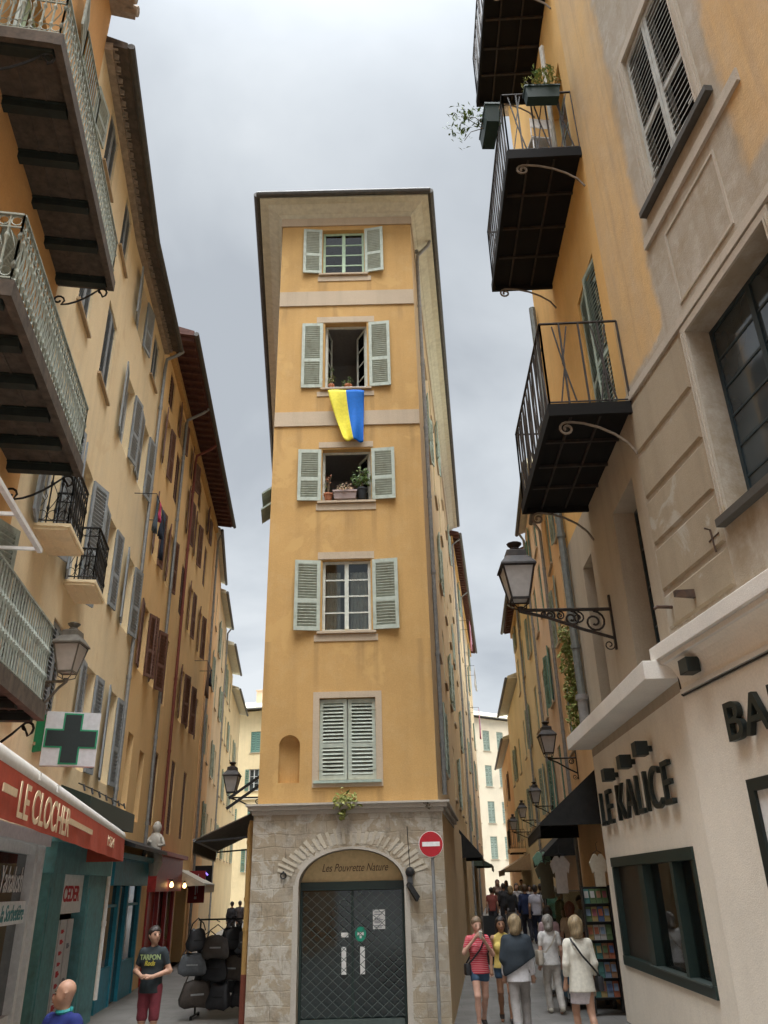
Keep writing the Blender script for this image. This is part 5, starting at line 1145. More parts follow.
def palace_lamp():
    u, z = RB.px(612, 612, 0); wp = RB.P(u, z, .02); lp = on_y(520, 610, wp.y); lp = Vector((lp.x, wp.y-.05, lp.z))
    lantern('street_lamp', wp, lp, 'large dark lantern on an ornate scrolled bracket reaching out over the right alley', 'wall lanterns', 1.2, True, M_dkiron)
    # flower boxes, chair and plants on the middle balcony
    B = dict(z=15.0, u1=6.06, d=1.4)
    rail = 15.14+1.5
    M_box = flat('dark green flower box', (.012, .03, .024), .5)
    p = RB.P(B['u1']+.14, rail-.32, .62); sprays = [[Vector((x, 0, .2)), Vector((x*1.3, -.05, .45)), Vector((x*1.5, -.02, .6))] for x in (-.2, .05, .25)]
    o = plant_thing('flower_box', p, 'dark green flower box with tall brownish plant on the near end of the upper balcony', 'flower box', ('box', .34, .13, .3), M_box, [((.1, 0, .5), .32, 130, .06, .8, M_leaf_y), ((-.14, 0, .42), .24, 80, .06, .7, M_leaf_y), ((-.05, 0, .85), .14, 30, .06, 1, M_leaf), ((.2, 0, .95), .12, 22, .06, 1, M_leaf)], stems=sprays)
    p = RB.P(B['u1']-.45, rail-.5, 1.45+.17)
    st = [[Vector((-.05, 0, .25)), Vector((-.3, -.1, .4)), Vector((-.6, -.15, .35))], [Vector((-.05, .1, .25)), Vector((-.35, .1, .55)), Vector((-.55, .1, .7))], [Vector((-.05, 0, .25)), Vector((-.4, .0, .1)), Vector((-.55, 0, -.15))]]
    o = plant_thing('flower_box', p, 'dark flower box with a straggling plant hanging over the street side of the upper balcony', 'flower box', ('box', .14, .42, .42), M_box, [((0, .0, .52), .28, 90, .06, .7, M_leaf), ((-.4, -.05, .5), .3, 44, .06, .7, M_leaf), ((-.7, -.1, .3), .3, 40, .06, .6, M_leaf), ((-.55, .05, .0), .26, 26, .055, .6, M_leaf), ((-.5, .1, .75), .24, 26, .055, .6, M_leaf)], stems=st)
    o.rotation_euler = (0, 0, R(2))
    p = Vector((on_y(539, 150, 11.15).x, 11.15, 15.13)); o = empty('garden_chair', p, 'white garden chair with a curled iron back standing on the upper balcony', 'chair', None, R(188))
    mb = MB(); mb.box(-.2, .2, -.2, .2, .43, .46); mb.build('seat', M_white, o)
    mb = MB()
    for x in (-.2, .2): mb.tube([(x, .2, .46), (x, .24, .9)], .014, 6)
    mb.box(-.21, .21, .225, .245, .66, .9); mb.build('backrest', M_white, o)
    mb = MB()
    for cx in (-.12, 0, .12): mb.tube(scroll_pts((cx, .222, .78), (1, 0, 0), (0, 0, 1), .05, .02, 1.2, 0, 12), .008, 4)
    mb.build('back_scrolls', M_iron, o)
    for x, y in ((-.18, -.18), (.18, -.18), (-.18, .18), (.18, .18)): mb = MB(); mb.tube([(x, y, 0), (x*.9, y*.9, .43)], .014, 6); mb.build('leg', M_white, o)
    p = RB.P(B['u1']-.25, 15.12, .42); o = empty('wooden_pole', p, 'pale wooden pole leaning upright on the upper balcony', 'pole'); mb = MB(); mb.beam((0, 0, 0), RB.P(B['u1']-.3, 18.6, .35)-p, .09, .05); mb.build('pole', MATS['pale grey wood'], o)
    # ivy hanging beside the pipe
    q = on_y(573, 690, 17.4); o = empty('climbing_vine', (q.x-.05, 17.2, q.z-1.2), 'narrow green climbing vine beside the grey rain pipe on the right', 'plant')
    mb = MB()
    for k in range(13): leaves(mb, (.03*math.sin(k*1.3), -.05, 2.45-.19*k), .2+.04*math.sin(k*2.1), 95, .06, 1)
    mb.build('foliage', M_leaf_y, o)
    mb = MB(); mb.tube([(0, .06, 0), (.02, .05, 1.2), (0, .05, 2.5)], .015, 5); mb.build('stem', M_stem, o)
paint('pale grey wood', (.38, .35, .29), .8, .2)
palace_lamp()

# ------------------------------------------------------------------ houses further up both alleys
M_pale_y = plaster('pale yellow render', (.74, .60, .36), None, .3, .3); M_pink = plaster('warm pink render', (.72, .53, .37), None, .3, .4) ; M_tan = plaster('tan render', (.66, .52, .34), None, .3, .45); M_offw = plaster('cream white render', (.74, .65, .49), None, .2, .2); M_org2 = plaster('apricot render', (.74, .48, .25), None, .3, .4)
M_gsh = paint('green shutter paint', (.13, .24, .19), .65, .2); M_gsh2 = paint('grey green shutter paint', (.27, .33, .27), .65, .2); M_bsh = paint('brown shutter paint', (.14, .09, .06), .7, .2)
def far_house(name, label, F, top, mat, shm, floors, us, ov=.5, kind='rafter', base_z=0, depth=8, ang=172, wz=1.7, ww=.9, skip=(), pipes=(), frame=None, closed=()):
    h = House(name, label, 'house', F.P(F.L/2, base_z, 0))
    for k, z in enumerate(floors):
        for j, u in enumerate(us):
            if (k, j) in skip: continue
            a = 4 if (k, j) in closed or (k*2+j*3+len(label)) % 5 < 3 else ang
            h.window(F, u, u+ww, z, z+wz, sh=shm, frame=frame or M_grey_fr, rows=3, ang=(a, a), shw=None if a < 20 else .34, pitch=.13, d=.12, sill=M_band)
    mb = MB(); h.panel(mb, F, 0, F.L, base_z-.3, top); h.back(mb, [F], depth, base_z-.3, top); h.part('wall', mb, mat)
    eave(h, F, 0, F.L, top+.2, ov, kind)
    for u in pipes: pipe(h, [F.P(u, top, ov), F.P(u, top-.3, .09), F.P(u, base_z, .09)])
    return h
# left alley
P0 = Vector((-7.75, 33.0)); P1 = Vector((-8.85, 40.0)); P2 = Vector((-9.75, 46.5)); P3 = Vector((-10.7, 54)); P4 = Vector((-11.7, 63))
HL4 = far_house('apricot_house', 'narrow apricot house just beyond the dark ochre house in the left alley', Facade(P0+Vector((.05, .02)), P1), 17.1, M_org2, M_gsh2, (4.2, 7.6, 11, 14), (1.0, 4.2), .2, 'board', pipes=(.3,))
HL5 = far_house('pale_house', 'pale grey green house in the left alley beyond the apricot one', Facade(P1, P2), 16.6, M_tan, M_gsh2, (4.0, 7.4, 10.8, 13.6), (.8, 3.8), .3, 'board', pipes=(6.2,))
HL6 = far_house('yellow_house', 'pale yellow house in the left alley beside the far lantern', Facade(P2, P3), 15.6, M_pale_y, M_gsh2, (4.0, 7.2, 10.4, 13.0), (1.0, 3.2, 5.4), .5, 'board')
HL7 = far_house('yellow_house', 'last yellow house in shade along the left alley', Facade(P3, P4), 14.6, M_pale_y, M_gsh2, (4.0, 7.2, 10.2), (1.0, 3.5, 6.0), .5, 'board')
_a, _b = on_y(214, 800, 72), on_y(290, 800, 72)
HLF = far_house('end_house', 'sunny yellow house with green shutters closing the left alley', Facade((_a.x, 72.6), (_b.x, 71.2)), 16.8, M_pale_y, M_gsh, (3.6, 6.8, 10.0, 13.2), (.8, 3.0, 5.2), .6, 'board', wz=1.8)
def roof_bits():
    h = HLF; F = Facade((_a.x, 72.6), (_b.x, 71.2))
    for u, w in ((2.2, .9), (4.0, .5)):
        mb = MB(); mb.fbox(F, u, u+w, -3.6, -2.9, 17.4, 19.3); mb.fbox(F, u-.06, u+w+.06, -3.66, -2.84, 19.3, 19.4); h.part('chimney', mb, M_pink)
    mb = MB(); mb.fbox(F, -.1, F.L, -.02, .12, 9.3, 9.5); h.part('string_course', mb, M_offw)
roof_bits()
# right alley, behind the corner house
C2a = SIDE_R.B; C2b = Vector((6.55, 62.0))
C2F = Facade(C2a+Vector((.05, .05)), C2b)
HC2 = far_house('tan_house', 'tall tan house with laundry behind the narrow corner house', C2F, 18.9, M_tan, M_gsh2, (4.6, 7.8, 11, 14, 16.8), (1.8, 6.2, 10.6, 15.2, 19.6), .5, 'rafter', pipes=(.4, 9.0), ang=172)
Q0 = Vector((4.35, 17.0)); Q1 = Vector((5.0, 23.0)); Q2 = Vector((5.6, 29.0)); Q3 = Vector((6.55, 40.0)); Q4 = Vector((7.35, 50)); Q5 = Vector((8.6, 64))
HQ_F1, HQ_F2, HQ_F3, HQ_F4, HQ_F5 = Facade(Q1, Q0), Facade(Q2, Q1), Facade(Q3, Q2), Facade(Q4, Q3), Facade(Q5, Q4)
HQ1 = far_house('apricot_house', 'apricot house right after the palace in the right alley, behind the vine', HQ_F1, 12.6, M_org2, M_gsh2, (5.4, 8.4, 10.6), (.9, 3.4), .25, 'board', pipes=(.2,), ang=172)
HQ2 = far_house('pink_house', 'warm pink house with green shutters in the right alley beyond the black awning', HQ_F2, 14.8, M_pink, M_gsh, (4.4, 7.4, 10.4, 12.6), (.8, 3.3), .25, 'board', .2, pipes=(.3,), ang=172)
HQ3 = far_house('yellow_house', 'yellow house with a dark eave between the pink house and the far lanterns', HQ_F3, 14.0, M_pale_y, M_gsh2, (4.6, 7.6, 10.6, 12.8), (1, 4.4, 8.2), .5, 'rafter', .4, pipes=(5.0,), ang=172)
HQ4 = far_house('yellow_house', 'lower yellow house near the far end of the right alley', HQ_F4, 11.6, M_pale_y, M_gsh2, (4.4, 7.4), (1.2, 4, 7), .5, 'board', .6)
HQ5 = far_house('apricot_house', 'small balconied apricot house at the bend of the right alley', HQ_F5, 10.2, M_org2, M_bsh, (4.6, 7.2), (1.6, 5, 9), .4, 'board', .8)
_c, _d = on_y(470, 800, 86), on_y(545, 800, 80)
HRF = far_house('end_house', 'cream white house with pale green shutters closing the right alley', Facade((_c.x-1, 80.5), (_d.x, 86)), 17.6, M_offw, M_gsh2, (4.4, 7.6, 11.0, 14.4), (1.0, 2.9, 4.8, 7.6), .3, 'board', 1.0, wz=2.0, ang=4)
# ------------------------------------------------------------------ things on and around the houses
def flag():
    F = FRONT; p = F.P(F.u(346, 391), F.z(346, 391), .14)
    o = empty('flag', p, 'yellow and blue flag hanging from the open window of the ochre corner house', 'flag')
    NX, NZ = 16, 22; mb = MB()
    top = lambda s: (328+36*s, 390.5); bot = lambda s: (344+19.5*s, 441+1.5*s)
    g = lambda i, j: (lambda s, t: (lambda a, b: F.P(F.u(a, b, .14), F.z(a, b, .14), (.15+.055*math.sin(s*10+t*2.6)*(.25+t)+.02*math.sin(t*7+s*3)+.04*t)))(top(s)[0]+(bot(s)[0]-top(s)[0])*t**1.25, top(s)[1]+(bot(s)[1]-top(s)[1])*t))(i/NX, j/NZ)
    for i in range(NX):
        mb.cur = 0 if i < NX/2 else 1
        for j in range(NZ): mb.quad(g(i, j), g(i+1, j), g(i+1, j+1), g(i, j+1))
    me = mb.mesh('flag_cloth', [flat('flag yellow', (.75, .66, .06), .8), flat('flag blue', (.0, .12, .48), .8)], True, p, True)
    c = link('flag_cloth', me, o); s = c.modifiers.new('thickness', 'SOLIDIFY'); s.thickness = .004
    mb = MB(); mb.tube([F.P(F.u(326, 390), F.z(346, 390.2), .13), F.P(F.u(366, 390), F.z(346, 390.2), .13)], .012, 6); mb.build('flag_rod', M_white, o, base=p)
flag()
def window_plants():
    F = FRONT
    def at(x, y, o=.0): return F.P(F.u(x, y, o), F.z(x, y, o), o)
    sill4 = F.z(346, 388); sill3 = F.z(346, 501)
    q = lambda x, y, z, o: Vector((*(F.P(F.u(x, y), 0, o).xy), z))
    plant_thing('potted_plant', q(331, 385, sill4+.045, -.09), 'thin climbing plant in a small pot at the left of the flag window', 'plant', ('round', .07, 0, .12), M_terra, [((.0, 0, .3), .12, 40, .03, 1.6, M_leaf_y), ((.02, 0, .55), .08, 20, .03, 1.5, M_leaf)], stems=[[Vector((0, 0, .1)), Vector((.02, 0, .4)), Vector((0, 0, .66))]])
    plant_thing('potted_plant', q(348, 385, sill4+.045, -.09), 'low bushy green plant in the middle of the flag window', 'plant', ('round', .09, 0, .1), M_terra, [((0, 0, .17), .16, 70, .035, .6, M_leaf)])
    plant_thing('flower_planter', q(345, 498, sill3+.04, -.02), 'grey planter of bright pink flowers in the middle of the dark window', 'planter', ('box', .27, .1, .2), flat('grey pink planter', (.35, .27, .25)), [((0, 0, .27), .2, 120, .03, .35, M_pink), ((0, 0, .22), .22, 40, .035, .3, M_leaf)])
    plant_thing('potted_plant', q(328, 498, sill3+.04, -.06), 'reddish leafless plant in a terracotta pot at the left of the pink flowers', 'plant', ('round', .1, 0, .18), M_terra, [((0, 0, .5), .18, 24, .03, 1, MATS['terracotta']), ((0, 0, .38), .12, 14, .03, 1, M_leaf_y)], stems=[[Vector((0, 0, .15)), Vector((-.03, 0, .4)), Vector((-.09, 0, .7))], [Vector((0, 0, .15)), Vector((.03, 0, .45)), Vector((.08, 0, .7))], [Vector((0, 0, .15)), Vector((0, -.04, .6))]])
    plant_thing('potted_plant', q(362, 498, sill3+.04, -.04), 'dark pot with a round green bush at the right of the pink flowers', 'plant', ('round', .12, 0, .28), flat('charcoal pot', (.03, .035, .04)), [((0, 0, .56), .26, 150, .05, .7, M_leaf)], stems=[[Vector((0, 0, .2)), Vector((.01, 0, .55))]])
    p = FRONT.P(F.u(345, 803), Z_C-.045, .12)
    plant_thing('weed', p, 'yellow green weed sprouting from the stone cornice below the closed shutters', 'plant', None, None, [((0, 0, .14), .26, 170, .055, .5, M_leaf_y), ((.16, 0, .05), .16, 60, .05, .4, M_leaf_y), ((-.03, -.03, -.1), .11, 50, .045, 1.6, M_leaf_y)], stems=[[Vector((0, .04, 0)), Vector((0, 0, .2))]])
    p = FRONT.P(F.u(428, 803), Z_C-.045, .1); o = empty('dry_tuft', p, 'small dark dry tuft of weeds at the right end of the stone cornice', 'plant')
    mb = MB(); leaves(mb, (0, 0, .05), .11, 60, .035, .4); mb.build('foliage', M_stem, o)
window_plants()
def road_sign():
    Y = 15.75; c = on_y(431, 844, Y); b = Vector((on_y(440, 1010, Y).x, Y, 0)); b = Vector((c.x+.02, Y+.06, 0))
    o = empty('no_entry_sign', b, 'round red no entry sign with a white bar on a grey post', 'road sign'); r = .225
    mb = MB(); mb.tube([(0, .02, 0), (0, .02, c.z+.12)], .03, 10); mb.build('post', M_zinc, o, smooth=True)
    disc = lambda R_, k=28: [(c.x-b.x+R_*math.cos(2*math.pi*i/k), c.z+R_*math.sin(2*math.pi*i/k)) for i in range(k)]
    mb = MB(); mb.prism(disc(r), -.04, -.018); mb.build('rim', M_white, o)
    mb = MB(); mb.prism(disc(r*.955), -.046, -.03); mb.build('red_disc', flat('traffic red', (.42, .012, .02), .35), o)
    mb = MB(); x = c.x-b.x; mb.box(x-r*.72, x+r*.72, -.05, -.04, c.z-r*.17, c.z+r*.17); mb.build('white_bar', M_white, o)
    for dz in (-.1, .1): mb = MB(); mb.box(x-.05, x+.05, -.016, .055, c.z+dz-.015, c.z+dz+.015); mb.build('clamp', M_zinc, o)
road_sign()
def wall_gear():
    F = FRONT; u, z = F.u(410, 872), F.z(410, 872); p = F.P(u, z, .06)
    o = empty('wall_lamp', p, 'dark bell and folded floodlight fixed to the stone right of the shop arch', 'lamp')
    mb = MB(); mb.lathe([(.085, 0), (.09, .03), (.07, .07), (.02, .09)], (0, 0, 0), 12); me = mb.mesh('bell', M_iron, True); me.transform(Matrix.Rotation(R(90), 4, 'X')); link('bell', me, o)
    mb = MB(); mb.hexa([(-.06, -.02, -.14), (.05, -.02, -.2), (.05, -.1, -.22), (-.06, -.1, -.16), (-.02, -.02, -.02), (.03, -.02, -.03), (.03, -.04, -.03), (-.02, -.04, -.02)]); mb.hexa([(-.09, -.03, -.22), (.08, -.03, -.5), (.12, -.15, -.5), (-.05, -.15, -.24), (-.02, -.03, -.14), (.15, -.03, -.4), (.17, -.1, -.42), (0, -.1, -.17)]); mb.build('floodlight', M_iron, o)
    mb = MB(); mb.tube([(0, -.01, .08), (-.02, -.008, .5), (-.03, -.008, .8)], .007, 5); mb.build('cable', M_iron, o)
    p = F.P(F.u(284, 874), F.z(284, 874), .06); o = empty('wall_ring', p, 'small dark iron ring on the stone left of the shop arch', 'fitting'); mb = MB(); mb.tube(scroll_pts((0, -.03, -.03), (1, 0, 0), (0, 0, 1), .05, .05, 1, 0, 14), .014, 5, False); mb.tube([(0, .02, .03), (0, -.04, .03)], .02, 6); mb.build('ring', M_iron, o)
wall_gear()
def side_awning(name, F, u0, u1, z, drop, out, label, mat, ends=True):
    p = F.P((u0+u1)/2, z, 0); o = empty(name, p, label, 'awning'); mb = MB(); n = 10
    for i in range(n):
        a, b = u0+(u1-u0)*i/n, u0+(u1-u0)*(i+1)/n; s = lambda k: .05*math.sin(math.pi*k/n)
        mb.hexa([F.P(a, z-.02, 0), F.P(b, z-.02, 0), F.P(b, z-drop-.02, out), F.P(a, z-drop-.02, out), F.P(a, z, 0), F.P(b, z, 0), F.P(b, z-drop, out), F.P(a, z-drop, out)])
    for u in (u0, u1) if ends else (): mb.hexa([F.P(u-.008, z-drop-.05, 0), F.P(u+.008, z-drop-.05, 0), F.P(u+.008, z-drop-.05, out-.01), F.P(u-.008, z-drop-.05, out-.01), F.P(u-.008, z-.005, 0), F.P(u+.008, z-.005, 0), F.P(u+.008, z-drop-.005, out-.01), F.P(u-.008, z-drop-.005, out-.01)])
    mb.build('cloth', mat, o, base=p)
    mb = MB()
    for i in range(n*2):
        a, b = u0+(u1-u0)*i/(2*n), u0+(u1-u0)*(i+1)/(2*n); m = (a+b)/2
        mb.prism([(a, z-drop), (b, z-drop), (b, z-drop-.2), (m, z-drop-.27), (a, z-drop-.2)], out-.008, out, F)
    mb.build('valance', mat, o, base=p)
    for u in (u0+.03, u1-.03): mb = MB(); mb.beam(F.P(u, z-drop-.03, out-.03), F.P(u, z-.5, .02), .035); mb.build('arm', M_iron, o, base=p)
    mb = MB(); mb.tube([F.P(u0, z-drop, out-.02), F.P(u1, z-drop, out-.02)], .03, 6); mb.build('front_bar', M_zinc, o, base=p)
M_blk = paint('black awning cloth', (.014, .014, .013), .85, .3); M_brn = paint('brown awning cloth', (.11, .085, .06), .85, .25); M_wht = paint('off white awning cloth', (.5, .46, .38), .85, .15)
side_awning('shop_awning', SIDE_L, SIDE_L.L-5.6, SIDE_L.L-.5, 3.75, .55, 1.25, 'brown awning sloping from the left flank of the ochre corner house', M_brn, False)
side_awning('shop_awning', L3F, 10.8, 13.8, 3.0, .5, 1.0, 'pale awning beyond the red shop in the left alley', M_wht)
side_awning('shop_awning', HQ_F1, .3, 5.7, 4.5, 1.1, 1.35, 'long black awning on the right alley just past the white bar', M_blk)
side_awning('shop_awning', HQ_F2, .4, 5.2, 3.8, .8, .9, 'second black awning, under the pink house in the right alley', M_blk)
side_awning('shop_awning', SIDE_R, 11.0, 15.0, 3.9, .8, .7, 'black awning on the right flank of the ochre corner house', M_blk)
side_awning('shop_awning', C2F, 2.0, 8.0, 3.6, .5, .9, 'grey green awning on the tan house behind the corner house', flat('grey green cloth', (.06, .08, .06)))
side_awning('shop_awning', HQ_F4, 1.0, 8.0, 3.6, .7, 1.3, 'sandy awning far up the right alley, above the crowd', flat('sandy cloth', (.36, .24, .13)))
def hanging(F, u, z, out, items, label, group=None):
    p = F.P(u, z, 0); o = empty('laundry', p, label, 'laundry', group); w = sum(i[0] for i in items)+.05*len(items)
    mb = MB(); mb.tube([F.P(u-.1, z, .01), F.P(u-.1, z, out), F.P(u+w+.1, z, out), F.P(u+w+.1, z, .01)], .012, 5); mb.build('drying_rail', M_iron, o, base=p)
    x = u
    for (ww, hh, mat) in items:
        mb = MB(); n, m = 6, 6; f = lambda i, j: F.P(x+ww*(i/n)*(1-.15*j/m)+.03*math.sin(j*.9), z-hh*j/m, out+.04*math.sin(i*1.9+j*.5)*(j/m+.15))
        for i in range(n):
            for j in range(m): mb.quad(f(i, j), f(i+1, j), f(i+1, j+1), f(i, j+1))
        c = mb.build('garment', mat, o, base=p, smooth=True, weld=True); s = c.modifiers.new('thickness', 'SOLIDIFY'); s.thickness = .012
        x += ww+.05
C_navy = flat('navy cloth', (.012, .018, .035), .9); C_red = flat('crimson cloth', (.35, .03, .08), .9); C_grey = flat('slate cloth', (.05, .07, .09), .9); C_pink = flat('rose cloth', (.55, .22, .3), .9); C_lil = flat('lilac cloth', (.45, .33, .42), .9); C_wh = flat('white cloth', (.66, .65, .64), .9); C_brn = flat('brown cloth', (.13, .08, .06), .9)
hanging(L2B, 3.0, 11.25, .55, [(.3, .95, C_grey), (.28, .5, C_red), (.35, .8, C_navy), (.25, 1.25, C_navy)], 'dark and crimson washing on a rail under the cream house windows')
hanging(L3F, 11.0, 10.3, .5, [(.8, 1.3, C_brn), (.5, .7, C_navy)], 'brown washing on a rail high on the ochre house')
hanging(C2F, 5.0, 15.8, .6, [(.8, 1.6, C_pink), (.7, 1.0, C_lil)], 'pink washing on a rail near the eave of the tan house, uppermost of three lots')
hanging(C2F, 9.0, 14.2, .6, [(.9, 1.2, C_wh), (.6, 1.0, C_grey), (.6, 1.1, C_wh)], 'white and grey washing on the tan house between the two pink lots')
hanging(C2F, 13.5, 12.6, .6, [(.9, 1.9, C_pink), (.5, 1.2, C_lil)], 'pink washing hanging lowest of three lots on the tan house')
def lamps():
    def lamp(F, x, y, z_out, label, size, out=.8, mat=None):
        u, z = F.px(x, y, out); w = F.P(u, z, .02); lantern('street_lamp', w+Vector((0, 0, .05)), F.P(u, z, out), label, 'wall lanterns', size, False, mat or M_dkiron)
    lamp(SIDE_L, 231, 797, 0, 'dark lantern on the left flank of the corner house above the brown awning', .74, .8)
    lamp(HQ_F1, 549, 758, 0, 'lantern above the black awning in the right alley, nearest of a row', .85, .7)
    lamp(HQ_F2, 536, 806, 0, 'second lantern along the right alley, on the pink house', .72, .65)
    lamp(HQ_F3, 523, 820, 0, 'third lantern along the right alley, on the yellow house', .72, .65)
    lamp(HQ_F4, 514, 832, 0, 'fourth lantern along the right alley, above the sandy awning', .72, .8)
lamps()
def iron_struts():
    F = SIDE_L
    for k, (z, d, lab) in enumerate(((3.95, .0, 'lower'), (4.2, .45, 'upper'))):
        u = F.L-1.2-d; p = F.P(u, z, 0); o = empty('iron_strut', p, lab + ' slanting dark iron strut beside the lantern on the left flank', 'strut'); mb = MB(); mb.beam(F.P(u, z+.35, .02), F.P(u, z-.12, .7), .055); mb.build('bar', M_iron, o, base=p)
        mb = MB(); mb.fbox(F, u-.1, u+.1, 0, .03, z+.25, z+.45); mb.build('wall_plate', M_iron, o, base=p)
iron_struts()
# ---- goods in the street
M_bag = paint('black leather', (.016, .016, .018), .4, .4); M_bag2 = paint('dark brown leather', (.045, .035, .028), .45, .3); M_bag3 = paint('grey canvas', (.07, .075, .08), .8, .3)
def bag_rack():
    c = Vector((on_y(222, 970, 18.6).x, 18.6, 0))
    o = empty('bag_stand', c, 'black metal stand hung with dark bags at the left alley corner', 'stand')
    mb = MB()
    for x in (-.5, .5): mb.tube([(x, 0, .05), (x, 0, 1.75)], .02, 6)
    for z in (1.75, 1.3, .85): mb.tube([(-.55, 0, z), (.55, 0, z)], .018, 6); 
    for z in (1.7, 1.25, .8):
        for x in (-.45, -.1, .25): mb.tube([(x, 0, z), (x, -.32, z+.04)], .01, 5)
    mb.build('frame', M_iron, o)
    for x in (-.5, .5): mb = MB(); mb.tube([(x-.0, -.35, .05), (x, .35, .05)], .022, 6); mb.tube([(x, -.33, .05), (x, -.33, 0)], .03, 6); mb.tube([(x, .33, .05), (x, .33, 0)], .03, 6); mb.build('foot', M_iron, o)
    spots = [(-.46, -.28, 1.35, .36, .3, 0), (-.1, -.3, 1.3, .4, .34, 1), (.26, -.28, 1.36, .34, .36, 0), (.5, -.2, 1.3, .3, .32, 2), (-.5, -.3, .95, .42, .32, 2), (-.08, -.28, .9, .4, .38, 0), (.34, -.3, .92, .42, .36, 1), (-.44, -.3, .46, .5, .34, 1), (.02, -.3, .42, .42, .36, 0), (.42, -.28, .45, .4, .36, 0)]
    words = ['upper left', 'upper middle', 'upper right', 'at the right end of the top row', 'middle row, left', 'centre of the middle row', 'middle row, right', 'bottom row, left', 'bottom row, middle', 'bottom row, right']
    spots = [(x+random.uniform(-.05, .05), y-random.uniform(0, .12), z+random.uniform(-.06, .06), w*random.uniform(1.15, 1.45), h*random.uniform(1.1, 1.35), m) for x, y, z, w, h, m in spots]
    spots += [(-.28, -.05, 1.12, .5, .45, 0), (.16, .0, 1.1, .5, .5, 0), (-.3, -.05, .68, .52, .45, 0), (.2, -.02, .66, .5, .46, 2), (.45, .05, .95, .4, .5, 0)]
    words += ['behind the upper left ones', 'behind the upper middle ones', 'behind the lower left ones', 'behind the lower middle ones', 'at the back of the right end']
    for (x, y, z, w, h, m), wd in zip(spots, words):
        p = c+Vector((x, y, z)); b = empty('bag', p, ('black', 'brown', 'grey')[m]+' bag hanging on the bag stand, '+wd, 'bag', 'bags on the bag stand', random.uniform(-.5, .5))
        mb = MB(); n, k = 14, 7; D = .09
        k1, k2 = random.uniform(.75, 1.0), random.uniform(.55, .9); prof = [(.7, 0), (.98, .1), (1.04, .3), (.94*k1+.05, .65), (k1*.86, .92), (k1*k2*.6, 1.0)]
        vs = []
        for f, t in prof:
            for i in range(n):
                a = 2*math.pi*i/n; e = .55; cx, sy = math.copysign(abs(math.cos(a))**e, math.cos(a)), math.copysign(abs(math.sin(a))**e, math.sin(a))
                vs.append((w/2*f*cx*(1+.05*math.sin(5*a+w*40)), D*(1.3-.6*t)*f*sy, t*h-h*.5+.02*math.sin(3*a+h*30)))
        L_ = len(prof); fs = [(i*n+j, i*n+(j+1) % n, (i+1)*n+(j+1) % n, (i+1)*n+j) for i in range(L_-1) for j in range(n)]+[tuple(range(n))[::-1], tuple(range((L_-1)*n, L_*n))]
        mb.add(vs, fs); mb.build('body', (M_bag, M_bag2, M_bag3)[m], b, smooth=True)
        mb = MB(); mb.tube([(-w*.36, -.02, h*.42), (-w*.26, 0, h*.75), (0, .02, h*.5+.2), (w*.26, 0, h*.75), (w*.36, -.02, h*.42)], .012, 5); mb.build('strap', (M_bag, M_bag2, M_bag3)[m], b)
        mb = MB(); mb.box(-w*.2, w*.2, -D*1.06, -D*.8, -h*.05, h*.02); mb.build('buckle', M_zinc if m else M_iron, b)
bag_rack()
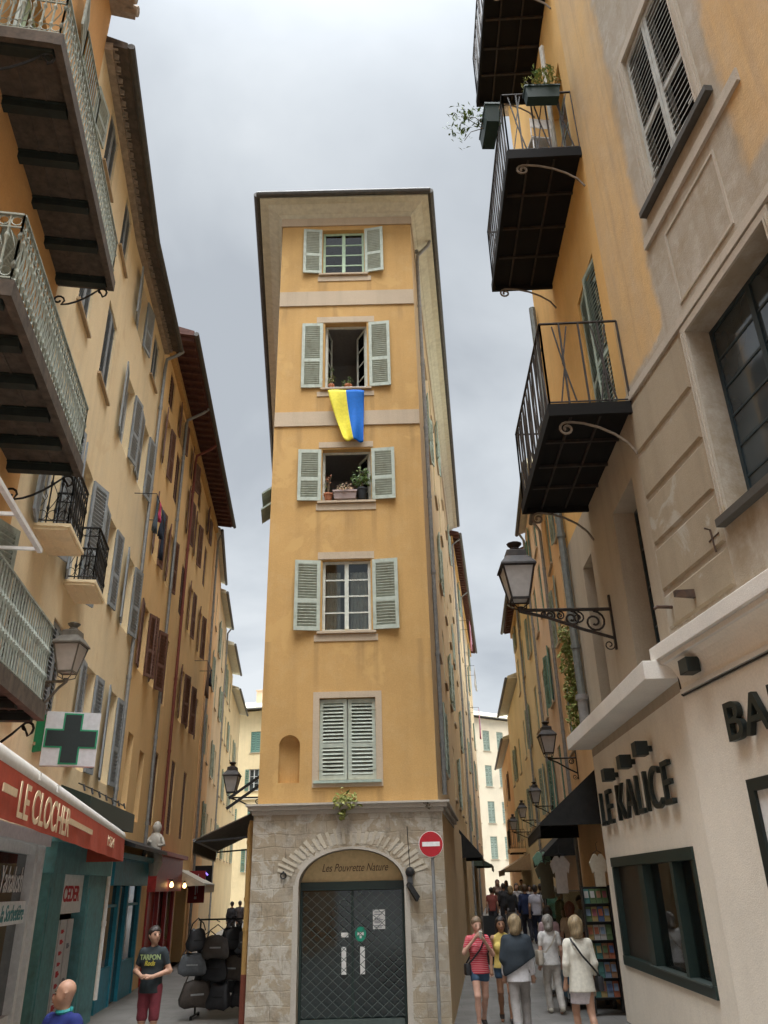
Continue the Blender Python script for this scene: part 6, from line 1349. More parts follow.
def stalls():
    # turning postcard stand at the corner of the bar
    rnd = random.Random(3); Y = 17.6; x = on_y(603, 960, Y).x; c = Vector((x, Y, 0)); o = empty('postcard_stand', c, 'tall postcard stand full of bright cards beside the far corner of the bar', 'stand')
    mb = MB(); mb.box(-.26, .26, .02, .06, .25, 2.2); mb.box(-.28, -.25, -.12, .06, .05, 2.22); mb.box(.25, .28, -.12, .06, .05, 2.22)
    for z in (.3, .62, .94, 1.26, 1.58, 1.9): mb.box(-.25, .25, -.1, .02, z-.012, z)
    mb.build('frame', M_iron, o)
    cols = [(.26, .08, .04), (.05, .08, .17), (.24, .18, .07), (.04, .13, .12), (.3, .29, .27), (.17, .05, .06), (.07, .12, .05), (.12, .17, .24), (.2, .11, .06)]
    ms = [flat('card colour %s' % 'abcdefghi'[i], k, .5) for i, k in enumerate(cols)]
    mb = MB()
    for z in (.3, .62, .94, 1.26, 1.58, 1.9):
        for i in range(4):
            mb.cur = rnd.randrange(9); a = -.24+i*.121; mb.hexa([(a, -.06, z), (a+.112, -.06, z), (a+.112, -.05, z), (a, -.05, z), (a, -.02, z+.26), (a+.112, -.02, z+.26), (a+.112, -.01, z+.26), (a, -.01, z+.26)])
            mb.cur = rnd.randrange(9); mb.hexa([(a+.015, -.0625, z+.1), (a+.095, -.0625, z+.1), (a+.095, -.055, z+.1), (a+.015, -.055, z+.1), (a+.015, -.03, z+.22), (a+.095, -.03, z+.22), (a+.095, -.025, z+.22), (a+.015, -.025, z+.22)])
    mb.build('postcards', ms, o)
    # blue cart with a pale top
    Y = 18.6; x = on_y(587, 970, Y).x; c = Vector((x, Y, ground_z(x, Y))); o = empty('stall_cart', c, 'blue stall cart with a pale top behind the woman in the white jacket', 'cart')
    mb = MB(); mb.box(-.5, .5, -.35, .35, .2, .92); mb.build('body', flat('cart blue', (.02, .10, .17)), o, bevel=.01)
    mb = MB(); mb.box(-.56, .56, -.4, .4, .92, 1.02); mb.build('top', flat('cart top', (.5, .44, .36)), o, bevel=.01)
    mb = MB(); mb.tube([(-.5, -.38, .2), (-.5, -.38, 1.25), (-.5, -.05, 1.25)], .018, 6); mb.build('handle', M_zinc, o)
    for sx in (-.4, .4):
        for sy in (-.28, .28): mb = MB(); mb.tube([(sx-.03, sy, .1), (sx+.03, sy, .1)], .1, 12); mb.build('wheel', M_iron, o); 
    for sx in (-.4, .4): mb = MB(); mb.beam((sx, -.28, .1), (sx, .28, .1), .04); mb.beam((sx, 0, .1), (sx, 0, .21), .05); mb.build('axle', M_iron, o)
    # glass display case with goods behind
    Y = 21.5; x = on_y(568, 905, Y).x; c = Vector((x, Y, ground_z(x, Y))); o = empty('display_case', c, 'glass topped display case with dark goods under the black awning', 'display case')
    mb = MB(); mb.box(-.6, .6, -.3, .3, .0, .95); mb.build('cabinet', M_brn, o)
    mb = MB(); mb.box(-.58, .58, -.29, -.28, .96, 2.0); mb.box(-.58, .58, .28, .29, .96, 2.0); mb.build('glass', M_clear, o)
    mb = MB()
    for sx in (-.59, .59):
        for sy in (-.29, .29): mb.beam((sx, sy, .95), (sx, sy, 2.02), .025)
    for sy in (-.29, .29): mb.beam((-.6, sy, 2.02), (.6, sy, 2.02), .025)
    for sx in (-.59, .59): mb.beam((sx, -.3, 2.02), (sx, .3, 2.02), .025)
    mb.build('frame', M_zinc, o)
    mb = MB(); rr = random.Random(5)
    for i in range(12): a, b2 = rr.uniform(-.5, .4), rr.uniform(-.2, .15); hh = rr.uniform(.1, .45); mb.lathe([(.05, 0), (.08, .04), (.07, hh*.7), (.03, hh)], (a, b2, .955), 8)
    mb.build('goods', C_brn, o)
    # black board by the corner house
    Y = 26.5; x = on_y(494, 915, Y).x; c = Vector((x, Y, ground_z(x, Y))); o = empty('chalk_board', c, 'black folding board standing by the wall of the corner house', 'board')
    for s in (-1, 1):
        mb = MB(); mb.hexa([(-.35, s*.3-.012, 0), (.35, s*.3-.012, 0), (.35, s*.3+.012, 0), (-.35, s*.3+.012, 0), (-.35, s*.03-.012, 1.25), (.35, s*.03-.012, 1.25), (.35, s*.03+.012, 1.25), (-.35, s*.03+.012, 1.25)]); mb.build('panel', M_dark, o)
        mb = MB(); 
        for sx in (-.36, .36): mb.beam((sx, s*.3, 0), (sx, s*.03, 1.27), .035)
        mb.build('frame', M_wood, o)
    # clothes hung out under the black awnings
    for (x_, y_, Y, w, h, m, lab) in ((559, 862, 19.2, .42, .75, C_wh, 'white shirt hanging under the near black awning'), (545, 868, 21.0, .5, .8, flat('olive cloth', (.12, .12, .08)), 'olive shirt hanging at the outer edge of the near black awning'), (541, 858, 24.5, .5, .7, flat('green cloth', (.2, .36, .26)), 'pale green shirt hanging under the far black awning'), (597, 860, 17.5, .35, .6, flat('cream cloth', (.4, .36, .28)), 'cream shirt hanging right beside the bar corner')):
        p = on_y(x_, y_-6, Y); o = empty('shirt', p, lab, 'shirt', 'shirts hung out for sale'); mb = MB(); a = w/2
        mb.prism([(-a*.6, -h), (a*.6, -h), (a*.62, -.32), (a*.8, -.36), (a*1.05, -.16), (a*.5, 0), (a*.15, .0), (0, -.06), (-a*.15, 0), (-a*.5, 0), (-a*1.05, -.16), (-a*.8, -.36), (-a*.62, -.32)], -.03, .03); mb.build('cloth', m, o, bevel=.012)
        mb = MB(); mb.tube([(-a*.5, 0, .01), (0, 0, .07), (a*.5, 0, .01)], .008, 4); mb.tube([(0, 0, .07), (0, 0, .2), (.03, 0, .23)], .006, 4); mb.build('hanger', M_iron, o)
stalls()
def far_balcony():
    F = HQ_F5; u, z = F.px(513, 852, .6)
    balcony(HQ5, F, u-1, u+1.2, z, .8, 1.0, 'plain', M_iron, pitch=.16, deck=M_org2, beam=M_iron, nb=2, brackets=())
far_balcony()
def antenna():
    p = on_y(195, 352, 24); o = empty('roof_aerial', p+Vector((-1.2, 0, -1.0)), 'thin roof aerial above the raftered eave of the ochre house', 'aerial'); mb = MB(); mb.tube([(0, 0, -.6), (0, 0, 1.4)], .02, 5); mb.tube([(0, 0, 1.3), (1.4, .3, 1.0)], .012, 4)
    for i in range(5): mb.tube([(.25*i+.1, .06*i-.15, 1.27-.05*i), (.25*i+.1, .06*i+.2, 1.27-.05*i)], .008, 4)
    mb.build('mast', M_zinc, o)
antenna()
# ------------------------------------------------------------------ people: one smooth body each, grown from tapered limbs
def surface_net(fn, lo, hi, res):
    lo = np.array(lo, float); hi = np.array(hi, float); n = np.maximum(4, np.ceil((hi-lo)/res).astype(int)+1)
    ax = [lo[i]+res*np.arange(n[i]) for i in range(3)]
    P = np.stack(np.meshgrid(*ax, indexing='ij'), -1).reshape(-1, 3); D = fn(P).reshape(n); S = D < 0
    cnt = np.zeros(n-1, int); acc = np.zeros((*(n-1), 3)); num = np.zeros(n-1)
    sl = lambda o: tuple(slice(o[i], n[i]-1+o[i]) for i in range(3))
    base = np.stack(np.meshgrid(*[np.arange(k-1) for k in n], indexing='ij'), -1).astype(float)
    corners = [(i, j, k) for i in (0, 1) for j in (0, 1) for k in (0, 1)]
    for a in corners:
        for d in range(3):
            if a[d]: continue
            b = list(a); b[d] = 1; b = tuple(b); da, db = D[sl(a)], D[sl(b)]; m = (da < 0) != (db < 0)
            t = np.where(m, da/np.where(np.abs(da-db) < 1e-12, 1, da-db), 0); pt = base+np.array(a); pt[..., d] += t
            acc += np.where(m[..., None], pt, 0); num += m
    act = num > 0; idx = -np.ones(n-1, int); idx[act] = np.arange(act.sum()); V = lo+res*(acc[act]/num[act][:, None])
    F = []
    for d in range(3):
        e1, e2 = [(1, 2), (2, 0), (0, 1)][d]
        a = [slice(1, n[i]-1) for i in range(3)]; a[d] = slice(0, n[d]-1); b = list(a); b[d] = slice(1, n[d])
        s0, s1 = S[tuple(a)], S[tuple(b)]; w = np.argwhere(s0 != s1)
        if not len(w): continue
        off = np.array([1, 1, 1]); off[d] = 0; w = w+off
        def cell(o1, o2): q = w.copy(); q[:, e1] -= o1; q[:, e2] -= o2; return idx[q[:, 0], q[:, 1], q[:, 2]]
        q = np.stack([cell(1, 1), cell(0, 1), cell(0, 0), cell(1, 0)], 1); sg = s0[tuple((w-off).T-0)] if False else s0[s0 != s1]
        q[~sg] = q[~sg][:, ::-1]; F.append(q[(q >= 0).all(1)])
    return V, np.concatenate(F)
def smin(a, b, k): h = np.clip(.5+.5*(b-a)/k, 0, 1); return b+(a-b)*h-k*h*(1-h)
def field(prims, k=.03):
    def fn(P):
        D = None
        for (a, b, ra, rb, sy, kk) in prims:
            a = np.array(a, float); b = np.array(b, float); s = np.array([1, sy, 1]); A, B, Q = a*s, b*s, P*s; ab = B-A; t = np.clip(((Q-A)@ab)/max(ab@ab, 1e-9), 0, 1)
            d = np.linalg.norm(Q-A-t[:, None]*ab, axis=1)-(ra+(rb-ra)*t)
            D = d if D is None else smin(D, d, kk or k)
        return D
    return fn
def grow(prims, res, k=.03, cut=None, fold=0):
    pts = np.array([p[i] for p in prims for i in (0, 1)]); r = max(max(p[2], p[3]) for p in prims)+.03
    f0 = field(prims, k)
    f = f0 if not fold else (lambda P: f0(P)+fold*np.sin(34*P[:, 2]+3.2*np.sin(13*P[:, 0]+5*P[:, 1])+9*np.abs(P[:, 0]))*np.clip(.4+.8*np.sin(7*P[:, 0]+4*P[:, 2]+6*P[:, 1]), 0, 1))
    g = f if cut is None else (lambda P: np.maximum(f(P), cut(P)))
    return surface_net(g, pts.min(0)-r, pts.max(0)+r, res)
V3 = lambda *a: np.array(a, float)
def skeleton(pose):
    J = dict(pelvis=V3(0, 0, .95), waist=V3(0, -.005, 1.10), chest=V3(0, 0, 1.27), neck=V3(0, .0, 1.46), head=V3(0, -.015, 1.635))
    for s, n in ((-1, 'l'), (1, 'r')):
        J['sh'+n] = V3(.168*s, .0, 1.395); J['el'+n] = V3(.225*s, .03, 1.13); J['wr'+n] = V3(.235*s, -.05, .885)
        J['hip'+n] = V3(.088*s, 0, .93); J['kn'+n] = V3(.095*s, -.015, .5); J['an'+n] = V3(.095*s, .02, .085)
    for k, v in pose.items():
        if k in J: J[k] = V3(*v)
    return J
def body_prims(J, female):
    c = lambda a, b, ra, rb, sy=1.0, k=None: (J[a] if isinstance(a, str) else a, J[b] if isinstance(b, str) else b, ra, rb, sy, k)
    hipw, shw = (.165, .15) if female else (.15, .165); p = []
    p += [c('pelvis', 'waist', hipw, .125 if female else .135, 1.45), c('waist', 'chest', .125 if female else .135, shw, 1.5), c('chest', J['neck']-V3(0, 0, .06), shw, .095, 1.5), c(J['neck']-V3(0, 0, .05), J['head']-V3(0, -.015, .06), .055, .05)]
    if female: p += [(J['chest']+V3(x, -.085, -.02), J['chest']+V3(x, -.09, -.03), .065, .065, 1, None) for x in (-.075, .075)]
    h = J['head']; f = np.array(pose_face(J)); up = V3(0, 0, 1); sd = np.cross(f, up)
    p += [(h+up*.035-f*.01, h-up*.02+f*.005, .088, .08, 1.0, None), (h-up*.02+f*.03, h-up*.085+f*.055, .06, .036, 1.0, None), (h+up*.005+f*.088, h-up*.028+f*.104, .012, .018, 1.0, .02), (h-up*.055+f*.082, h-up*.055+f*.086, .02, .02, 1, .015)]
    p += [(h+sd*s*.082-up*.02-f*.01, h+sd*s*.088+up*.015-f*.015, .012, .016, 1, .012) for s in (-1, 1)]
    for n, s in (('l', -1), ('r', 1)):
        g = .86 if female else 1
        p += [c('sh'+n, 'el'+n, .055*g, .043*g), c('el'+n, 'wr'+n, .042*g, .029*g)]
        p += [c(J['sh'+n]-V3(.08*s, 0, -.02), 'sh'+n, .056*g, .052*g, 1, .05)]
        d = J['wr'+n]-J['el'+n]; d /= np.linalg.norm(d); hd = J.get('hd'+n, d); hd = hd/np.linalg.norm(hd); p += [(J['wr'+n], J['wr'+n]+hd*.085, .03, .036, 1, .015)]
        p += [c('hip'+n, 'kn'+n, .088, .057), c('kn'+n, 'an'+n, .056, .036), (J['kn'+n]*.68+J['an'+n]*.32+V3(0, .02, 0), J['kn'+n]*.5+J['an'+n]*.5+V3(0, .018, 0), .05, .045, 1, None)]
        fd = V3(*J.get('ft'+n, (.02*s, -1, 0))); fd /= np.linalg.norm(fd); a = J['an'+n]; g0 = a-V3(0, 0, .045); p += [(a-V3(0, 0, .03)-fd*.03, g0+fd*.13-V3(0, 0, .012), .042, .03, 1, None)]
    return p
def pose_face(J): f = J.get('face', V3(0, -1, 0)); f = np.array(f, float); return f/np.linalg.norm(f)
def fingers(mb, J, sc):
    for n, s in (('l', -1), ('r', 1)):
        d = J['wr'+n]-J['el'+n]; d /= np.linalg.norm(d); d = J.get('hd'+n, d); d = d/np.linalg.norm(d)
        side = np.cross(d, V3(0, 1, 0.2)) if abs(d[2]) > .5 else np.cross(d, V3(0, 0, 1)); side /= np.linalg.norm(side); nrm = np.cross(side, d); pl = V3(-s, 0, 0) if abs(d[2]) > .5 else V3(0, 0, -1)
        if nrm@pl < 0: nrm = -nrm
        pc = J['wr'+n]+d*.08
        for i, L in enumerate((.066, .076, .072, .056)):
            b = pc+side*(i-1.5)*.019; m = b+d*L*.55+nrm*.008; e = m+d*L*.38+nrm*L*.32
            mb.tube([b*sc, m*sc, e*sc], [.0095*sc, .0085*sc, .006*sc], 6)
        b = J['wr'+n]+d*.03+side*-.026; mb.tube([b*sc, (b-side*.022+d*.028+nrm*.01)*sc, (b-side*.026+d*.06+nrm*.02)*sc], [.012*sc, .01*sc, .007*sc], 6)
def inflate(J, segs, extra=()):
    """clothing limbs: (joint a, joint b, from, to, ra, rb, depth squash)"""
    out = []
    for a, b, t0, t1, ra, rb, sy in segs: A, B = J[a], J[b]; out.append((A+(B-A)*t0, A+(B-A)*t1, ra, rb, sy, None))
    return out+list(extra)
SKIN = {k: flat('skin '+k, v, .55) for k, v in dict(fair=(.50, .29, .21), light=(.42, .24, .16), tan=(.32, .17, .10)).items()}
CL = {}
def cloth(name, col, vary=.12):
    if name not in CL: CL[name] = paint('cloth '+name, col, .85, vary, scale=22, bumpy=.25)
    return CL[name]
M_eye = flat('dark eye', (.02, .015, .012), .3); M_lip = flat('lip', (.33, .11, .09), .5); M_shoe = flat('dark shoe leather', (.03, .025, .022), .5)
def person(px, Y, label, rz=0, female=False, skin='light', pose=None, top='tee', topm=None, bottom='trousers', botm=None, hair='short', hairm=None, group=None, res=.017, shoes=None, H=None, seat=False, zbase=None):
    J = skeleton(pose or {}); 
    for k, v in (pose or {}).items():
        if k not in J: J[k] = V3(*v) if k != 'none' else v
    w = on_y(px[0], px[1], Y); gz = ground_z(w.x, Y) if zbase is None else zbase
    if H is None: H = min(1.88, max(1.55, w.z-gz))
    sc = H/1.745
    o = empty('person', (w.x, Y, gz), label, 'person', group, rz)
    def net(prims, name, m, k=.03, cut=None, r=None, parent=None, extra=None):
        if name not in ('body', 'shoe'):
            c0 = cut or (lambda P: np.full(len(P), -9.0));
            V, F = grow(prims, r or res, k, c0, .005 if name == 'hair' else .004); mb = MB(); mb.add((V*sc).tolist(), F.tolist()); return mb.build(name, m, parent or o, smooth=True)
        V, F = grow(prims, r or res, k, cut); mb = MB(); mb.add((V*sc).tolist(), F.tolist())
        if extra: extra(mb)
        return mb.build(name, m, parent or o, smooth=True)
    f = pose_face(J); h = J['head']; up = V3(0, 0, 1); sd = np.cross(f, up)
    def face(mb):
        fingers(mb, J, sc)
        if res > .02: return
        mb.cur = 1
        for s in (-1, 1): c = (h+up*.012+f*.083+sd*s*.033)*sc; mb.lathe([(.001, -.007), (.016, -.003), (.016, .003), (.001, .007)], c, 8, 1, .6)
        mb.cur = 2; c = (h-up*.058+f*.099)*sc; mb.lathe([(.004, -.007), (.025, 0), (.004, .007)], c, 8, 1, .5)
        mb.cur = 3
        for s in (-1, 1): mb.tube([(h+up*.032+f*.09+sd*s*.018)*sc, (h+up*.034+f*.08+sd*s*.055)*sc], .0065, 4)
    bp = body_prims(J, female)
    net(bp, 'body', [SKIN[skin], M_eye, M_lip, hairm or M_stem], .028, None, res, None, face)
    # hair
    if hair != 'bald':
        hp = [(h+up*.05-f*.02, h+up*.005-f*.035, .1, .092, 1, None)]
        if hair == 'long': hp += [(h+up*.0-f*.06, J['neck']-up*.1-f*.085, .08, .06, 1, None)]+[(h+sd*s*.07-f*.01, J['neck']+sd*s*.085-up*.08-f*.02, .04, .03, 1, None) for s in (-1, 1)]
        elif hair == 'tied': hp += [(h-f*.1, h-f*.12-up*.06, .035, .03, 1, None)]
        elif hair == 'bob': hp += [(h+up*.0-f*.03, h-up*.075-f*.05, .112, .1, 1, None), (h+up*.06-f*.01, h+up*.06-f*.02, .108, .108, 1, None)]
        ang = lambda P: np.arctan2((P-h)@sd, -(P-h)@f)
        cut = (lambda P: np.where((P-h)@up > .05, (P-h)@f-.05-1.6*((P-h)@up-.05), (P-h)@f-.05+np.minimum(.045, .6*(.05-(P-h)@up)))+.006*np.sin(ang(P)*17+P[:, 2]*40)); net(hp, 'hair', hairm, .03, cut)
    # clothes
    t = .016; tw, hp_ = (.125, .165) if female else (.135, .15)
    torso = lambda z0, add=.0: [(J['chest'], J['neck']-V3(0, 0, .045), (.15 if female else .165)+t+add, .088+t, 1.48, None), (J['waist'], J['chest'], tw+t+.012+add, (.15 if female else .165)+t+add, 1.45, None), (J['pelvis']+V3(0, 0, z0-.04), J['waist'], hp_+t+.012+add, tw+t+.014+add, 1.25, None)]
    bust = [(J['chest']+V3(x, -.085, -.02), J['chest']+V3(x, -.088, -.04), .066+t, .066+t, 1, None) for x in (-.075, .075)] if female else []
    zl = {'tee': .86, 'tank': .9, 'blouse': .8, 'jacket': .76, 'sweater': .84}.get(top, .86)
    arm = {'tee': .55, 'tank': 0, 'blouse': 1, 'jacket': 1, 'sweater': 1}.get(top, .5)
    pr = torso(zl-.95+.05, .012 if top in ('jacket', 'blouse') else 0)+bust
    for n, s in (('l', -1), ('r', 1)):
        if arm:
            pr += inflate(J, [('sh'+n, 'el'+n, -.06, min(1, arm), .062+t*.4, .056 if arm < 1 else .052, 1)])
            if arm == 1: pr += inflate(J, [('el'+n, 'wr'+n, 0, .86 if top != 'jacket' else .55, .056, .045, 1)])
        pr += [(J['sh'+n]-V3(.1*s, 0, -.012), J['sh'+n]-V3(.015*s, 0, .004), .058+t*.5, .05+t*.5, 1, .05)]
    if not seat: net(pr, {'tee': 't_shirt', 'tank': 'top'}.get(top, top), topm, .03, lambda P: np.where(np.abs(P[:, 0]) < .2, zl-P[:, 2], -1) if arm == 0 or arm < .9 else np.where((np.abs(P[:, 0]) < .19), zl-P[:, 2], -1))
    else: net(pr, 'jacket', topm, .03)
    leg = []
    if bottom in ('trousers', 'shorts', 'shortshorts', 'leggings'):
        e = {'trousers': 1.0, 'shorts': .92, 'shortshorts': .32, 'leggings': 1.0}[bottom]; g = .012 if bottom == 'trousers' else .004
        leg = [(J['pelvis']+V3(0, .004, .06), J['pelvis']+V3(0, .008, -.02), hp_+.002, hp_+.004, 1.42, None)]
        for n in 'lr':
            fl = .078 if bottom == 'shorts' else .066+g
            leg += inflate(J, [('hip'+n, 'kn'+n, 0, e, .098+g*.6, fl if bottom != 'shortshorts' else .094, 1)])
            if e >= 1: leg += inflate(J, [('kn'+n, 'an'+n, 0, .96, .066+g, .05+g*1.5, 1)])
        net(leg, {'shortshorts': 'shorts'}.get(bottom, bottom), botm, .025, lambda P: P[:, 2]-1.0)
    elif bottom == 'skirt':
        m = (J['knl']+J['knr'])/2; leg = [(J['pelvis']+V3(0, .005, .05), m+V3(0, 0, .1), hp_+.006, .185, 1.3, None)]; net(leg, 'skirt', botm, .02, lambda P: np.maximum(P[:, 2]-.98, (m[2]+.09)-P[:, 2]))
    if shoes is not False:
        for n, s in (('l', -1), ('r', 1)):
            a = J['an'+n]; fd = V3(*J.get('ft'+n, (.02*s, -1, 0))); fd /= np.linalg.norm(fd)
            net([(a-V3(0, 0, .035)-fd*.035, a-V3(0, 0, .052)+fd*.14, .05, .036, 1, None)], 'shoe', shoes or M_shoe, .03, lambda P: (a[2]-.085+.002)-P[:, 2], .014 if res < .02 else .02)
    return o, J, sc
def strap_bag(label, o, J, sc, mat, side=1, hip=(.24, .02, .86), size=(.24, .2), strapm=None):
    b = empty('shoulder_bag', o.matrix_basis @ Vector((0, 0, 0)), label, 'bag', None, o.rotation_euler.z); b.location = o.location
    w, hh = size; c = Vector((hip[0]*side, hip[1], hip[2]))*sc
    mb = MB(); n = 12
    prof = [(.8, -.5), (1, -.42), (1, .3), (.85, .5)]; vs = []
    for f_, t in prof:
        for i in range(n): a = 2*math.pi*i/n; vs.append((c.x+.06*f_*math.copysign(abs(math.cos(a))**.6, math.cos(a)), c.y+w/2*f_*math.copysign(abs(math.sin(a))**.6, math.sin(a)), c.z+hh*t))
    mb.add(vs, [(i*n+j, i*n+(j+1) % n, (i+1)*n+(j+1) % n, (i+1)*n+j) for i in range(3) for j in range(n)]+[tuple(range(n))[::-1], tuple(range(3*n, 4*n))]); mb.build('body', mat, b, smooth=True)
    s = -side; pts = lambda y: [c+Vector((0, y*.6, hh*.5)), Vector((.14*side, y*1.12, 1.1))*sc, Vector((.0, y*1.22, 1.25))*sc, Vector((.1*s, y*1.0, 1.41))*sc, Vector((.12*s, 0, 1.487))*sc]
    mb = MB()
    for y in (-.14, .14):
        P = pts(y)
        for p, q in zip(P[:-1], P[1:]): mb.beam(p, q, .028, .008, (0, 1, 0))
    mb.build('strap', strapm or mat, b)
WALK = dict(knl=(-.09, -.14, .52), anl=(-.085, -.10, .09), knr=(.09, .03, .5), anr=(.085, .22, .13), ftr=(0, -1, -.4))
WALK2 = dict(knr=(.09, -.14, .52), anr=(.085, -.10, .09), knl=(-.09, .03, .5), anl=(-.085, .22, .13), ftl=(0, -1, -.4))
def hairmat(name, col):
    m, nt, b = newmat(name); n = noise(nt, pos(nt, (60, 60, 5)), 1.0, 5, .7)
    nt.links.new(ramp(nt, n, [(.3, mul(col, .35)), (.5, col), (.72, mul(col, 1.7))]), b.inputs['Base Color']); b.inputs['Roughness'].default_value = .5; bump(nt, b, n, .8, .01); return m
hr = {k: hairmat('hair '+k, v) for k, v in dict(dark=(.022, .014, .01), brown=(.07, .04, .022), fair=(.16, .105, .06), blond=(.24, .175, .095), grey=(.26, .24, .21), auburn=(.13, .05, .03)).items()}
def people():
    # man on the left, hands clasped, looking up to the right
    o, J, sc = person((156, 928), 14.4, 'man in a dark printed t-shirt and maroon shorts standing with clasped hands on the left', R(-6), False, 'light', dict(face=(.75, -.72, .12), ell=(-.27, .02, 1.15), wrl=(-.085, -.2, 1.09), hdl=(1, -.25, 0), elr=(.27, .02, 1.15), wrr=(.085, -.205, 1.085), hdr=(-1, -.2, .06)), 'tee', cloth('charcoal', (.022, .03, .034)), 'shorts', cloth('maroon', (.16, .028, .038)), 'short', hr['dark'], res=.0135)
    for i, (body, col, z, s) in enumerate((('TARPON', flat('print green', (.30, .38, .16)), 1.315, .1), ('Rods', flat('print yellow', (.42, .36, .05)), 1.235, .095))):
        tm = text_mesh(body, s, .002, .85, .25*i, col, 'CENTER', .003)
        for v in tm.vertices: v.co.y += -.142*1+.14*v.co.x**2*6; 
        link('shirt_print', tm, o, (0, 0, z*sc))
    mb = MB()
    # seated bald man at the lower left
    p = on_y(68, 982, 8.9)
    o, J, sc = person((68, 982), 8.9, 'bald man in a blue jacket sitting at the lower left edge and looking left', R(-28), False, 'light', dict(pelvis=(0, .02, .95), knl=(-.12, -.42, .93), anl=(-.12, -.40, .5), knr=(.12, -.42, .93), anr=(.12, -.38, .5), ell=(-.25, -.08, 1.16), wrl=(-.33, -.3, 1.2), elr=(.24, -.02, 1.14), wrr=(.17, -.25, 1.02), face=(-.75, -.65, -.05)), 'jacket', cloth('royal blue', (.012, .022, .13)), 'trousers', cloth('dark grey', (.05, .05, .055)), 'bald', None, H=1.745, seat=True, zbase=p.z-1.735, res=.0145)
    mb = MB(); mb.tube([Vector((.055*math.cos(a)*1.25, .055*math.sin(a)+.0, 1.50+.012*math.sin(a))) for a in [k*math.pi/8 for k in range(17)]], .022, 6); mb.build('collar', flat('turquoise collar', (.03, .28, .28)), o)
    zb = p.z-1.735
    c = empty('cafe_chair', (o.location.x, o.location.y, 0), 'dark cafe chair under the bald man in blue', 'chair', None, o.rotation_euler.z)
    sz = zb+.79; mb = MB(); mb.box(-.21, .21, -.24, .22, sz-.03, sz); mb.build('seat', M_wood, c)
    for x in (-.19, .19):
        for y in (-.22, .2): mb = MB(); mb.tube([(x, y, 0), (x*.95, y*.95, sz-.031)], .016, 6); mb.build('leg', M_wood, c)
    mb = MB(); mb.tube([(-.2, .21, sz), (-.2, .27, sz+.4), (.2, .27, sz+.4), (.2, .21, sz)], .016, 6); mb.tube([(-.19, .25, sz+.25), (.19, .25, sz+.25)], .014, 6); mb.build('backrest', M_wood, c)
    # two girls walking towards us
    red = cloth('red striped', (.42, .02, .035)); nt = red.node_tree; b = nt.nodes['Principled BSDF']; wv = nt.nodes.new('ShaderNodeTexWave'); wv.bands_direction = 'Z'; wv.inputs['Scale'].default_value = 11; wv.inputs['Distortion'].default_value = .4; nt.links.new(pos(nt), wv.inputs['Vector'])
    nt.links.new(mixc(nt, ramp(nt, wv.outputs['Fac'], [(.72, (0, 0, 0)), (.85, (.75,)*3)]), (.44, .02, .04), (.55, .33, .33)), b.inputs['Base Color'])
    o, J, sc = person((476, 918), 16.4, 'girl in a red striped t-shirt and denim shorts eating with both hands', R(8), True, 'fair', dict(WALK, ell=(-.27, -.03, 1.2), wrl=(-.07, -.2, 1.46), hdl=(.6, -.4, .5), elr=(.26, -.06, 1.16), wrr=(.05, -.24, 1.42), hdr=(-.6, -.1, .5), face=(.05, -1, -.25)), 'tee', red, 'shortshorts', cloth('denim', (.045, .09, .15)), 'tied', hr['fair'], res=.0135, H=1.72)
    strap_bag('small dark bag with a strap across the red striped t-shirt', o, J, sc, M_bag, -1, (.22, -.02, .93), (.2, .18))
    mb = MB(); w = J['wrr']*sc; c = empty('snack', o.location, 'small wrapped snack held by the girl in red', 'snack', None, o.rotation_euler.z); mb.lathe([(.012, -.06), (.03, .0), (.035, .05), (.02, .065)], (-.005, w[1]-.05, w[2]+.07), 8); mb.build('snack_wrap', M_wht, c)
    o, J, sc = person((500, 919), 17.0, 'girl in a yellow top and denim shorts with long dark hair', R(-4), True, 'tan', dict(WALK2, elr=(.2, -.06, 1.17), wrr=(.07, -.24, 1.3), hdr=(-.5, -.1, .7), face=(.1, -1, -.1)), 'tank', cloth('yellow', (.58, .44, .12)), 'shortshorts', cloth('denim', (.045, .09, .15)), 'long', hr['dark'], res=.0135, H=1.70)
    # woman seen from behind with a dark shawl over a white blouse
    shawl = cloth('navy shawl', (.02, .028, .036))
    o, J, sc = person((514, 918), 15.4, 'woman in a dark shawl over a white blouse and grey trousers seen from behind', R(176), True, 'light', dict(WALK), 'blouse', cloth('white blouse', (.62, .61, .62)), 'trousers', cloth('grey trousers', (.27, .25, .235)), 'bob', hr['blond'], res=.0145, H=1.76)
    sp = [(J['neck']-V3(0, 0, .04), J['chest'], .12, .205, 1.22, None), (J['chest'], J['waist']+V3(0, .02, -.06), .205, .22, 1.2, None), (J['chest']+V3(.03, .0, 0), J['waist']+V3(.08, .02, -.14), .17, .18, 1.2, None)]+[(J['sh'+n]+V3(0, 0, .01), J['el'+n], .088, .085, 1, .06) for n in 'lr']
    V, F = grow(sp, .016, .05, lambda P: (1.0-.55*P[:, 0])-P[:, 2]); mb = MB(); mb.add((V*sc).tolist(), F.tolist()); mb.build('shawl', shawl, o, smooth=True)
    # white clad elderly woman further up
    o, J, sc = person((547, 917), 18.0, 'grey haired woman in a white top and pale trousers walking away', R(184), True, 'fair', dict(WALK2), 'tee', cloth('white knit', (.60, .58, .55)), 'trousers', cloth('pale linen', (.43, .40, .36)), 'bob', hr['grey'], res=.0145, shoes=M_wht)
    strap_bag('pale shoulder bag at the left of the grey haired woman', o, J, sc, flat('cream leather', (.42, .37, .3)), 1, (.25, .02, 1.0), (.3, .26))
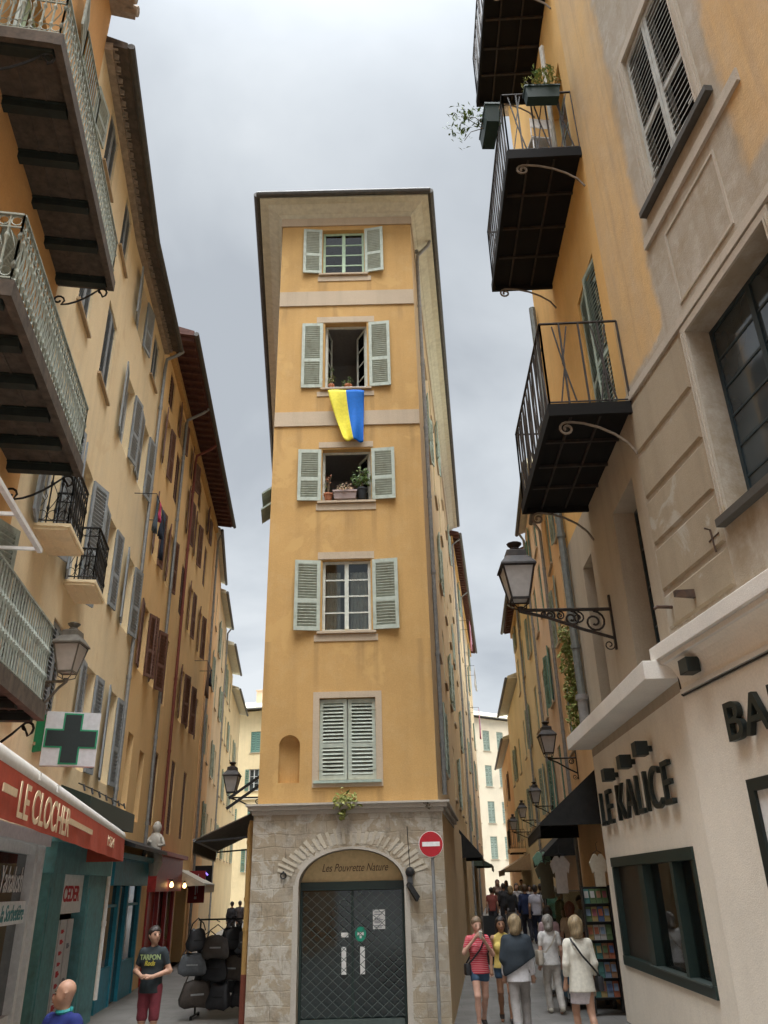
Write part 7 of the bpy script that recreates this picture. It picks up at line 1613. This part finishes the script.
    person((547, 909), 20.2, 'dark haired woman in pale pink half hidden behind the grey haired woman', R(180), True, 'light', dict(WALK), 'tee', cloth('pale pink', (.5, .36, .38)), 'trousers', cloth('pale linen', (.43, .40, .36)), 'bob', hr['dark'], res=.02)
    o, J, sc = person((574, 914), 14.2, 'woman in a white jacket and short pale skirt with a dark bag strap', R(186), True, 'light', dict(WALK2), 'jacket', cloth('ivory jacket', (.62, .59, .50)), 'skirt', cloth('lilac white skirt', (.56, .52, .54)), 'bob', hr['blond'], res=.0145, H=1.76)
    strap_bag('dark bag at the hip of the woman in the white jacket', o, J, sc, M_bag, -1, (.27, .0, .86), (.26, .2))
    person((579, 894), 21.6, 'man in a white shirt with a dark strap standing at the stall', R(20), False, 'tan', dict(face=(-.3, -1, -.2)), 'tee', cloth('white shirt', (.58, .56, .56)), 'trousers', cloth('dark grey', (.05, .05, .055)), 'short', hr['dark'], res=.018)
    person((569, 904), 20.0, 'auburn haired woman standing in front of the man at the stall', R(150), True, 'light', {}, 'tee', cloth('sand shirt', (.40, .30, .2)), 'trousers', cloth('dark grey', (.05, .05, .055)), 'bob', hr['auburn'], res=.018)
    # the crowd further up
    G = 'people further up the right alley'
    spec = [((552, 876), 30, 'man in a green shirt and dark trousers walking away up the right alley', 180, 0, 'tee', (.10, .20, .13), (.02, .025, .035), 'short', 'grey'), ((534, 881), 32, 'man in a striped white shirt with a blue bag walking up the right alley', 175, 0, 'tee', (.45, .44, .5), (.02, .025, .05), 'short', 'dark'), ((540, 882), 33.5, 'man all in black in the right alley beside the striped shirt', 185, 0, 'sweater', (.015, .015, .02), (.012, .012, .015), 'short', 'dark'), ((524, 884), 33, 'person in a navy jacket in the middle of the right alley', 180, 0, 'sweater', (.015, .025, .07), (.02, .02, .03), 'short', 'brown'), ((516, 884), 38, 'woman in a pale grey top facing down the right alley', 5, 1, 'tee', (.4, .38, .38), (.1, .12, .16), 'long', 'brown'), ((510, 887), 36, 'person in black with fair hair in the crowd at the left of the right alley', 180, 0, 'sweater', (.02, .02, .022), (.2, .19, .2), 'bob', 'blond'), ((503, 884), 39, 'person in a dark coat far up at the left of the right alley', 170, 0, 'sweater', (.03, .028, .03), (.03, .03, .035), 'short', 'dark'), ((497, 880), 44, 'auburn haired woman far up by the tan house wall', 10, 1, 'tee', (.25, .16, .12), (.04, .05, .08), 'long', 'auburn'), ((529, 886), 42, 'woman in white far up in the crowd', 0, 1, 'tee', (.5, .48, .46), (.06, .07, .1), 'long', 'dark'), ((491, 888), 37, 'person in red brown close to the left wall of the right alley', 180, 0, 'tee', (.22, .06, .05), (.04, .04, .05), 'short', 'dark'), ((506, 881), 47, 'woman in pale blue far up the right alley under the sandy awning', 5, 1, 'tee', (.25, .32, .42), (.05, .05, .07), 'long', 'blond'), ((521, 880), 49, 'man in a white shirt farthest up the middle of the right alley', 0, 0, 'tee', (.55, .53, .5), (.06, .06, .08), 'short', 'dark'), ((545, 884), 36, 'woman in a dark red top walking down on the right side of the alley', 0, 1, 'tank', (.2, .03, .04), (.03, .03, .05), 'long', 'brown'), ((558, 888), 27, 'person in olive turned towards the goods under the second black awning', 100, 0, 'tee', (.12, .12, .07), (.04, .04, .05), 'short', 'grey')]
    for i, (px, Y, lab, rz, fem, top, tc, bc, hst, hc) in enumerate(spec):
        person(px, Y, lab, R(rz), bool(fem), 'light', (WALK, WALK2)[i % 2], top, cloth('crowd top %s' % 'abcdefghijklmn'[i], tc), 'trousers', cloth('crowd trousers %s' % 'abcdefghijklmn'[i], bc), hst, hr[hc], G, res=.024)
    for i, (px, Y, lab, tc) in enumerate((((232, 908), 44, 'dark clad person far up the left alley, on the left', (.02, .02, .025)), ((240, 905), 46, 'dark clad person far up the left alley, on the right', (.05, .04, .04)))):
        person(px, Y, lab, R(180), False, 'light', (WALK, WALK2)[i], 'sweater', cloth('left alley top %s' % 'ab'[i], tc), 'trousers', cloth('dark grey', (.05, .05, .055)), 'short', hr['dark'], 'people further up the left alley', res=.026, H=1.75)
people()
